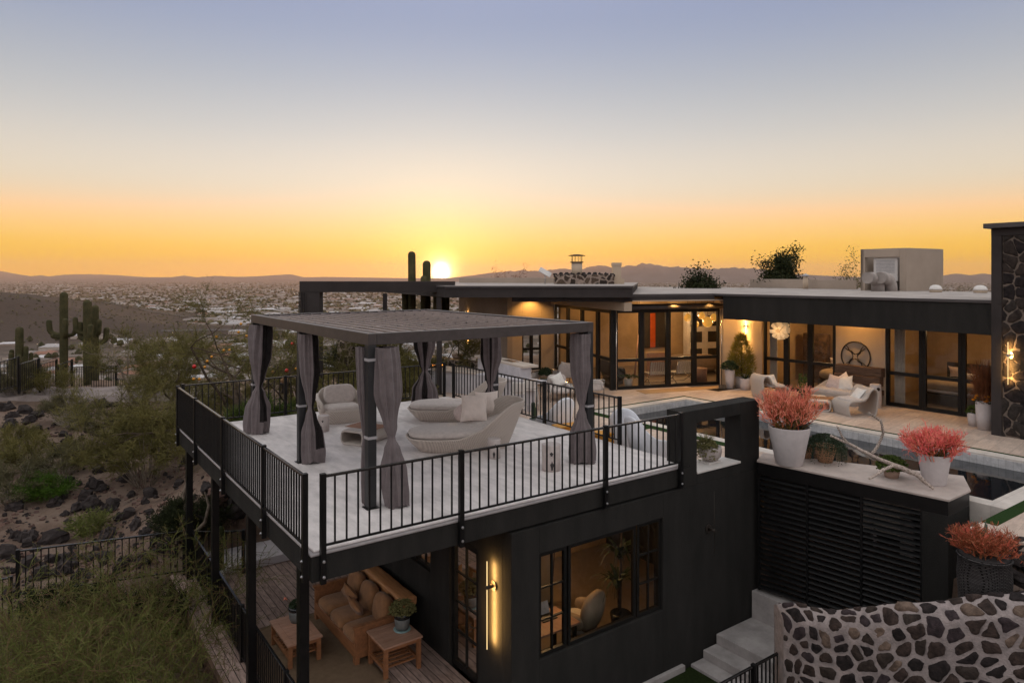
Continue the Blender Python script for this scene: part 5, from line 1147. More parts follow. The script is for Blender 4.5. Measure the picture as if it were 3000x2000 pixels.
# tower
tw = thing('stone_tower', 'dark tower with a lava stone face and a lit rod lamp', 'tower', (17.9,-1.68,ZP), world=True)
mb = MB(); mb.box(17.9,-6,ZP-1,19.8,-1.68,5.03); mb.build('wall', M['fascia'], tw, .01)
ya, yb = atx(2938,1275,17.87).y, atx(2985,1283,17.87).y
mb = MB(); mb.box(17.86,-6,ZP-.5,17.899,ya,4.82); sf_ = mb.build('stone_face', M['mortar_dark'], tw)
mb = MB(); stone_sheet(mb, 1.6, 5.3, .30, lambda s, t, o: (17.862-o, ya-.01-s, ZP+t), 5, gap=.055, hmin=.015, hmax=.04, nm=3, trim=(0,1.5,0.02,5.26)); mb.build('stones', [M['lava_dark'],M['lava_umber'],M['lava_black']], tw)
mb = MB(); mb.box(17.80,-6,ZP-.5,17.899,ya+.01-.0,ZP-.4); mb.box(17.82,-6,4.83,17.898,-1.68,5.029); mb.box(17.82,ya+.012,ZP-.4,17.898,-1.682,4.828); mb.build('surround', M['fascia'], tw, .006)
mb = MB(); mb.box(17.66,-6.2,5.031,20,-1.55,5.16); mb.build('cap', M['fascia_cap'], tw, .008)
yw = atx(2989,900,17.85).y
for z0, z1 in ((3.745-62*.00875, 3.745+8*.00875),(ZP,2.1)):
    mb = MB(); mb.box(17.845,-6,z0,17.858,yw,z1); mb.build('window', M['frame'], tw)
pl_ = atx(2961,1037,17.86); rod_lamp('lit rod lamp glowing on the lava stone face of the tower', (17.86,pl_.y,1.7), (-1,0,0), -.75, .35, -.0, off=.18, power=14, metal='chrome')
# rod lamps by the doors
pq = P1.lerp(F0,.62); nn_ = Vector((-(F0-P1).y, (F0-P1).x, 0)).normalized()*-1
rod_lamp('lit rod lamp above the golden potted shrub on the beige wall', (pq.x+nn_.x*.01,pq.y+nn_.y*.01,1.8), nn_, -1.0, .62, .05, off=.14, power=24, metal='chrome')
pq = W3.lerp(W2,.0); pw_ = atpx(W2, W3, 1371)
pz = atd(1371,0,(pw_-CAM).dot(FW)); nq = Vector((-e2.y, e2.x, 0)); nq = -e1
rod_lamp('slim lit rod lamp on the shaded wall beyond the patio bar', (pw_.x-e1.x*.01,pw_.y-e1.y*.01,1.0), nq, -.9, .9, 0, off=.14, power=24)
# downlights under the eaves
def downlight(label, p, z, pw=18, spot=True):
    t = thing('downlight', label, 'ceiling light', (p.x,p.y,z), 0, 'downlights under the eaves'); mb = MB(); mb.tube([(0,0,0),(0,0,-.012)], .075, 20); mb.build('lens', M['lamp_glow'], t); mb = MB(); mb.lathe([(.077,0),(.095,-.004),(.095,-.014),(.077,-.016)], seg=24); mb.build('trim_ring', M['chrome'], t)
    light('lamp_light', 'SPOT', (0,0,-.03), pw, (1,.52,.13), .06, (0,0,0), t, R(125))
downlight('small downlight under the eave above the folding doors', atpx(P0,P1,1962)-e2*.48, 2.858, 90)
downlight('small downlight under the eave near the roller screen end', atpx(P0,P1,2066)-e2*.48, 2.858, 90)
downlight('downlight under the eave washing the wall with the round metal art', Vector((19.5,2.95,0)), 2.95, 170)
downlight('downlight under the eave beside the tower', Vector((19.45,-1.0,0)), 2.95, 60)
downlight('downlight under the eave over the armchairs beside the glass corner', (W1-e1*1.2)-e2*.45, 3.018, 190)
downlight('downlight under the eave over the golden shrub', P1.lerp(F0,.5)-Vector((.35,.3,0)), 2.855, 150)
# ---- rooms
mb = MB(); mb.prism([tuple(P0[:2]), tuple(P1[:2]), (19.9,6.6), (19.9,-1.9), (27,-1.9), (27,20), tuple((W1+e2*2)[:2])], ZP-.15, ZP+.012); mb.build('inner_floor', M['inner_floor'], hs)
mb = MB(); wallpiece(mb, W1+e2*.0+e1*.3, W1+e1*8.5, ZP, 2.95); wallpiece(mb, P0+e1*8.4+e2*.9, P0+e1*8.4+e2*7, ZP, 2.95, .2, -1); mb.box(24.5,-1.9,ZP,24.7,7.5,2.95); mb.box(20.12,2.8,ZP,24.5,3.0,2.95); mb.box(20.1,-1.95,ZP,24.5,-1.85,2.95); mb.box(20.1,7.0,ZP,24.5,7.15,2.95)
wallpiece(mb, P0+e1*2.75+e2*3.2, P0+e1*4.1+e2*3.2, ZP, 2.9, .15)
mb.build('inner_wall', M['inner_wall'], hs)
mb = MB(); mb.prism([tuple((P0+e2*.35)[:2]), tuple((P1+e2*.35)[:2]), tuple((P1+e1*3.6-e2*.4)[:2]), tuple((P1+e1*4+e2*7)[:2]), tuple((W1+e1*.2)[:2])], 2.905, 2.95); mb.box(20.09,-1.9,2.6,24.6,7.1,2.65); mb.build('ceiling', M['inner_wall'], hs)
IN = lambda a, b_, z=0: P0+e1*a+e2*b_+Vector((0,0,ZP+.012+z))
light('room_light', 'POINT', IN(2.0,2.2,2.5), 120, (1,.62,.29), .2); light('room_light', 'POINT', IN(5.4,4.2,2.5), 120, (1,.62,.29), .2)
light('room_light', 'POINT', (21.6,5.0,1.9), 90, (1,.60,.26), .2); light('room_light', 'POINT', (21.8,.6,2.1), 60, (1,.62,.29), .2)
# pendants
mb_first = None
for i, (px, py, s) in enumerate(((2015,931,.155),(2038,950,.14),(2056,925,.145),(2073,944,.20),(2091,930,.15))):
    d = 28.4 + .25*(i % 3); c = atd(px, py, d); t = thing('pendant_lamp', 'amber glass pendant lamp, %s of the cluster behind the folding doors' % ('nearest the door mullion','lowest','highest','largest','nearest the wall')[i], 'pendant lamp', c, 0, 'amber pendant cluster')
    mb = MB(); mb.lathe([(.25*s,s*1.15),(.6*s,s*.85),(.95*s,s*.35),(s,-.1*s),(.85*s,-.6*s),(.5*s,-.95*s)], seg=20, wob=lambda a, z: 1+.05*math.sin(7*a)); mb.build('shade', M['amber_glass'], t); mb = MB(); mb.lathe([(0,-.25*s),(.3*s,0),(0,.25*s)], seg=12); mb.build('bulb', M['lamp_glow'], t)
    mb = MB(); mb.tube([(0,0,s*1.15),(0,0,2.9-c.z)], .008, 6); mb.build('cord', M['inner_dark'], t)
    light('bulb_light', 'POINT', (0,0,-s*1.2), 5, (1,.55,.2), .05, parent=t)
def sofa(name, label, cat, p, rz, lx, mt, dp=.9):
    t = thing(name, label, cat, p, rz); mb = MB(); mb.cushion((0,0,.26), (lx,dp,.34), pw=6); mb.build('seat', M[mt], t); mb = MB(); mb.cushion((0,dp*.40,.55), (lx,.24,.6), pw=6); mb.build('backrest', M[mt], t)
    for s_ in (-1,1): mb = MB(); mb.cushion((s_*(lx/2-.1),0,.42), (.22,dp,.46), pw=6); mb.build('armrest', M[mt], t)
    mb = MB(); mb.box(-lx/2+.08,-dp/2+.08,0,lx/2-.08,dp/2-.08,.12); mb.build('plinth', M['inner_dark'], t); return t
ea = math.atan2(e1.y, e1.x)
sofa('sofa', 'pale sofa deep inside the room behind the folding doors', 'sofa', IN(5.2,3.2), ea+R(165), 2.2, 'inner_sofa')
pillow('striped tan pillow on the pale sofa inside the room', tuple(IN(4.9,2.95,.62)), (.45,.45,.15), Q(R(65),0,ea), 'pillow'); pillow('plain tan pillow at the far end of the pale sofa inside', tuple(IN(5.7,2.85,.6)), (.45,.45,.15), Q(R(65),0,ea+.4), 'inner_sofa')
def strap_chair(label, p, rz):
    t = thing('strap_chair', label, 'chair', p, rz, 'strap chairs behind the folding doors'); mb = MB()
    for i in range(9): x = lerp(-.36,.36,i/8); mb.box(x-.03,-.32,.40,x+.03,.30,.425); mb.obox((x,.42,.64), (.06,.03,.52), Matrix.Rotation(-.28,4,'X'))
    mb.build('straps', M['white_cloth'], t)
    for s_ in (-1,1): mb = MB(); mb.tube([(s_*.40,-.34,.38),(s_*.40,.30,.38),(s_*.40,.48,.9)], .016, 8); mb.tube([(s_*.40,-.30,0),(s_*.40,.1,.22),(s_*.40,.30,.38)], .016, 8); mb.tube([(s_*.40,.42,0),(s_*.40,.1,.2),(s_*.40,-.34,.38)], .016, 8); mb.build('frame', M['chrome'], t)
    mb = MB(); mb.tube([(-.4,.42,.01),(.4,.42,.01)], .014, 6); mb.tube([(-.4,-.3,.01),(.4,-.3,.01)], .014, 6); mb.build('rail', M['chrome'], t); return t
strap_chair('woven strap lounge chair behind the second folding door panel', IN(2.3,.95), ea+R(170)); strap_chair('woven strap lounge chair behind the third folding door panel', IN(3.35,1.0), ea+R(184))
t = thing('painting', 'tall dark painting with an orange band inside the room', 'painting', IN(3.4,3.17,1.15)); mb = MB(); M4 = Matrix.Rotation(ea,4,'Z')
mb.obox((0,0,.75), (1.15,.05,1.5), ea); mb.build('canvas', M['inner_dark'], t); mb = MB(); q = e1*-.05-e2*.031; mb.obox((q.x,q.y,.75), (.24,.012,1.46), ea); mb.build('orange_band', M['orange'], t)
t = thing('cabinet', 'low tan cabinet below the dark painting', 'cabinet', IN(3.4,2.9)); mb = MB(); mb.obox((0,0,.5), (1.2,.4,1.0), ea); mb.build('body', M['inner_wall'], t, .01); mb = MB(); q = -e2*.205; mb.obox((q.x,q.y,.5), (1.16,.012,.94), ea); mb.build('door', M['teak_top'], t)
t = thing('bookcase', 'tall white shelf unit with dark niches inside the room', 'shelf', IN(7.3,5.4)); mb = MB(); mb.obox((0,0,1.35), (1.9,.4,2.7), ea); mb.build('body', M['white_cloth'], t)
for z in (.55,1.35,2.1):
    for x in (-.5,.45): mb = MB(); q = e1*x-e2*.203; mb.obox((q.x,q.y,z), (.62,.012,.5), ea); mb.build('niche', M['inner_dark'], t)  # flat dark panels colour in the shade of the niches
t = thing('log_table', 'short tree trunk table behind the last folding door panel', 'side table', IN(4.15,.75)); mb = MB(); mb.lathe([(.26,0),(.25,.28),(.27,.55)], seg=18); mb.build('trunk', M['teak_top'], t)
t = thing('potted_fern', 'white pot with a feathery green plant just inside the glass corner', 'potted plant', IN(.75,.35)); mb = MB(); mb.lathe([(.13,0),(.17,.34),(.15,.34),(0,.30)], seg=20); mb.build('pot', M['pot_white'], t); mb = MB(); rng = random.Random(4)
for i in range(60):
    a = rng.uniform(0,6.28); q0 = Vector((0,0,.33)); d = Vector((math.cos(a),math.sin(a),0)); L_ = rng.uniform(.25,.5)
    for j in range(8): f = j/8; p = q0+d*L_*f+Vector((0,0,.45*f-.4*f*f)); quadleaf(mb, p, .09, rng, 0, .25)
mb.build('fronds', M['leaf_green'], t)
t = thing('easel', 'pale wooden easel standing by the inner wall', 'easel', IN(2.3,2.4)); mb = MB(); mb.tube([(-.25,0,0),(0,0,2.1)], .025, 6); mb.tube([(.25,0,0),(0,0,2.1)], .025, 6); mb.tube([(0,.3,0),(0,0,2.0)], .025, 6); mb.tube([(-.2,0,.7),(.2,0,.7)], .025, 6); mb.build('frame', M['teak_top'], t)
sofa('bench', 'dark upholstered bench inside the glass corner', 'bench', IN(.9,2.0), ea+R(80), 1.6, 'inner_dark', .6)
# wing rooms
t = thing('paper_lamp', 'layered white paper pendant glowing behind the first wing door', 'pendant lamp', atd(2286,968,24.6)); mb = MB(); rng = random.Random(8)
for i in range(16): a = i*.785+rng.uniform(-.2,.2); mb.obox((0,math.cos(a)*.2,math.sin(a)*.2), (.05+.3*rng.random(),.24,.12), Matrix.Rotation(a,4,'X'))
mb.build('shade', M['lamp_paper'], t); mb = MB(); mb.tube([(0,0,.2),(0,0,.8)], .006, 6); mb.build('cord', M['inner_dark'], t); light('lamp_light','POINT',(-.35,0,0),3,(1,.6,.27),.12,parent=t)
t = thing('bed', 'rumpled bed with a pale cover behind the wing doors', 'bed', (22.2,.7,ZP+.012)); mb = MB(); mb.cushion((0,0,.52), (2.1,1.7,.36), pw=7); mb.build('mattress', M['white_cloth'], t); mb = MB(); mb.cushion((-.35,0,.60), (1.5,1.86,.34), pw=6); mb.build('cover', M['inner_sofa'], t); mb = MB(); mb.box(-1.0,-.8,0,1.0,.8,.34); mb.build('frame', M['inner_dark'], t); mb = MB(); mb.box(1.05,-.9,0,1.15,.9,1.2); mb.build('headboard', M['inner_dark'], t)
pillow('grey pillow standing on the rumpled bed', (22.85,1.1,ZP+.95), (.55,.4,.16), Q(R(70),0,R(90)), 'pillow_pink'); pillow('white pillow lying low on the rumpled bed', (22.6,.6,ZP+.86), (.6,.4,.15), Q(R(30),0,R(90)), 'white_cloth')
def drape(label, p, h_, wd):
    mb = MB(); mb.grid(lambda u, v: (.045*math.sin(u*28), (u-.5)*wd, v*h_), 60, 2, 0, True); o = mb.build('drape', M['white_cloth']); o.location = p; return tag(o, label, 'curtain')
drape('white drape hanging inside the first wing door', (20.15,6.38,ZP+.02), 2.6, .32); drape('white drape hanging inside the wing door beside the bed', (20.15,1.75,ZP+.02), 2.6, .34)
t = thing('fireplace', 'rough brown stone fireplace front behind the first wing door', 'fireplace', (22.4,6.0,ZP+.9)); mb = MB(); mb.box(-.05,-.5,-.9,.2,.5,1.05); mb.build('panel', M['stone_art'], t)
t = thing('bed', 'dark bed with spotted pillows behind the first wing door', 'bed', (22.4,4.6,ZP+.012)); mb = MB(); mb.cushion((0,0,.5), (2,1.6,.4), pw=7); mb.build('mattress', M['inner_sofa'], t); mb = MB(); mb.box(1.05,-.95,0,1.15,.95,1.25); mb.build('headboard', M['inner_dark'], t); mb = MB(); mb.box(-.95,-.75,0,.95,.75,.32); mb.build('frame', M['inner_dark'], t)
for i, y in enumerate((4.9,4.2)): pillow(('spotted pillow at the far side of the dark bed','spotted pillow at the near side of the dark bed')[i], (22.0,y,ZP+.92), (.5,.45,.15), Q(R(68),0,R(90)), 'pillow')
t = thing('floor_lamp', 'floor lamp with a broad glowing shade behind the first wing door', 'floor lamp', (21.4,3.75,ZP+.012)); mb = MB(); mb.tube([(0,0,0),(0,0,1.75)], .012, 6); mb.lathe([(.15,0),(.15,.02)], seg=16); mb.build('stem', M['iron'], t); mb = MB(); mb.lathe([(.10,1.9),(.3,1.75),(.34,1.68)], seg=20); mb.build('shade', M['lamp_paper'], t); light('lamp_light','POINT',(0,0,1.6),8,(1,.58,.2),.1,parent=t)
# round metal art and bench on the wing wall
cc = atx(2505.6,1044,19.80); t = thing('wall_art', 'round iron wall sculpture with four leaping animals on the beige wall', 'wall art', (19.82,cc.y,cc.z)); mb = MB(); rr = .495
mb.tube([(0,math.cos(a)*rr,math.sin(a)*rr) for a in [2*math.pi*i/64 for i in range(65)]], .022, 8, cap=False); mb.build('ring', M['iron'], t)
for k in range(4):
    a = R(45+90*k); c, s_ = math.cos(a), math.sin(a); mb = MB()
    T = lambda r, q: (-.03, c*r-s_*q, s_*r+c*q)
    mb.tube([T(.30,-.012),T(.20,.018),T(.12,.012)], [.026,.036,.026], 8); mb.tube([T(.13,.01),T(.075,.045),T(.04,.04)], [.022,.016,.008], 6); mb.tube([T(.29,0),T(.38,.035),T(.47,.03)], [.022,.013,.009], 6); mb.tube([T(.29,-.02),T(.37,-.05),T(.465,-.06)], [.022,.013,.009], 6); mb.tube([T(.15,-.01),T(.08,-.04),T(.05,-.06)], [.014,.010,.007], 6); mb.build('animal', M['iron'], t)
t = thing('timber_bench', 'bench of massive dark timbers under the round iron sculpture', 'bench', (19.45,2.80,ZP)); mb = MB()
mb.box(.05,-.78,.92,.32,.78,1.22); mb.box(.02,-.74,.62,.30,.80,.915); mb.build('backrest', M['old_wood'], t, .02); mb = MB(); mb.box(-.10,-.76,.32,.30,.78,.50); mb.build('seat', M['old_wood'], t, .02)
for y in (-.62,.62): mb = MB(); mb.box(-.06,y-.1,0,.25,y+.1,.32); mb.build('leg', M['old_wood'], t, .01)
# roof plant
def rz_base(px, py, z): return atz(px, py, z)
d = 30.7; k = d/FPX
pa = atd(2521,849,31.6); pb = atd(2655,853,30.0); pc = atd(2757,854,31.2); zt = CAM.z+85*30/FPX
t = thing('roof_enclosure', 'beige box on the roof with an open niche holding an air conditioner', 'roof box', (pb.x,pb.y,3.125), world=True)
u = (pa-pb); u.z = 0; Ln = u.length; u.normalize(); nb = Vector((-u.y,u.x,0)); nb = nb if nb.dot(FW) > 0 else -nb; mb = MB()
def qd(mb, x0, x1, z0, z1, o0, o1):
    vs = [tuple(Vector((pb.x,pb.y,0))+u*x+nb*o+Vector((0,0,z))) for o in (o0,o1) for x, z in ((x0,z0),(x1,z0),(x1,z1),(x0,z1))]; mb.add(vs, [(0,1,2,3),(4,7,6,5),(0,4,5,1),(1,5,6,2),(2,6,7,3),(3,7,4,0)])
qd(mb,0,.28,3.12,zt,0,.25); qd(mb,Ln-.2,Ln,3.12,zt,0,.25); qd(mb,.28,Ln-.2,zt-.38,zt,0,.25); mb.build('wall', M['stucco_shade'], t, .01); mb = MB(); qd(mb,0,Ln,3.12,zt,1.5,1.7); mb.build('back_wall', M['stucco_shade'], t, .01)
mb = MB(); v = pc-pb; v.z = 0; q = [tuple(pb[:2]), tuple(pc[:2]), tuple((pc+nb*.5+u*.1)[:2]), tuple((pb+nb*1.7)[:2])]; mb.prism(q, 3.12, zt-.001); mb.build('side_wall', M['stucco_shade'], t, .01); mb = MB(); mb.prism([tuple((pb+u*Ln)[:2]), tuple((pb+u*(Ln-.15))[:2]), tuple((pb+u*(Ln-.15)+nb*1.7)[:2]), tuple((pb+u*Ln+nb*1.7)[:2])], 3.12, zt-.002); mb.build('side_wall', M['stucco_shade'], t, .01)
t = thing('air_conditioner', 'white air conditioner sitting in the niche of the roof box', 'air conditioner', tuple(pb+u*.95+nb*.5+Vector((0,0,3.125-pb.z)))); an = math.atan2(u.y,u.x); mb = MB(); mb.obox((0,0,.95), (1.05,.7,1.05), an); mb.build('case', M['ac_white'], t, .02)
mb = MB(); q = -nb*.352
for i in range(9): mb.obox((q.x,q.y,.82+.065*i), (.80,.012,.035), an)
mb.build('grille', M['galv'], t); mb = MB(); mb.obox((0,0,.21), (.9,.6,.42), an); mb.build('stand', M['galv'], t)
for i in range(2):
    pd = atd(2558+37*i, 850, 29.6); t = thing('roof_duct', ('rounded foam covered duct on the roof nearer the parapet','rounded foam covered duct on the roof beside the white unit')[i], 'duct', (pd.x,pd.y,3.125), an); mb = MB()
    mb.tube([(0,-.45,-.05),(0,-.42,.28),(0,-.2,.52),(0,.15,.58),(0,.5,.58)], [.27,.26,.25,.25,.25], 16); mb.build('duct', M['roof'], t)
pw1 = atz(2197,842,3.125); pw2 = atz(2395,846,3.125); pw3 = atz(2504,847.5,3.125)
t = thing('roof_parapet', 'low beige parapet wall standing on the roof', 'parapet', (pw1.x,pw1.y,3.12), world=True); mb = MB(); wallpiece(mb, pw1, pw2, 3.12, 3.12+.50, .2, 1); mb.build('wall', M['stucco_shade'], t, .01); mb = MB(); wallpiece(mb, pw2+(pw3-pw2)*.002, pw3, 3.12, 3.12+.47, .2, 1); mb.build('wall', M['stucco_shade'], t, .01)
def vent(name, label, px, py, z, r, h_, mt, d=None):
    p = atz(px,py,z); t = thing(name, label, 'roof vent', (p.x,p.y,z)); mb = MB(); mb.tube([(0,0,-.02),(0,0,h_)], r, 18); mb.build('pipe', M[mt], t); mb = MB(); mb.lathe([(r*1.15,h_+.02),(r*1.6,h_+.05),(r*.9,h_+.12),(0,h_+.18)], seg=20); mb.build('cap', M['galv'], t); return t
vent('vent_pipe', 'tan roof vent pipe with a conical metal cap', 2360, 846, 3.125, .13, .62, 'stucco_beige')
for i, (px, py) in enumerate(((2741,856),(2872,858))):
    p = atz(px,py,3.125); t = thing('skylight', ('small domed roof vent nearer the beige roof box','small domed roof vent nearer the tower')[i], 'skylight', (p.x,p.y,3.125)); mb = MB(); mb.lathe([(.22,0),(.22,.10)], seg=20); mb.build('curb', M['stucco_beige'], t); mb = MB(); mb.lathe([(.235,.10),(.235,.14),(.19,.24),(.1,.29),(0,.30)], seg=20); mb.build('dome', M['pot_white'], t)
# chimneys on the upper roof
def wpt(px, d): p = atd(px,0,d); return p
d = 30; k = d/FPX
t = thing('stone_chimney', 'stone chimney base with a capped flue on the upper roof', 'chimney', tuple(wpt(1690,d)[:2])+(3.434,), YAW-R(90)); mb = MB(); rng = random.Random(12)
mb.box(-.98,-.4,-.02,1.58,.5,.40)
mb.build('stone_base', M['stone_garden'], t, .03)
mb = MB()
for i in range(11):
    x = -.95+i*.245; r_ = rock_mesh(rng, (.16,.2,.13)); o = len(mb.v); mb.add([(a+x, b_-.2, c+.40) for a, b_, c in r_.v], r_.f, 0, False)
mb.build('coping_stones', M['rock'], t)
mb = MB(); mb.tube([(0,0,.3),(0,0,.95)], .235, 20); mb.build('flue', M['stucco_beige'], t); mb = MB(); mb.lathe([(.29,.93),(.29,.97)], seg=24); mb.lathe([(.36,1.22),(.37,1.245),(.12,1.29),(0,1.29)], seg=24); mb.build('rain_cap', M['iron'], t)
mb = MB(); 
for i in range(10): a = i*.628; mb.tube([(math.cos(a)*.23,math.sin(a)*.23,.96),(math.cos(a)*.23,math.sin(a)*.23,1.23)], .008, 5)
mb.build('mesh_bars', M['amber_glass' if False else 'iron'], t)
t = thing('square_chimney', 'plain beige square chimney beside the stone one', 'chimney', tuple(wpt(1806,d)[:2])+(3.1,), YAW-R(90)); mb = MB(); mb.box(-.18,-.18,0,.18,.18,1.12); mb.box(.181,-.15,0,.32,.15,.56); mb.build('shaft', M['stucco_beige'], t, .006); mb = MB(); mb.box(-.20,-.20,1.121,.20,.20,1.26); mb.build('crown', M['stucco_beige'], t, .006)
p = wpt(1597,30); t = thing('satellite_panel', 'tilted flat satellite dish on a short pole on the roof', 'satellite dish', (p.x,p.y,3.43), YAW-R(90)); mb = MB(); mb.tube([(0,0,0),(0,0,.42)], .02, 8); mb.build('pole', M['galv'], t); mb = MB(); mb.obox((0,0,.52), (.56,.34,.03), Q(R(38),R(30),0)); mb.build('panel', M['ac_white'], t, .006)
t = thing('roof_parapet', 'long low parapet behind the upper roof before the chimneys', 'parapet', tuple(wpt(1345,36)[:2])+(3.43,), world=True); mb = MB(); wallpiece(mb, wpt(1345,36), wpt(1628,34), 3.2, 3.70, .2); mb.build('wall', M['stucco_shade'], t, .01)
# ------------------------------------------------------------------ patio furniture
def PP(px, py, z=ZP): return atz(px, py, z)
def shell_chair(label, p, rz):
    t = thing('shell_chair', label, 'chair', p, rz, 'white moulded chairs by the pool'); mb = MB(); nu = 64
    def sh(u, v):
        a = u*2*math.pi; bx, by = outline(a, .33, .36, 3); tx, ty = outline(a, .43, .47, 2.6); bk = sm(-.1,1,ty/.47); Hh = .36+.20*sm(-.9,-.1,ty/.47)+.52*bk**1.2*(1-.55*abs(tx/.43)**2.2)
        if v <= .62: f = v/.62; return (lerp(bx,tx,f**.8), lerp(by,ty,f**.8)+.14*bk*f, f*Hh)
        if v <= .72: f = (v-.62)/.10; return (tx*(1-.06*f), ty*(1-.06*f)+.14*bk, Hh+.012*math.sin(f*3.14))
        f = (v-.72)/.28; k = lerp(.94,.62,f); return (tx*k, ty*k+.14*bk*(1-f), lerp(Hh,.33+.03*ty,f**.8))
    mb.grid(sh, nu, 22, 0, True, True); mb.add([(x, y, .33+.03*y) for x, y in [tuple(c*.63 for c in outline(2*math.pi*i/40,.43,.47,2.6)) for i in range(40)]], [tuple(range(40))], 0, True); mb.build('shell', M['white_plastic'], t)
    mb = MB(); mb.lathe([(.30,0),(.33,.02),(.33,.05)], seg=32); mb.build('base', M['white_plastic'], t); return t
shell_chair('white moulded chair beyond the patio railing next to the small potted cacti', PP(1622,1275), VR+R(-150))
shell_chair('white moulded chair with a high back at the gap in the railing', PP(1835,1312), VR+R(165))
shell_chair('white moulded chair partly hidden behind the corner curtain post', PP(1905,1352), VR+R(120))
def yel(label, p, rz):
    t = thing('low_table', label, 'table', p, rz); mb = MB(); mb.prism([(-.42,-.20),(.42,-.16),(.46,0),(.42,.16),(-.42,.20),(-.46,0)], .40, .44); mb.build('top', M['yellow_wood'], t, .01)
    mb = MB(); mb.box(-.30,-.12,0,.30,.12,.399); mb.build('base', M['yellow_wood'], t, .02); return t
yel('low yellow wooden table between the white chairs and the railing', PP(1668,1292), VR+R(30)); yel('low yellow wooden table beside the high backed white chair', PP(1772,1318), VR+R(10))
rng = random.Random(77)
def pot_cactus(label, p, n=2, h_=.42):
    t = thing('potted_cactus', label, 'potted plant', p); mb = MB(); mb.lathe([(.10,0),(.13,.22),(.115,.22),(0,.19)], seg=18); mb.build('pot', M['pot_gray'], t)
    for i in range(n): mb = MB(); pts, rs = column_pts((.05*i-.02,.03*i,.18), (.05*i-.02,.03*i,.2+h_*(1-.3*i)), .055, 5); rib_col(mb, pts, rs, 7, 0, 21); mb.build('cactus_stem', M['leaf_deep'], t)
pot_cactus('small dark column cactus in a pot by the first patio railing post', PP(1564,1247)); pot_cactus('small column cactus in a pot beside the low yellow table', PP(1643,1272))
# bar with raised counter
ba = PP(1262,1150); bb = PP(1548,1230)
t = thing('patio_bar', 'pale L shaped patio bar with a raised counter', 'bar', (10.2,9.6,ZP), world=True)
b0 = atd(1258,0,25.5); b1 = atd(1420,0,24.2); b2 = atd(1522,0,22.3)
def zat(py, d): return CAM.z-(py-HOR)*d/FPX
mb = MB(); wallpiece(mb, b0, b1, -1.6, zat(1087,24.9)-.05, .9); mb.build('panel', M['counter_panel'], t, .01)
mb = MB(); wallpiece(mb, b0-RT*.05-FW*.05, b1+RT*.02-FW*.05, zat(1087,24.9)-.049, zat(1087,24.9)+.02, 1.0); mb.build('counter', M['counter'], t, .012)
c0 = atd(1398,0,24.8); c1 = atd(1522,0,22.1); zc = zat(1070,22.2)
mb = MB(); wallpiece(mb, c0+FW*.3, c1, -1.2, zc-.08, .45); mb.build('raised_panel', M['counter_panel'], t, .01)
mb = MB(); wallpiece(mb, c0+FW*.3-RT*.12, c1+RT*.1-FW*.08, zc-.079, zc, .62); mb.build('raised_counter', M['counter'], t, .012)
tt = atd(1395,0,23.2); t2 = atd(1570,0,21.3); mb = MB(); wallpiece(mb, tt, t2, zat(1110,22)-.07, zat(1110,22), .55); mb.build('low_counter', M['counter_panel'], t, .012)
mb = MB(); wallpiece(mb, tt+RT*.3+FW*.1, t2-RT*.25+FW*.1, -1.0, zat(1110,22)-.071, .3); mb.build('low_panel', M['counter_panel'], t)
mb = MB(); wallpiece(mb, atd(1470,0,23.4)+FW*.1, atd(1500,0,22.8)+FW*.1, zc+.001, zc+.02, .3); mb.build('sink', M['chrome'], t)
def bar_stool(label, p, rz):
    t = thing('bar_stool', label, 'bar stool', p, rz, 'white bar stools at the patio bar')
    for x in (-1,1):
        for y in (-1,1): mb = MB(); mb.tube([(x*.22,y*.22,0),(x*.17,y*.17,.66)], .016, 8); mb.build('leg', M['pot_white'], t)
    mb = MB(); mb.cushion((0,0,.68), (.42,.42,.05), pw=5); mb.build('seat', M['pot_white'], t)
    mb = MB(); mb.grid(lambda u, v: ((u-.5)*.42, .20+.05*v-.10*(abs(u-.5)*2)**2, .70+.34*v), 10, 6, 0, True); mb.build('backrest', M['pot_white'], t, solid=.015)
    mb = MB(); 
    for s in ((-.2,-.2,.2,-.2),(-.2,.2,.2,.2),(-.2,-.2,-.2,.2),(.2,-.2,.2,.2)): mb.tube([(s[0],s[1],.24),(s[2],s[3],.24)], .011, 6)
    mb.build('footrest', M['pot_white'], t); return t
bar_stool('white bar stool with a perforated back nearest the railing', PP(1517,1216), VR+R(195)); bar_stool('white bar stool tucked behind the first one at the bar', PP(1556,1204), VR+R(170))
def club_chair(label, p, rz, grp='cream club chairs beside the glass corner'):
    t = thing('club_chair', label, 'armchair', p, rz, grp)
    for x in (-1,1): mb = MB(); q = x*.37; mb.tube([(q,-.36,0),(q,-.36,.56),(q,.36,.56),(q,.36,0)], .017, 6); mb.build('side_frame', M['chrome'], t); mb = MB(); mb.cushion((x*.32,0,.42), (.09,.66,.28), pw=6); mb.build('armrest', M['cushion'], t)
    mb = MB(); mb.cushion((0,-.03,.34), (.60,.68,.18), pw=6); mb.build('seat', M['cushion'], t); mb = MB(); mb.cushion((0,.30,.58), (.66,.16,.52), Matrix.Rotation(-.2,4,'X'), pw=6); mb.build('backrest', M['cushion'], t); return t
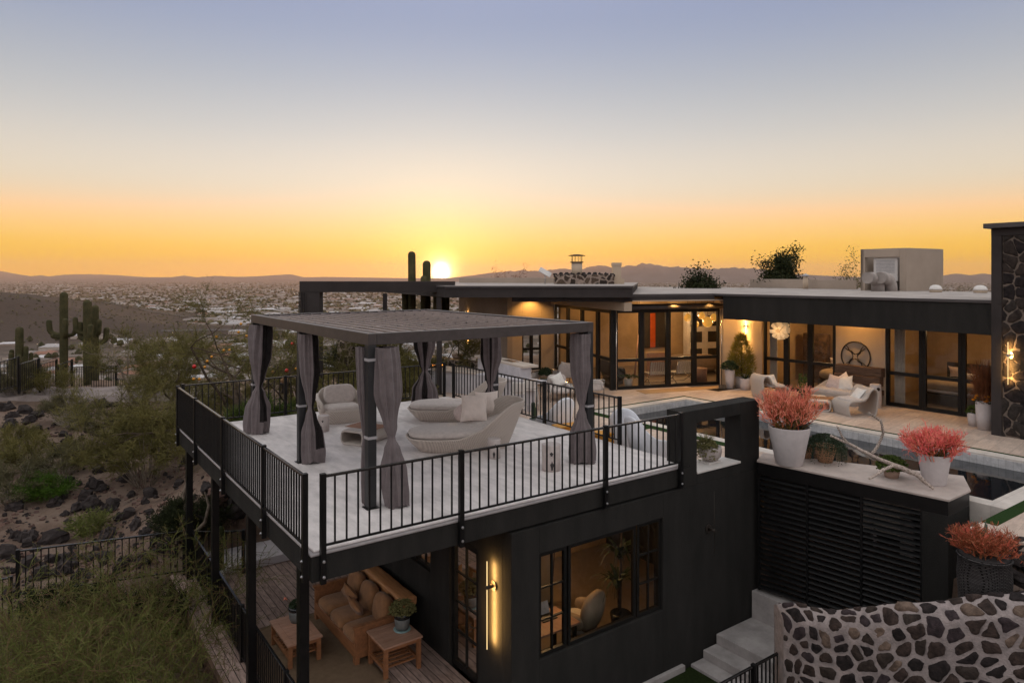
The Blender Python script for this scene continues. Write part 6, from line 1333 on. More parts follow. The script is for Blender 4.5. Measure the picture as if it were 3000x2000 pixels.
for i, (px, py, rz, lb) in enumerate(((1545,1128,R(150),'cream club chair with a pillow beside the bar end'),(1652,1124,R(195),'cream club chair against the glass wall with a tilted pillow'),(1637,1172,R(10),'cream club chair seen from behind near the patio railing'),(1738,1163,R(80),'cream club chair with a chrome frame at the glass corner'))):
    p = PP(px, py); club_chair(lb, p, VR+rz)
    pillow(('pale pillow on the club chair beside the bar end','tilted pale pillow on the club chair against the glass','pale pillow showing over the back of the turned club chair','pale pillow on the club chair at the glass corner')[i], tuple(p+Vector((0,0,.66))+Vector((-math.sin(VR+rz),math.cos(VR+rz),0))*.12), (.46,.46,.15), Q(R(68),0,VR+rz) @ Q(0,0,R(12*i)), 'white_cloth')
t = thing('round_shrub', 'clipped round green shrub in a grey pot beside the doorway', 'potted plant', PP(1597,1130)); mb = MB(); mb.lathe([(.16,0),(.21,.3),(.19,.3),(0,.27)], seg=20); mb.build('pot', M['pot_gray'], t); mb = MB(); succulent_mass(mb, (0,0,.46), .26,.26,.24, 420, rng, .05); mb.build('foliage', M['leaf_deep'], t)
t = thing('glass_table', 'round chrome coffee table among the club chairs', 'coffee table', PP(1672,1160)); mb = MB(); mb.tube([(0,0,.38),(0,0,.40)], .42, 32); mb.build('top', M['galv'], t)
for k in range(4): a = k*1.571; mb = MB(); mb.tube([(math.cos(a)*.34,math.sin(a)*.34,0),(math.cos(a)*.2,math.sin(a)*.2,.38)], .012, 6); mb.build('leg', M['chrome'], t)
flat('doormat', [tuple(p[:2]) for p in (PP(1862,1144),PP(2105,1130.5),PP(2105,1138),PP(1890,1154))], ZP+.001, ZP+.012, 'mat_tan', 'thing', 'long tan mat in front of the folding glass doors', 'mat')
# planters beside the sconce wall
def planter(name, label, p, r0, r1, h_, mt='pot'):
    t = thing(name, label, 'potted plant', p); mb = MB(); mb.lathe([(r0,0),(lerp(r0,r1,.5)*1.04,h_*.45),(r1,h_*.92),(r1*.98,h_),(r1*.88,h_),(r1*.86,h_-.06),(0,h_-.06)], seg=28); mb.build('pot', M[mt], t); return t
t = planter('tall_planter', 'tall pale planter with bushy green leaves beside the folding doors', PP(2138,1138), .12, .19, .72); mb = MB(); succulent_mass(mb, (0,0,.78), .30,.30,.26, 480, rng, .055); mb.build('foliage', M['leaf_deep'], t)
t = planter('small_planter', 'short round pale planter with a low succulent', PP(2183,1141), .16, .20, .42); mb = MB()
for i in range(26): a = rng.uniform(0,6.28); blade(mb, Vector((0,0,.40)), Vector((math.cos(a)*.2,math.sin(a)*.2,.40+rng.uniform(.1,.26))), .04, rng)
mb.build('leaves', M['leaf_deep'], t)
mb = MB(); mb.lathe([(.075,0),(.075,.78),(.06,.78),(0,.76)], seg=20); o = mb.build('white_cylinder', M['pot_white']); o.location = PP(2204,1136); tag(o, 'slim white cylinder standing beside the short round planter', 'vase')
def pencil_bush(name, label, p, pot, rx, rz_, n, z0, mats, rng, rad=.010, levels=4, up=1.0, spread=.5, split=(.45,.75), cone=None, ln=.2, cat='potted plant', top=None):
    """fire-stick growth: stems that keep forking into pencil twigs, green-brown below and coloured at the tips"""
    t = thing(name, label, cat, p); pot(t); mb = MB(); zmax = z0+rz_
    def grow(q, d, L_, r_, lv):
        e = q+d*L_; k = (q-Vector((0,0,z0))); fr = max(k.z/rz_, math.hypot(k.x,k.y)/rx*.85)
        mi = 0 if fr < split[0]+rng.uniform(-.15,.15) or rng.random() < .05 else 1 if fr < split[1]+rng.uniform(-.2,.25) else 2 if rng.random() < .65 else len(mats)-1
        mb.tube([q, q.lerp(e,.5)+Vector((rng.gauss(0,1),rng.gauss(0,1),0))*L_*.07, e], [r_,r_*.9,r_*.72], 4 if lv > 1 else 3, mi, cap=False)
        if lv <= 0: return
        for _ in range(rng.choice((2,2,3))):
            out_ = Vector((e.x,e.y,0)); nd = (d*1.0+Vector((rng.gauss(0,spread),rng.gauss(0,spread),rng.gauss(0,spread*.6)+.25*up))).normalized()
            ee = e+nd*L_*.8; q2 = ((ee.x/rx)**2+(ee.y/rx)**2+(max(0,ee.z-z0)/rz_)**2)
            if q2 > 1.15: nd = (nd-Vector((e.x,e.y,(e.z-z0)*.6)).normalized()*.35).normalized()
            grow(e, nd, L_*rng.uniform(.66,.98), r_*.84, lv-1)
    for i in range(n):
        a = rng.uniform(0,6.28); rr = rng.uniform(0,.45)*rx; d = Vector((math.cos(a)*rng.uniform(.1,1.0),math.sin(a)*rng.uniform(.1,1.0),1)).normalized(); grow(Vector((math.cos(a)*rr,math.sin(a)*rr,z0-.04)), d, ln*rng.uniform(.75,1.2), rad*1.5, levels)
    mb.build('twigs', [M[k] for k in mats], t); return t
def pot_conic(r0, r1, h_, mt='pot'):
    def f(t):
        mb = MB(); mb.lathe([(r0*.96,0),(r0,.012),(r1,h_*.985),(r1*.995,h_),(r1*.93,h_),(r1*.91,h_-.07)], seg=44); mb.build('pot', M[mt], t); mb = MB(); mb.lathe([(r1*.915,h_-.07),(0,h_-.055)], seg=24); mb.build('soil', M['soil'], t)
    return f
# golden conical shrub
t = thing('golden_shrub', 'tall golden feathery shrub in a grey pot under the rod lamp', 'potted plant', PP(2172,1135)); mb = MB(); mb.lathe([(.2,0),(.26,.5),(.23,.5),(0,.46)], seg=24); mb.build('pot', M['pot'], t); mb = MB()
for i in range(1500):
    f = rng.random()**1.1; z = .45+1.55*f; a = rng.uniform(0,6.28); rr = .60*(1-f)**.55*rng.uniform(.5,1)*(1 if z > .7 else .8); q = Vector((math.cos(a)*rr,math.sin(a)*rr,z)); d = Vector((math.cos(a)*.7,math.sin(a)*.7,rng.uniform(.3,1.2))).normalized()
    for k in range(4): dd = (d+Vector((rng.gauss(0,.5),rng.gauss(0,.5),rng.gauss(0,.4)))).normalized(); blade(mb, q, q+dd*rng.uniform(.08,.2), .014, rng, 0 if rng.random() < .7 else 1)
mb.tube([(0,0,.4),(0,0,1.7)], .03, 6, 2); mb.build('foliage', [M['leaf_gold'], M['leaf_olive'], M['bark']], t)
# lounge set under the round sculpture
def lounge_sofa(label, p, rz):
    t = thing('lounge_sofa', label, 'sofa', p, rz); mb = MB(); nu = 80; w_, dp = 1.75, .85
    def sh(u, v):
        a = u*2*math.pi; bx, by = outline(a, w_*.44, dp*.42, 3.5); tx, ty = outline(a, w_*.51, dp*.52, 3.2); bk = sm(.1,1,ty/(dp*.52)); Hh = .36+.42*bk*(1-.75*abs(tx/(w_*.51))**2.2)
        if v <= .6: f = v/.6; return (lerp(bx,tx,f), lerp(by,ty,f)+.05*bk*f, f*Hh)
        if v <= .75: f = (v-.6)/.15; return (tx*(1-.08*f), ty*(1-.08*f)+.05*bk, Hh+.02*math.sin(f*3.14))
        f = (v-.75)/.25; k = lerp(.92,.8,f); return (tx*k, ty*k+.05*bk*(1-f), lerp(Hh,.26,f))
    mb.grid(sh, nu, 18, 0, True, True); mb.build('shell', M['wicker_h'], t); mb = MB(); mb.cushion((0,-.03,.38), (w_*.86,dp*.80,.20), pw=6); mb.build('seat_cushion', M['cushion'], t); return t
ps = PP(2455,1179); rs_ = R(-90)+R(4); lounge_sofa('pale curved lounge sofa under the round iron sculpture', ps, rs_)
nf = Vector((-math.sin(rs_),math.cos(rs_),0)); nx = Vector((math.cos(rs_),math.sin(rs_),0))
for i, (a, lb, mt, tilt) in enumerate(((-.15,'pink satin pillow on the pale lounge sofa','pillow_pink',-8),(.22,'white pillow leaning on the pale lounge sofa in front','white_cloth',14),(.10,'cream pillow standing behind the white one on the sofa','pillow',40))):
    pillow(lb, tuple(ps+nx*a+nf*(.05+.10*(i == 2))+Vector((0,0,.66+.05*(i == 2)))), (.50,.50,.16), Q(R(64),0,rs_) @ Q(0,0,R(tilt)), mt)
def loop_chair(label, p, rz):
    t = thing('loop_chair', label, 'armchair', p, rz, 'hollow loop armchairs by the pool'); mb = MB()
    prof = [(-.42,.10),(-.40,.03),(-.33,0),(.34,0),(.42,.03),(.46,.12),(.50,.42),(.52,.66),(.47,.76),(.38,.78),(.30,.72),(.20,.54),(.06,.44),(-.12,.42),(-.32,.42),(-.41,.38),(-.45,.30)]
    P = []
    for i in range(len(prof)):
        a, b_ = prof[i], prof[(i+1) % len(prof)]; P += [a, ((a[0]+b_[0])/2, (a[1]+b_[1])/2)]
    ring_extrude(mb, P[::-1], -.42, .42, .055, 0, .05, 8); mb.build('shell', M['wicker_h'], t, .015); mb = MB(); mb.cushion((-.08,0,.46), (.62,.70,.11), Matrix.Rotation(.0,4,'Y'), pw=6); mb.build('seat_cushion', M['cushion'], t); return t
pc_ = PP(2502,1212); rc_ = VR+R(8); loop_chair('hollow grey loop armchair facing the low table by the pool', pc_, rc_); pillow('white pillow lying in the loop armchair facing the low table', tuple(pc_+Vector((math.cos(rc_)*.12,math.sin(rc_)*.12,.60))), (.46,.46,.14), Q(0,R(-48),rc_), 'white_cloth')
pc_ = PP(2258,1166); loop_chair('hollow grey loop armchair half hidden by the coral plant', pc_, VR+R(190)); pillow('white pillow in the loop armchair half hidden by the coral plant', tuple(pc_+Vector((0,0,.62))), (.46,.46,.14), Q(R(50),0,VR+R(15)), 'white_cloth')
wicker_table('low grey coffee table with a wooden top by the pool', PP(2398,1196), VR+R(-20), .60, .36, .34)
t = thing('stump_stool', 'tall pale cut out stool between the lounge sofa and the doors', 'stool', PP(2565,1192)); mb = MB(); mb.lathe([(.17,0),(.18,.3),(.165,.72),(.15,.74),(0,.74)], seg=26); mb.build('body', M['pot'], t, .005); mb = MB(); q = -FW*.168; mb.tube([(q.x*.92,q.y*.92,.60),(q.x*1.04,q.y*1.04,.60)], .055, 18); mb.build('hole_shade', M['hole_shade'], t)  # dark disc on the front paints the shade of the cut-out
t = thing('potted_shrub', 'dark pot with an upright leafy shrub beside the lounge sofa', 'potted plant', PP(2352,1180)); mb = MB(); mb.lathe([(.12,0),(.16,.3),(0,.28)], seg=18); mb.build('pot', M['pot_glaze'], t); mb = MB()
for i in range(260): a = rng.uniform(0,6.28); z = rng.uniform(.3,.95); q = Vector((math.cos(a)*.12,math.sin(a)*.12,z)); quadleaf(mb, q, .09, rng, 0, .35, .5)
mb.build('leaves', M['leaf_green'], t)
# planters by the tower
t = planter('tall_planter', 'tall pale planter of marigolds and rusty grass beside the tower', PP(2885,1258), .17, .225, .80); mb = MB()
for i in range(700):
    a = rng.uniform(0,6.28); q = rng.random()**.5*.12; e = rng.uniform(.15,.55); s0 = Vector((math.cos(a)*q,math.sin(a)*q,.74)); tip = Vector((math.cos(a)*e*.75-.08,math.sin(a)*e*.75,rng.uniform(.95,2.05)-.5*e)); mid = s0.lerp(tip,.6)+Vector((0,0,.18)); mb.tube([s0,mid,tip],[.006,.005,.003],3,0,cap=False)
mb.build('grass', M['twig_rust'], t); mb = MB()
for i in range(75):
    a = rng.uniform(0,6.28); q = rng.random()**.5; c = Vector((math.cos(a)*.26*q-.03,math.sin(a)*.26*q,.80+.22*(1-q*q)+rng.uniform(-.08,.05))); r_ = rng.uniform(.03,.048)
    mb.lathe([(0,-.6*r_),(r_,-.1*r_),(r_*.9,.35*r_),(r_*.4,.55*r_),(0,.5*r_)], c, 8)
mb.build('flowers', M['marigold'], t); mb = MB(); succulent_mass(mb, (0,0,.76), .26,.26,.2, 150, rng, .05); mb.build('leaves', M['leaf_deep'], t)
t = planter('small_planter', 'short pale planter with a green plant beside the tall marigold planter', PP(2856,1246), .15, .19, .36); mb = MB(); succulent_mass(mb, (0,0,.38), .2,.2,.2, 130, rng, .06); mb.build('foliage', M['leaf_green'], t)

# ------------------------------------------------------------------ louvred equipment enclosure with planters on top
ZB = -.22
bx = [atz(px,py,ZB) for px,py in ((2217,1347),(2781,1463),(2844,1434),(2823,1392.5),(2236,1326))]; bx = [(p.x,p.y) for p in bx]
en = thing('louvred_enclosure', 'black louvred equipment enclosure with a pale stone top', 'enclosure', (bx[0][0],bx[0][1],-3.1), world=True)
mb = MB(); mb.prism(bx, ZB-.045, ZB); mb.build('stone_top', M['ledge_stone'], en, .01)
bi = inset(bx,.02); mb = MB(); mb.prism(bi, ZB-.30, ZB-.046); mb.build('top_band', M['black_metal'], en)
fa_, fb_ = Vector((*bi[0],0)), Vector((*bi[1],0)); fu = (fb_-fa_).normalized(); fn_ = Vector((fu.y,-fu.x,0)); fn_ = fn_ if fn_.dot(FW) < 0 else -fn_; FL = (fb_-fa_).length
mb = MB(); zb_ = -3.02
p0 = fb_-fu*.42; mb.prism([tuple(p0[:2]), tuple(fb_[:2]), bi[2], bi[3], tuple((Vector((*bi[3],0))-fu*.6)[:2]), tuple((p0-fn_*.5)[:2])], zb_-1, ZB-.301); mb.build('end_wall', M['stucco_dark'], en, .008)
mb = MB(); wallpiece(mb, Vector((*bi[4],0)), Vector((*bi[3],0)), zb_-1, ZB-.301, .1, 1); mb.build('back_wall', M['inner_dark'], en)
for f in (0,.333,.666,.997):
    mb = MB(); q = fa_+fu*((FL-.44)*f+.02); mb.obox((q.x-fn_.x*.03,q.y-fn_.y*.03,(zb_+ZB-.30)/2), (.045,.05,ZB-.302-zb_), math.atan2(fu.y,fu.x)); mb.build('post', M['black_metal'], en)
for b in range(3):
    a0 = (FL-.44)*b/3+.045; a1 = (FL-.44)*(b+1)/3-.005; mb = MB(); z = zb_+.08
    while z < ZB-.34:
        A = fa_+fu*a0; B = fa_+fu*a1; rot_ = math.atan2(fu.y,fu.x); c = (A+B)/2; mb.obox((c.x-fn_.x*.03,c.y-fn_.y*.03,z), (a1-a0,.085,.012), Matrix.Rotation(rot_,4,'Z') @ Matrix.Rotation(R(38),4,'X')); z += .112
    mb.build('louvre_panel', M['black_metal'], en)
t = thing('pool_equipment', 'pale pool equipment half seen through the black louvres', 'equipment', (fa_+fu*2.1-fn_*.8+Vector((0,0,-3.0)))); mb = MB(); mb.lathe([(.26,0),(.28,.3),(.28,.9),(.2,1.1),(.08,1.2)], seg=22); mb.build('tank', M['concrete'], t); mb = MB(); mb.tube([(.0,0,1.2),(.0,.0,1.6),(.5,.3,1.6),(.5,.3,.3)], .035, 8); mb.build('pipe', M['pot_white'], t)
t = thing('control_box', 'pale control cabinet half seen through the black louvres', 'cabinet', (fa_+fu*2.75-fn_*.9+Vector((0,0,-1.9)))); mb = MB(); mb.box(-.25,-.12,0,.25,.12,.95); mb.build('case', M['concrete'], t, .01); mb = MB(); mb.obox((-.03,-.135,.5),(.4,.02,.8)); mb.build('door', M['concrete'], t)
# planters on the stone top
p = atz(2312,1358,ZB); pencil_bush('coral_planter', 'tall white pot of coral fire stick plant at the wall end of the stone top', p, pot_conic(.275,.425,.80), .74, 1.10, 60, .74, ('coral_stem','coral_deep','coral','coral_pale'), rng, .0062, 5, 1.1, .44, (.34,.50), ln=.185)
t = thing('agave', 'blue green agave growing in the tall coral pot', 'plant', tuple(p+RT*.22-FW*.05+Vector((0,0,.74)))); mb = MB()
def rosette(mb, n, L_, wd, rng, mi=0, up=.7):
    for i in range(n):
        a = i*2.4; el = up+rng.uniform(-.35,.45); d = Vector((math.cos(a)*math.cos(el),math.sin(a)*math.cos(el),math.sin(el))); sdv = d.cross(UP).normalized()*wd; l_ = L_*rng.uniform(.7,1.1); n0 = sdv.cross(d)*.5; q1 = d*l_*.45+Vector((0,0,.02)); q2 = d*l_+Vector((0,0,-.06*l_))
        mb.add([-sdv*.6, n0*.5, sdv*.6, q1-sdv, q1-n0*.6, q1+sdv, q2], [(0,1,4,3),(1,2,5,4),(3,4,6),(4,5,6),(0,3,5,2)], mi, False)
rosette(mb, 16, .46, .035, rng); mb.build('leaves', M['agave'], t)
t = thing('trailing_planter', 'terracotta pot overflowing with dark green trailing stems', 'potted plant', atz(2418,1352,ZB)); mb = MB(); mb.lathe([(.14,0),(.24,.36),(.22,.36),(0,.33)], seg=26); mb.build('pot', M['terracotta'], t); mb = MB()
for i in range(900):
    a = rng.uniform(0,6.28); q = rng.random()**.5*.36; p0 = Vector((math.cos(a)*q,math.sin(a)*q,.40+.20*(1-(q/.36)**2))); L_ = rng.uniform(.1,.46)*(q/.36)
    for j in range(7): pp = p0+Vector((math.cos(a)*.04*min(j,2),math.sin(a)*.04*min(j,2),-L_*j/6)); quadleaf(mb, pp+Vector((rng.gauss(0,.008),rng.gauss(0,.008),0)), .032, rng, 0, .6)
mb.build('foliage', M['leaf_deep'], t)
p = atz(2737,1416,ZB); 
t = pencil_bush('coral_planter', 'white pot of drooping pink fire stick plant at the chamfered end of the stone top', p, pot_conic(.20,.285,.58), .66, .60, 58, .52, ('coral_stem','coral_deep','coral_pink','coral'), rng, .0058, 5, .70, .50, (.26,.44), ln=.14)
t = thing('low_succulent', 'low green succulent in a tan pot behind the driftwood', 'potted plant', atz(2612,1397,ZB)); mb = MB(); mb.lathe([(.12,0),(.16,.16),(0,.14)], seg=18); mb.build('pot', M['pot_tan'], t); mb = MB(); succulent_mass(mb, (0,0,.2), .27,.27,.22, 420, rng, .045); mb.build('foliage', M['leaf_green'], t)
t = thing('coral_succulent', 'small pale pot with a coral sprig behind the tall white pot', 'potted plant', atz(2362,1340,ZB)); mb = MB(); mb.lathe([(.10,0),(.15,.3),(.13,.3),(0,.27)], seg=18); mb.build('pot', M['terracotta'], t); mb = MB()
for i in range(60): a = rng.uniform(0,6.28); blade(mb, Vector((0,0,.28)), Vector((math.cos(a)*.12,math.sin(a)*.12,rng.uniform(.35,.5))), .012, rng)
mb.build('sprig', M['rust_tip'], t)
# cholla driftwood
def dp(px, py, z): return atz(px, py, ZB)+Vector((0,0,z)) if z == 0 else None
dd = (atz(2700,1425,ZB)-CAM).dot(FW)
def D(px, py, o=0): return atd(px, py, dd+o)
t = thing('driftwood', 'weathered cholla skeleton branch lying across the stone top', 'driftwood', D(2560,1360)); o0 = D(2560,1360)
def branch(pts, rad, nm='branch'):
    pts = [Vector(p)-o0 for p in pts]; P = []; Rr = []
    for i in range(len(pts)-1):
        for k in range(6): f = k/6; P.append(pts[i].lerp(pts[i+1],f)); Rr.append(lerp(rad[i],rad[i+1],f))
    P.append(pts[-1]); Rr.append(rad[-1])
    P = [p+Vector((mnoise.noise(p*6),mnoise.noise(p*6+Vector((9,0,0))),mnoise.noise(p*6+Vector((0,9,0)))))*.015 for p in P]
    mb = MB(); mb.tube(P, [r_*(1+.16*mnoise.noise(P[i]*14)) for i, r_ in enumerate(Rr)], 12); b_ = mb.build(nm, M['driftwood'], t); mb = MB(); n_ = 0
    for i in range(1, len(P)-1):
        tn = (P[i+1]-P[i-1]).normalized(); a = tn.orthogonal().normalized(); c_ = tn.cross(a)
        for k in range(5):
            an = k*1.257+(i % 2)*.63; nn = a*math.cos(an)+c_*math.sin(an); c = P[i]+nn*(Rr[i]*1.03); s1 = tn*.016; s2 = tn.cross(nn)*.007; mb.add([c-s1,c-s2+nn*.001,c+s1,c+s2+nn*.001],[(0,1,2,3)])
    mb.build('hole_shade', M['hole_shade'], b_)  # dark faces on the surface, painted as the shade in the holes
branch([D(2434,1276,.1),D(2484,1298,.05),D(2552,1333),D(2620,1362),D(2680,1385,-.1),D(2735,1432,-.25)], [.022,.026,.032,.042,.05,.022])
branch([D(2450,1246,.1),D(2468,1280,.06),D(2484,1298,.05)], [.015,.02,.024]); branch([D(2545,1208,-.1),D(2580,1232,-.1),D(2588,1268,-.05),D(2574,1300,0),D(2555,1328,0)], [.014,.02,.023,.026,.03]); branch([D(2548,1402,-.5),D(2590,1376,-.2),D(2618,1362,0)], [.022,.03,.034])
# niche bowl
p = atz(2080,1352,-.205); t = thing('stone_bowl', 'round stone bowl of spilling succulents in the square wall opening', 'potted plant', p); mb = MB(); mb.box(-.2,-.14,0,.2,.14,.03); mb.build('tray', M['pot_white'], t, .004); mb = MB(); mb.lathe([(.12,.03),(.22,.12),(.25,.24),(.235,.34),(.215,.34),(.2,.27),(0,.27)], seg=32); mb.build('bowl', M['petrified'], t); mb = MB(); c = -RT*.10-FW*.06; succulent_mass(mb, (c.x,c.y,.32), .24,.24,.17, 520, rng, .036, trail=.35)
for i in range(120): a = rng.uniform(0,6.28); quadleaf(mb, Vector((c.x+math.cos(a)*.26,c.y+math.sin(a)*.26,rng.uniform(.08,.32))), .04, rng)
for i in range(80): a = rng.uniform(0,6.28); blade(mb, Vector((c.x,c.y,.42)), Vector((c.x+math.cos(a)*.2,c.y+math.sin(a)*.2,rng.uniform(.5,.66))), .012, rng)
mb.build('foliage', M['succulent'], t)

# ------------------------------------------------------------------ concrete steps and the lava stone wall
mb = MB(); y1 = -1.9
for x0, x1, z in ((7.73,8.11,-4.0),(8.11,8.53,-3.84),(8.53,9.73,-3.64),(9.73,10.6,-3.06)): mb.box(x0,-2.6,-4.4,x1,-.03,z)
tag(mb.build('steps', M['concrete'], bevel=.012), 'pale concrete steps climbing between the dark wall and the stone wall', 'steps')
crest = [(2274,12.35,1770),(2330,12.0,1768),(2400,11.7,1783),(2446,11.5,1789),(2520,11.2,1782),(2610,10.85,1772),(2765,10.4,1762),(2850,10.2,1748),(3000,9.95,1737),(3150,9.8,1728),(3400,9.7,1720)]
pts = [(dr(d,(px-1500)/FPX*d), CAM.z-(py-HOR)*d/FPX) for px, d, py in crest]
t = tag(bpy.data.objects.new('_tmp', None))
mb = MB(); NU = 150; rows = []; CL = [0.0]
for (a_p, _), (b_p, _) in zip(pts, pts[1:]): CL.append(CL[-1]+(b_p-a_p).length)
def crest_at(u):
    x = u*CL[-1]; i = next(k for k in range(len(CL)-1) if CL[k+1] >= x-1e-6); f = (x-CL[i])/(CL[i+1]-CL[i]); return pts[i][0].lerp(pts[i+1][0], f), lerp(pts[i][1], pts[i+1][1], f)
prof = [(-.34,-2.6),(-.34,-1.6),(-.33,-1.1),(-.32,-.7),(-.31,-.35),(-.29,-.16),(-.24,-.10),(-.15,-.055),(-.06,-.02),(.03,0),(.09,-.06),(.10,-.5),(.10,-2.6)]
full = []
for (a, b_), (c, d_) in zip(prof, prof[1:]):
    n_ = max(1, int(math.hypot(c-a, d_-b_)/.045)); full += [(lerp(a,c,i/n_), lerp(b_,d_,i/n_)) for i in range(n_)]
full.append(prof[-1])
for j, (o, z) in enumerate(full):
    for i in range(NU+1):
        c, zc = crest_at(i/NU); p = c+FW*o*1.0; dz = .03*mnoise.noise(Vector((i*.16,j*.2,3)))*(1 if o < .05 else 0); q = Vector((p.x,p.y,zc+z+dz*.6)); k = mnoise.noise(q*5.5)*.018+mnoise.noise(q*2.4)*.02; q += FW*k; rows.append(q)
WL = sum((crest_at((i+1)/60)[0]-crest_at(i/60)[0]).length for i in range(60))
mb.add(rows, [(j*(NU+1)+i, j*(NU+1)+i+1, (j+1)*(NU+1)+i+1, (j+1)*(NU+1)+i) for j in range(len(full)-1) for i in range(NU)], 0, True)
nf_ = len(full); mb.f.append([j*(NU+1) for j in range(nf_)]); mb.m.append(0); mb.sm.append(False)
bpy.data.objects.remove(t); sw = thing('stone_wall', 'curving garden wall of dark lava stones in pale mortar', 'stone wall', pts[0][0]+Vector((0,0,-4.1)), world=True); mb.build('mortar_body', M['mortar'], sw)
arc = [0.0]
for (a, b_), (c, d_) in zip(full, full[1:]): arc.append(arc[-1]+math.hypot(c-a, d_-b_))
def on_wall(s_, t_, o_):
    u = min(1, max(0, s_/WL)); c, zc = crest_at(u); t_ = min(arc[-1]-.001, max(0, t_)); i = next(k for k in range(len(arc)-1) if arc[k+1] > t_); f = (t_-arc[i])/(arc[i+1]-arc[i]); a, b_ = full[i], full[i+1]
    o2, z2 = lerp(a[0],b_[0],f), lerp(a[1],b_[1],f); nx, nz = -(b_[1]-a[1]), (b_[0]-a[0]); l2 = math.hypot(nx,nz) or 1; p = c+FW*(o2+o_*nx/l2); return (p.x, p.y, zc+z2+o_*nz/l2)
t0 = arc[1]; lo = next(k for k in range(len(full)) if full[k][1] > -1.75); hi = next(k for k in range(len(full)) if full[k][0] > .06)
mb = MB(); H_ = arc[hi]-arc[lo]; stone_sheet(mb, WL, H_, .225, lambda s_, t_, o_: on_wall(s_, t_+arc[lo], o_), 3, gap=.20, hmin=.012, hmax=.045, nm=5, weights=(5,5,4,2.4,3), trim=(.02,WL,0,H_))
mb.build('stones', [M['lava_black'],M['lava_brown'],M['lava_purple'],M['lava_tan'],M['lava_umber']], sw)
# woven basket planter
p = atd(2884,1770,10.75); p.z = -1.45
def basket_pot(t):
    mb = MB(); mb.lathe([(.33,-.3),(.355,.2),(.37,.55),(.352,.80),(.375,.83),(.357,.86),(.325,.85),(.31,.79),(0,.79)], seg=64, wob=lambda a, z: 1+.012*math.sin(a*5+z*6)); mb.build('basket', M['basket'], t)
    mb = MB(); mb.lathe([(.36,.81),(.378,.83),(.36,.85)], seg=48); mb.build('rim', M['basket'], t)
pencil_bush('basket_planter', 'woven dark basket of rusty red fire stick plant beside the enclosure', p, basket_pot, .46, .52, 46, .80, ('twig_brown','rust_tip','coral_deep','twig_rust'), rng, .0055, 5, .85, .5, (.25,.5), ln=.125)
t = thing('agave', 'few pointed green agave leaves rising from the woven basket', 'plant', tuple(p+RT*.10+FW*.12+Vector((0,0,.85)))); mb = MB(); rosette(mb, 9, .55, .04, rng, 0, 1.1); mb.build('leaves', M['agave'], t)
for i, (px, py, d, s) in enumerate(((2992,1600,11.0,.22),(2970,1645,10.9,.22),(3012,1655,10.8,.26),(2985,1700,10.7,.24),(3030,1720,10.7,.3),(3040,1610,11.1,.3),(2962,1605,11.2,.18))):
    q = atd(px,py,d); place_rock(rng.randrange(5), q, s, 'black boulder stacked behind the stone wall beside the basket', 'boulders beside the basket planter')
mb = MB(); q0 = atd(2890,0,11.9); wallpiece(mb, q0, atd(3200,0,11.3), -3, -.605, .4); tag(mb.build('retaining_wall', M['stone_garden']), 'low dark stone retaining wall under the pool end', 'stone wall')
# ------------------------------------------------------------------ trees and shrubs round the site
rng = random.Random(42)
def base(px, d, dz=0): p = ground_at(px, d); p.z += dz; return p
# ornamented palo verde behind the terrace
p = base(735, 26); tree = desert_tree('palo_verde', 'wide spreading palo verde hung with coloured baubles behind the terrace', p, 6.5, 7, rng, 'bark', 'leaf_olive', 3800, .62, .017, 6, .05, depth=4, flat=1.25, side=5)
cols = ['ball_red','ball_gold']; 
for i, (px, py, c) in enumerate(((569,1073,0),(858,1006,0),(634,986,1),(706,949,1),(699,973,1),(722,984,1),(607,1058,1),(620,1045,1),(655,1026,1),(672,1025,1),(600,1075,1),(799,1090,1),(840,1085,0),(867,1080,1),(567,1110,1),(584,1110,1),(905,1052,1))):
    q = atd(px, py, 24.5+.4*(i % 4)); t = thing('bauble', ('glossy red bauble hanging in the spreading palo verde' if c == 0 else 'small amber bauble hanging in the spreading palo verde'), 'ornament', q, 0, 'red baubles in the tree' if c == 0 else 'amber baubles in the tree'); r_ = .075 if c == 0 else .055
    mb = MB(); mb.lathe([(0,-r_),(r_*.7,-r_*.7),(r_,0),(r_*.7,r_*.7),(0,r_)], seg=14); mb.build('ball', M[cols[c]], t); mb = MB(); mb.tube([(0,0,r_),(0,0,r_+.25)], .004, 4); mb.build('string', M['twig_brown'], t)
desert_tree('palo_verde', 'feathery olive palo verde drooping beside the terrace corner', base(470,31), 5.2, 5, rng, 'bark_pale', 'leaf_olive', 3000, .60, .018, 6, .05, depth=3, flat=1.3)
desert_tree('palo_verde', 'thin olive tree seen through the pergola before the valley', base(1215,29,.1), 4.4, 4, rng, 'bark', 'leaf_olive', 2600, .55, .020, 4, .05, depth=3, flat=.8)
desert_tree('palo_verde', 'slim olive tree behind the middle of the far railing', base(1120,26,-.6), 3.6, 4, rng, 'bark', 'leaf_olive', 2000, .5, .02, 4, .05, depth=3, flat=.9)
for i, (px, d, r_, h_, g, lb) in enumerate(((560,17.5,.9,1.0,'leaf_dark','dark low shrub outside the terrace corner'),(640,21.5,1.3,1.4,'leaf_olive','rounded olive shrub outside the far railing'),(770,21.5,1.2,1.2,'leaf_green','green shrub outside the far railing below the baubles'),(960,22.5,1.4,1.5,'leaf_olive','broad olive shrub behind the armchair and far railing'),(1080,23.5,1.3,1.5,'leaf_olive','olive shrub behind the far railing in the middle'),(1180,24,1.2,1.7,'leaf_olive','tall olive shrub behind the striped curtain'),(690,30,1.6,1.6,'leaf_olive','dense olive shrub under the spreading palo verde'),(880,29,1.6,1.6,'leaf_olive','olive shrub behind the curtain in the middle'),(1020,31,1.5,2.0,'leaf_dark','dark shrub behind the rock pillar'))):
    shrub('shrub', lb, base(px, d), r_, h_, rng, g, 'twig_brown', 1300, 30, .016, .30, .05)
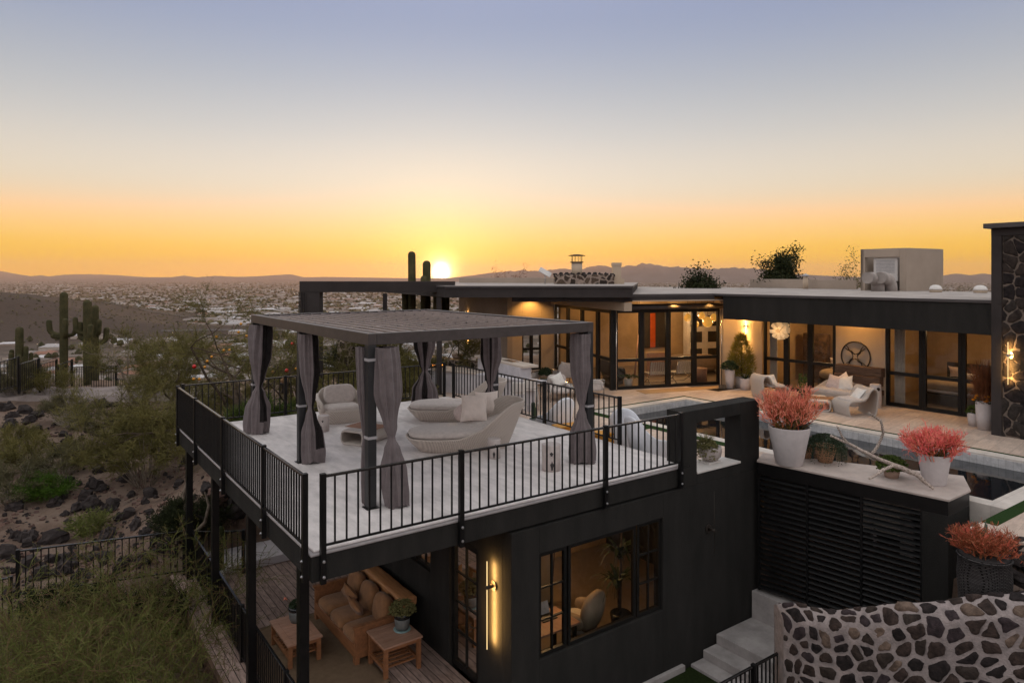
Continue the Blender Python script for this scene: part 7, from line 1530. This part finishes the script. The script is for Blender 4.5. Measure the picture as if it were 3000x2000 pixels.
# hillside shrubs, nearest slope first
for i, (px, py, r_, h_, g, st, n, lb) in enumerate((
    (430,1420,2.1,2.4,'leaf_olive','bark_pale',2600,'big feathery olive shrub beside the support posts'),
    (330,1300,1.6,1.7,'leaf_gray','twig_gray',1900,'greyish feathery shrub on the upper slope'),
    (90,1370,1.5,1.2,'leaf_olive','twig_gray',1500,'spreading olive shrub on the slope above the lower fence'),
    (190,1390,1.2,.9,'leaf_gray','twig_gray',900,'low grey shrub among the boulders on the slope'),
    (30,1470,1.5,1.1,'leaf_gray','twig_gray',1300,'grey green shrub at the edge of the picture on the slope'),
    (130,1460,.8,.55,'leaf_bright','twig_green',900,'bright green ground shrub among the boulders'),
    (205,1235,1.2,1.3,'leaf_gray','twig_gray',1100,'dry shrub over the rock ledge'),
    (70,1190,1.1,2.0,'leaf_gray','twig_gray',1300,'pale thin shrub against the sloping fence'),
    (150,1195,1.4,1.5,'leaf_olive','twig_gray',1300,'olive shrub at the foot of the tall saguaro'),
    (30,1180,1.0,1.2,'leaf_gray','twig_gray',900,'small pale shrub beside the sloping fence'),
    (262,1570,.5,.5,'twig_green','twig_green',300,'small bare green shrub by the reddish boulders'),
    (430,1180,1.3,1.3,'leaf_gray','twig_gray',1100,'grey shrub at the end of the rock ledge'),
    (500,1330,1.2,1.3,'leaf_olive','twig_gray',1200,'olive shrub half behind the open side railing'),
    (20,1330,1.2,1.0,'leaf_olive','twig_gray',1000,'olive shrub below the rock ledge at the picture edge'))):
    q = ground_px(px, py) if py > 1215 else base(px, 35.5); 
    shrub('shrub', lb, q, r_, h_, rng, g, st, n, 30, .016, .32, .045)
t = thing('dry_bush', 'bare silvery bush of upright twigs on the slope', 'shrub', ground_px(205,1262)); mb = MB()
for i in range(70): a = rng.uniform(0,6.28); e = rng.uniform(.2,.9); mb.tube([(0,0,0),(math.cos(a)*e*.5,math.sin(a)*e*.5,.3),(math.cos(a)*e,math.sin(a)*e,rng.uniform(.5,.9))],[.014,.010,.004],4,0,cap=False)
mb.build('twigs', M['twig_gray'], t)
t = thing('dead_trunk', 'pale crooked dead trunk leaning between the support posts', 'tree', ground_px(545,1600)); mb = MB(); o_ = t.location; P = [atd(x,y,17.2)-Vector(o_) for x, y in ((520,1590),(530,1540),(545,1500),(538,1450),(550,1400))]; mb.tube(P, [.07,.06,.05,.045,.03], 7); P = [atd(x,y,17)-Vector(o_) for x, y in ((540,1575),(575,1555),(600,1530),(612,1480),(600,1440))]; mb.tube(P, [.06,.05,.045,.035,.02], 7); mb.build('trunk', M['bark_pale'], t)
# near palo verdes at the bottom of the slope
def near_bush(label, px, py, d, h, wd, n, green='leaf_olive', seed=1):
    """airy palo verde: green limbs forking down to bare twigs, thin leafing only near the tips"""
    rg = random.Random(seed); top = atd(px, py, d); t = thing('palo_verde', label, 'tree', (top.x, top.y, top.z-h)); mb = MB(); fine = MB(); tips = []
    def grow(p, dv, ln, r, lv):
        pts = [p]; rs = [r]
        for i in range(4):
            dv = (dv + Vector((rg.gauss(0,.22), rg.gauss(0,.22), rg.gauss(0,.16)+(.10 if lv > 2 else -.03)))).normalized(); p = p+dv*ln/4; pts.append(p); rs.append(max(.0028, r*(1-.11*(i+1))))
        (mb if lv > 2 else fine).tube(pts, rs, 5 if lv > 2 else 3, 0 if lv > 2 or rg.random() < .6 else 3, cap=False)
        if lv <= 1: tips.extend((q, dv) for q in pts[1:])
        if lv <= 0: return
        for i in range(3 if lv > 1 else 3):
            j = rg.choice((1,2,3,4,4)); nd = (dv+Vector((rg.gauss(0,.55), rg.gauss(0,.55), rg.gauss(0,.42)+.08))).normalized(); grow(pts[j], nd, ln*rg.uniform(.58,.86), rs[j]*.58, lv-1)
    for i in range(7):
        a = 2*math.pi*i/7+rg.uniform(-.4,.4); grow(Vector((math.cos(a)*.1, math.sin(a)*.1, -.3)), Vector((math.cos(a)*wd, math.sin(a)*wd, 1)).normalized(), h*.34, .042, 5)
    mz = sorted(q.z for q, _ in tips)[int(len(tips)*.98)]; k = h/mz
    for m_ in (mb, fine): m_.v = [(x*k, y*k, z*k) for x, y, z in m_.v]
    tips = [(q*k, dv) for q, dv in tips if q.z*k > h*.25]
    mb.build('trunk', M['twig_green'], t)
    for i in range(int(n*1.9)):
        q, dv = rg.choice(tips); e = (dv+Vector((rg.gauss(0,.6), rg.gauss(0,.6), rg.gauss(0,.5)+.1))).normalized(); L_ = rg.uniform(.06,.22); blade(fine, q, q+e*L_, .007, rg, rg.choice((0,1,1)))
        for kk in range(7): f = rg.uniform(.1,1.1); s_ = q+e*L_*f; quadleaf(fine, s_+Vector((rg.gauss(0,.022), rg.gauss(0,.022), rg.gauss(0,.022))), rg.uniform(.014,.032), rg, rg.choice((1,1,2)), .4)
    fine.build('crown', [M['twig_green'], M[green], M['leaf_green'], M['twig_brown']], t)
near_bush('large airy palo verde reaching over the lower terrace railing', 425, 1640, 13.6, 2.9, .5, 1700, seed=2)
near_bush('palo verde filling the lower edge beside the plank terrace', 420, 1850, 11.4, 2.2, .6, 1500, 'leaf_olive', seed=3)
near_bush('yellow green palo verde in the lower corner', 60, 1800, 11.2, 2.6, .55, 1600, seed=4)
near_bush('olive palo verde between the lower fence and the corner', 200, 1770, 13.0, 2.2, .55, 1300, seed=5)
near_bush('palo verde in front of the end of the lower fence', 20, 1750, 14.0, 2.0, .55, 1100, seed=6)
near_bush('low palo verde at the bottom edge under the airy one', 260, 1900, 10.6, 2.0, .7, 1300, seed=7)
for i, (px, d, r_, h_, g, lb) in enumerate(((330,15.6,.9,.7,'leaf_dark','low dark brush at the foot of the lower fence'),(150,15.4,.8,.6,'leaf_dark','small dark brush below the lower fence near the corner post'),(500,15.2,.8,.9,'leaf_dark','dark brush between the lower fence and the terrace edge'),(250,14.6,.7,.6,'leaf_olive','low olive brush under the palo verde by the fence'))):
    shrub('shrub', lb, base(px, d), r_, h_, rng, g, 'twig_brown', 800, 24, .014, .26, .04)
# fence above the saguaros
def fpt(px, py, d): return atd(px, py, d)
for i, (a, b_) in enumerate((((-120,1092,31),(53,1045,33)),((56,1066,33.3),(114,1049,35)),((117,1067,35.3),(166,1052,37)),((170,1068,37.2),(211,1053,38.6)),((211,1074,38.8),(340,1070,38.4)))):
    A, B = fpt(*a), fpt(*b_); L_ = math.hypot(B.x-A.x, B.y-A.y); zz = (A.z, B.z)
    railing('fence', ('sloping black fence panel at the picture edge above the ledge','second sloping black fence panel behind the pale shrub','third sloping black fence panel beside the tall saguaro','short sloping black fence panel behind the tall saguaro','level black fence panel behind the thick saguaros')[i], (A.x,A.y), (B.x,B.y), 0, 1.45, [0,L_], pitch=.15, bw=.024, pw=.09, zs=lambda s, z=zz, L_=L_: lerp(z[0],z[1],s/L_)-1.45, group='fence panels along the crest')
A, B = fpt(342,1108,38.2), fpt(520,1112,36); L_ = math.hypot(B.x-A.x,B.y-A.y); railing('fence', 'low far black fence running from the saguaros toward the terrace', (A.x,A.y), (B.x,B.y), A.z-1.1, 1.1, [0,L_/2,L_], pitch=.16, bw=.022, zs=lambda s: A.z-1.1)
# garden features seen past the far railing
p = base(835,25.5); p.z = atd(835,1150,25.5).z
t = thing('fire_urn', 'black iron urn with a terracotta bowl behind the far railing', 'urn', p); mb = MB(); mb.lathe([(.16,0),(.11,.12),(.14,.25),(.20,.36),(.19,.38)], seg=8); mb.build('stand', M['iron'], t); mb = MB(); mb.lathe([(.10,.37),(.17,.42),(.16,.5),(.06,.56),(0,.56)], seg=20); mb.build('bowl', M['terracotta'], t)
p = base(1015,31); mb = MB(); zt = atd(1015,990,31).z; 
def pil(u, v):
    a = u*2*math.pi; z = lerp(-2,zt,v); r_ = (.40+.05*mnoise.noise(Vector((math.cos(a)*2,math.sin(a)*2,z*1.5))))*(1.25-.3*v if v < .98 else .5); return (math.cos(a)*r_, math.sin(a)*r_*.9, z)
mb.grid(pil, 28, 30, 0, True, True); o = mb.build('rock_pillar', M['stone_garden']); o.location = (p.x,p.y,0); tag(o, 'rough stone pillar standing in the garden behind the pergola', 'pillar')
g0, g1 = atd(1240,0,30), atd(1405,0,27.5); mb = MB(); wallpiece(mb, g0, g1, -2.2, atd(1330,1055,28.5).z, .5); tag(mb.build('garden_wall', M['stone_garden'], bevel=.03), 'low lava stone garden wall beyond the patio bar', 'stone wall')
p = atd(1343,1050,28.9); t = thing('potted_tree', 'small round headed tree in a shallow tan pot on the garden wall', 'potted tree', p); mb = MB(); mb.lathe([(.22,0),(.30,.16),(.27,.16),(0,.13)], seg=20); mb.build('pot', M['pot_tan'], t); mb = MB(); mb.tube([(0,0,.1),(.03,.02,.4),(-.02,0,.75)], .03, 7); mb.build('trunk', M['bark'], t); mb = MB()
for i in range(420): a = rng.uniform(0,6.28); ph = math.asin(rng.uniform(-.8,1)); k = rng.uniform(.4,1.05); quadleaf(mb, Vector((math.cos(a)*math.cos(ph)*.36*k,math.sin(a)*math.cos(ph)*.36*k,.95+.34*k*math.sin(ph))), .09, rng, 0, .5)
mb.build('crown', M['leaf_olive'], t)
for i, (px, d) in enumerate(((805,23),(930,22.6),(990,23.5))):
    t = thing('agave', ('grey agave on the rocks behind the far railing near the urn','grey agave behind the armchair and far railing','grey agave below the rock pillar')[i], 'agave', base(px,d,.05)); mb = MB(); rosette(mb, 20, .7, .045, rng, 0, .75); mb.build('leaves', M['agave'], t)
for i in range(26): q = base(rng.uniform(560,1290), rng.uniform(21.5,25)); place_rock(rng.randrange(5), q, rng.uniform(.25,.5), 'dark boulder lying behind the far railing', 'boulders behind the far railing')
# fire feature glow on the bar end
q = atd(1275,1070,25.6); t = thing('fire_bowl', 'low flames flickering on the counter beside the far post', 'fire', q, YAW-R(90)); mb = MB(); mb.box(-.35,-.15,-.06,.35,.15,0); mb.build('tray', M['iron'], t, .01); mb = MB()
for i in range(12): x = -.28+i*.05; h_ = rng.uniform(.03,.075); mb.lathe([(.012,0),(.018,h_*.4),(0,h_)], (x,rng.uniform(-.05,.05),0), 6)
mb.build('flame', mat('flame', (1,.4,.05), .5, emit=(1,.30,.03), es=5), t)
# trees standing behind the house
def leafy_tree(label, px, d, ytop, wpx, green, n, sz, trunk_h=.5, bare=False, seed=1, asp=.5, ybase=None, dens=.62):
    rg = random.Random(seed); p = dr(d, (px-1500)/FPX*d, -1.6); k = d/FPX; zt_ = CAM.z-(ytop-HOR)*k; h = zt_-p.z; wd = wpx*k/2; t = thing('tree', label, 'tree', p); mb = MB(); tips = []
    for i in range(5): a = i*1.257+rg.uniform(-.3,.3); limb(mb, Vector((0,0,h*trunk_h*.4)), Vector((math.cos(a)*wd/h*1.6,math.sin(a)*wd/h*1.6,1)).normalized(), h*.36, h*.022, 4, rg, tips, kids=(2,3), shrink=.70, spread=.75)
    mb.tube([(0,0,-1),(0,0,h*trunk_h*.45)], [h*.045,h*.03], 8); 
    zs = [q.z for q, _ in tips]; mz = max(zs); sx = max(max(abs(q.x),abs(q.y)) for q, _ in tips); fz = h*.97/mz; fx = wd/sx
    mb.v = [(x*(fx if z > h*.2 else 1), y*(fx if z > h*.2 else 1), z*fz) for x, y, z in mb.v]; mb.build('trunk', M['bark'], t); tips = [(Vector((q.x*fx,q.y*fx,q.z*fz)), d_) for q, d_ in tips if q.z*fz > h*.42]; f = MB()
    clumps = rg.sample(tips, max(4, int(len(tips)*dens)))
    for i in range(n):
        q, _ = rg.choice(clumps); quadleaf(f, q+Vector((rg.gauss(0,1),rg.gauss(0,1),rg.gauss(0,.8)))*sz*1.5, sz*rg.uniform(.6,1.3), rg, 0, asp)
    f.build('crown', M[green], t); return t
leafy_tree('dark leafy tree standing behind the low roof parapet', 2300, 40, 712, 176, 'leaf_dark', 15000, .16, seed=3, dens=.85)
leafy_tree('rounded olive tree rising behind the middle roof', 2065, 38, 772, 150, 'leaf_dark', 13000, .16, seed=5, dens=.95)
leafy_tree('thin nearly bare tree beside the beige roof box', 2490, 41, 712, 130, 'leaf_olive', 1800, .11, seed=7, dens=.7)
leafy_tree('sparse reddish bush behind the upper roof', 1500, 46, 757, 190, 'twig_rust', 1500, .11, seed=9, dens=.8)
# ------------------------------------------------------------------ valley air
hm = bpy.data.materials.new('haze'); hm.use_nodes = True; t_, n_, l_ = hm.node_tree, hm.node_tree.nodes, hm.node_tree.links
n_.remove(n_['Principled BSDF']); pv = n_.new('ShaderNodeVolumePrincipled'); pv.inputs['Color'].default_value = (.94,.68,.54,1); pv.inputs['Density'].default_value = 4.4e-5; pv.inputs['Anisotropy'].default_value = .35
l_.new(pv.outputs[0], n_['Material Output'].inputs['Volume'])
mb = MB(); mb.box(-18500,-18500,VAL-60,18500,18500,330); hz_ = mb.build('haze', hm); tag(hz_, 'thin evening haze lying over the whole valley', 'haze', kind='stuff')
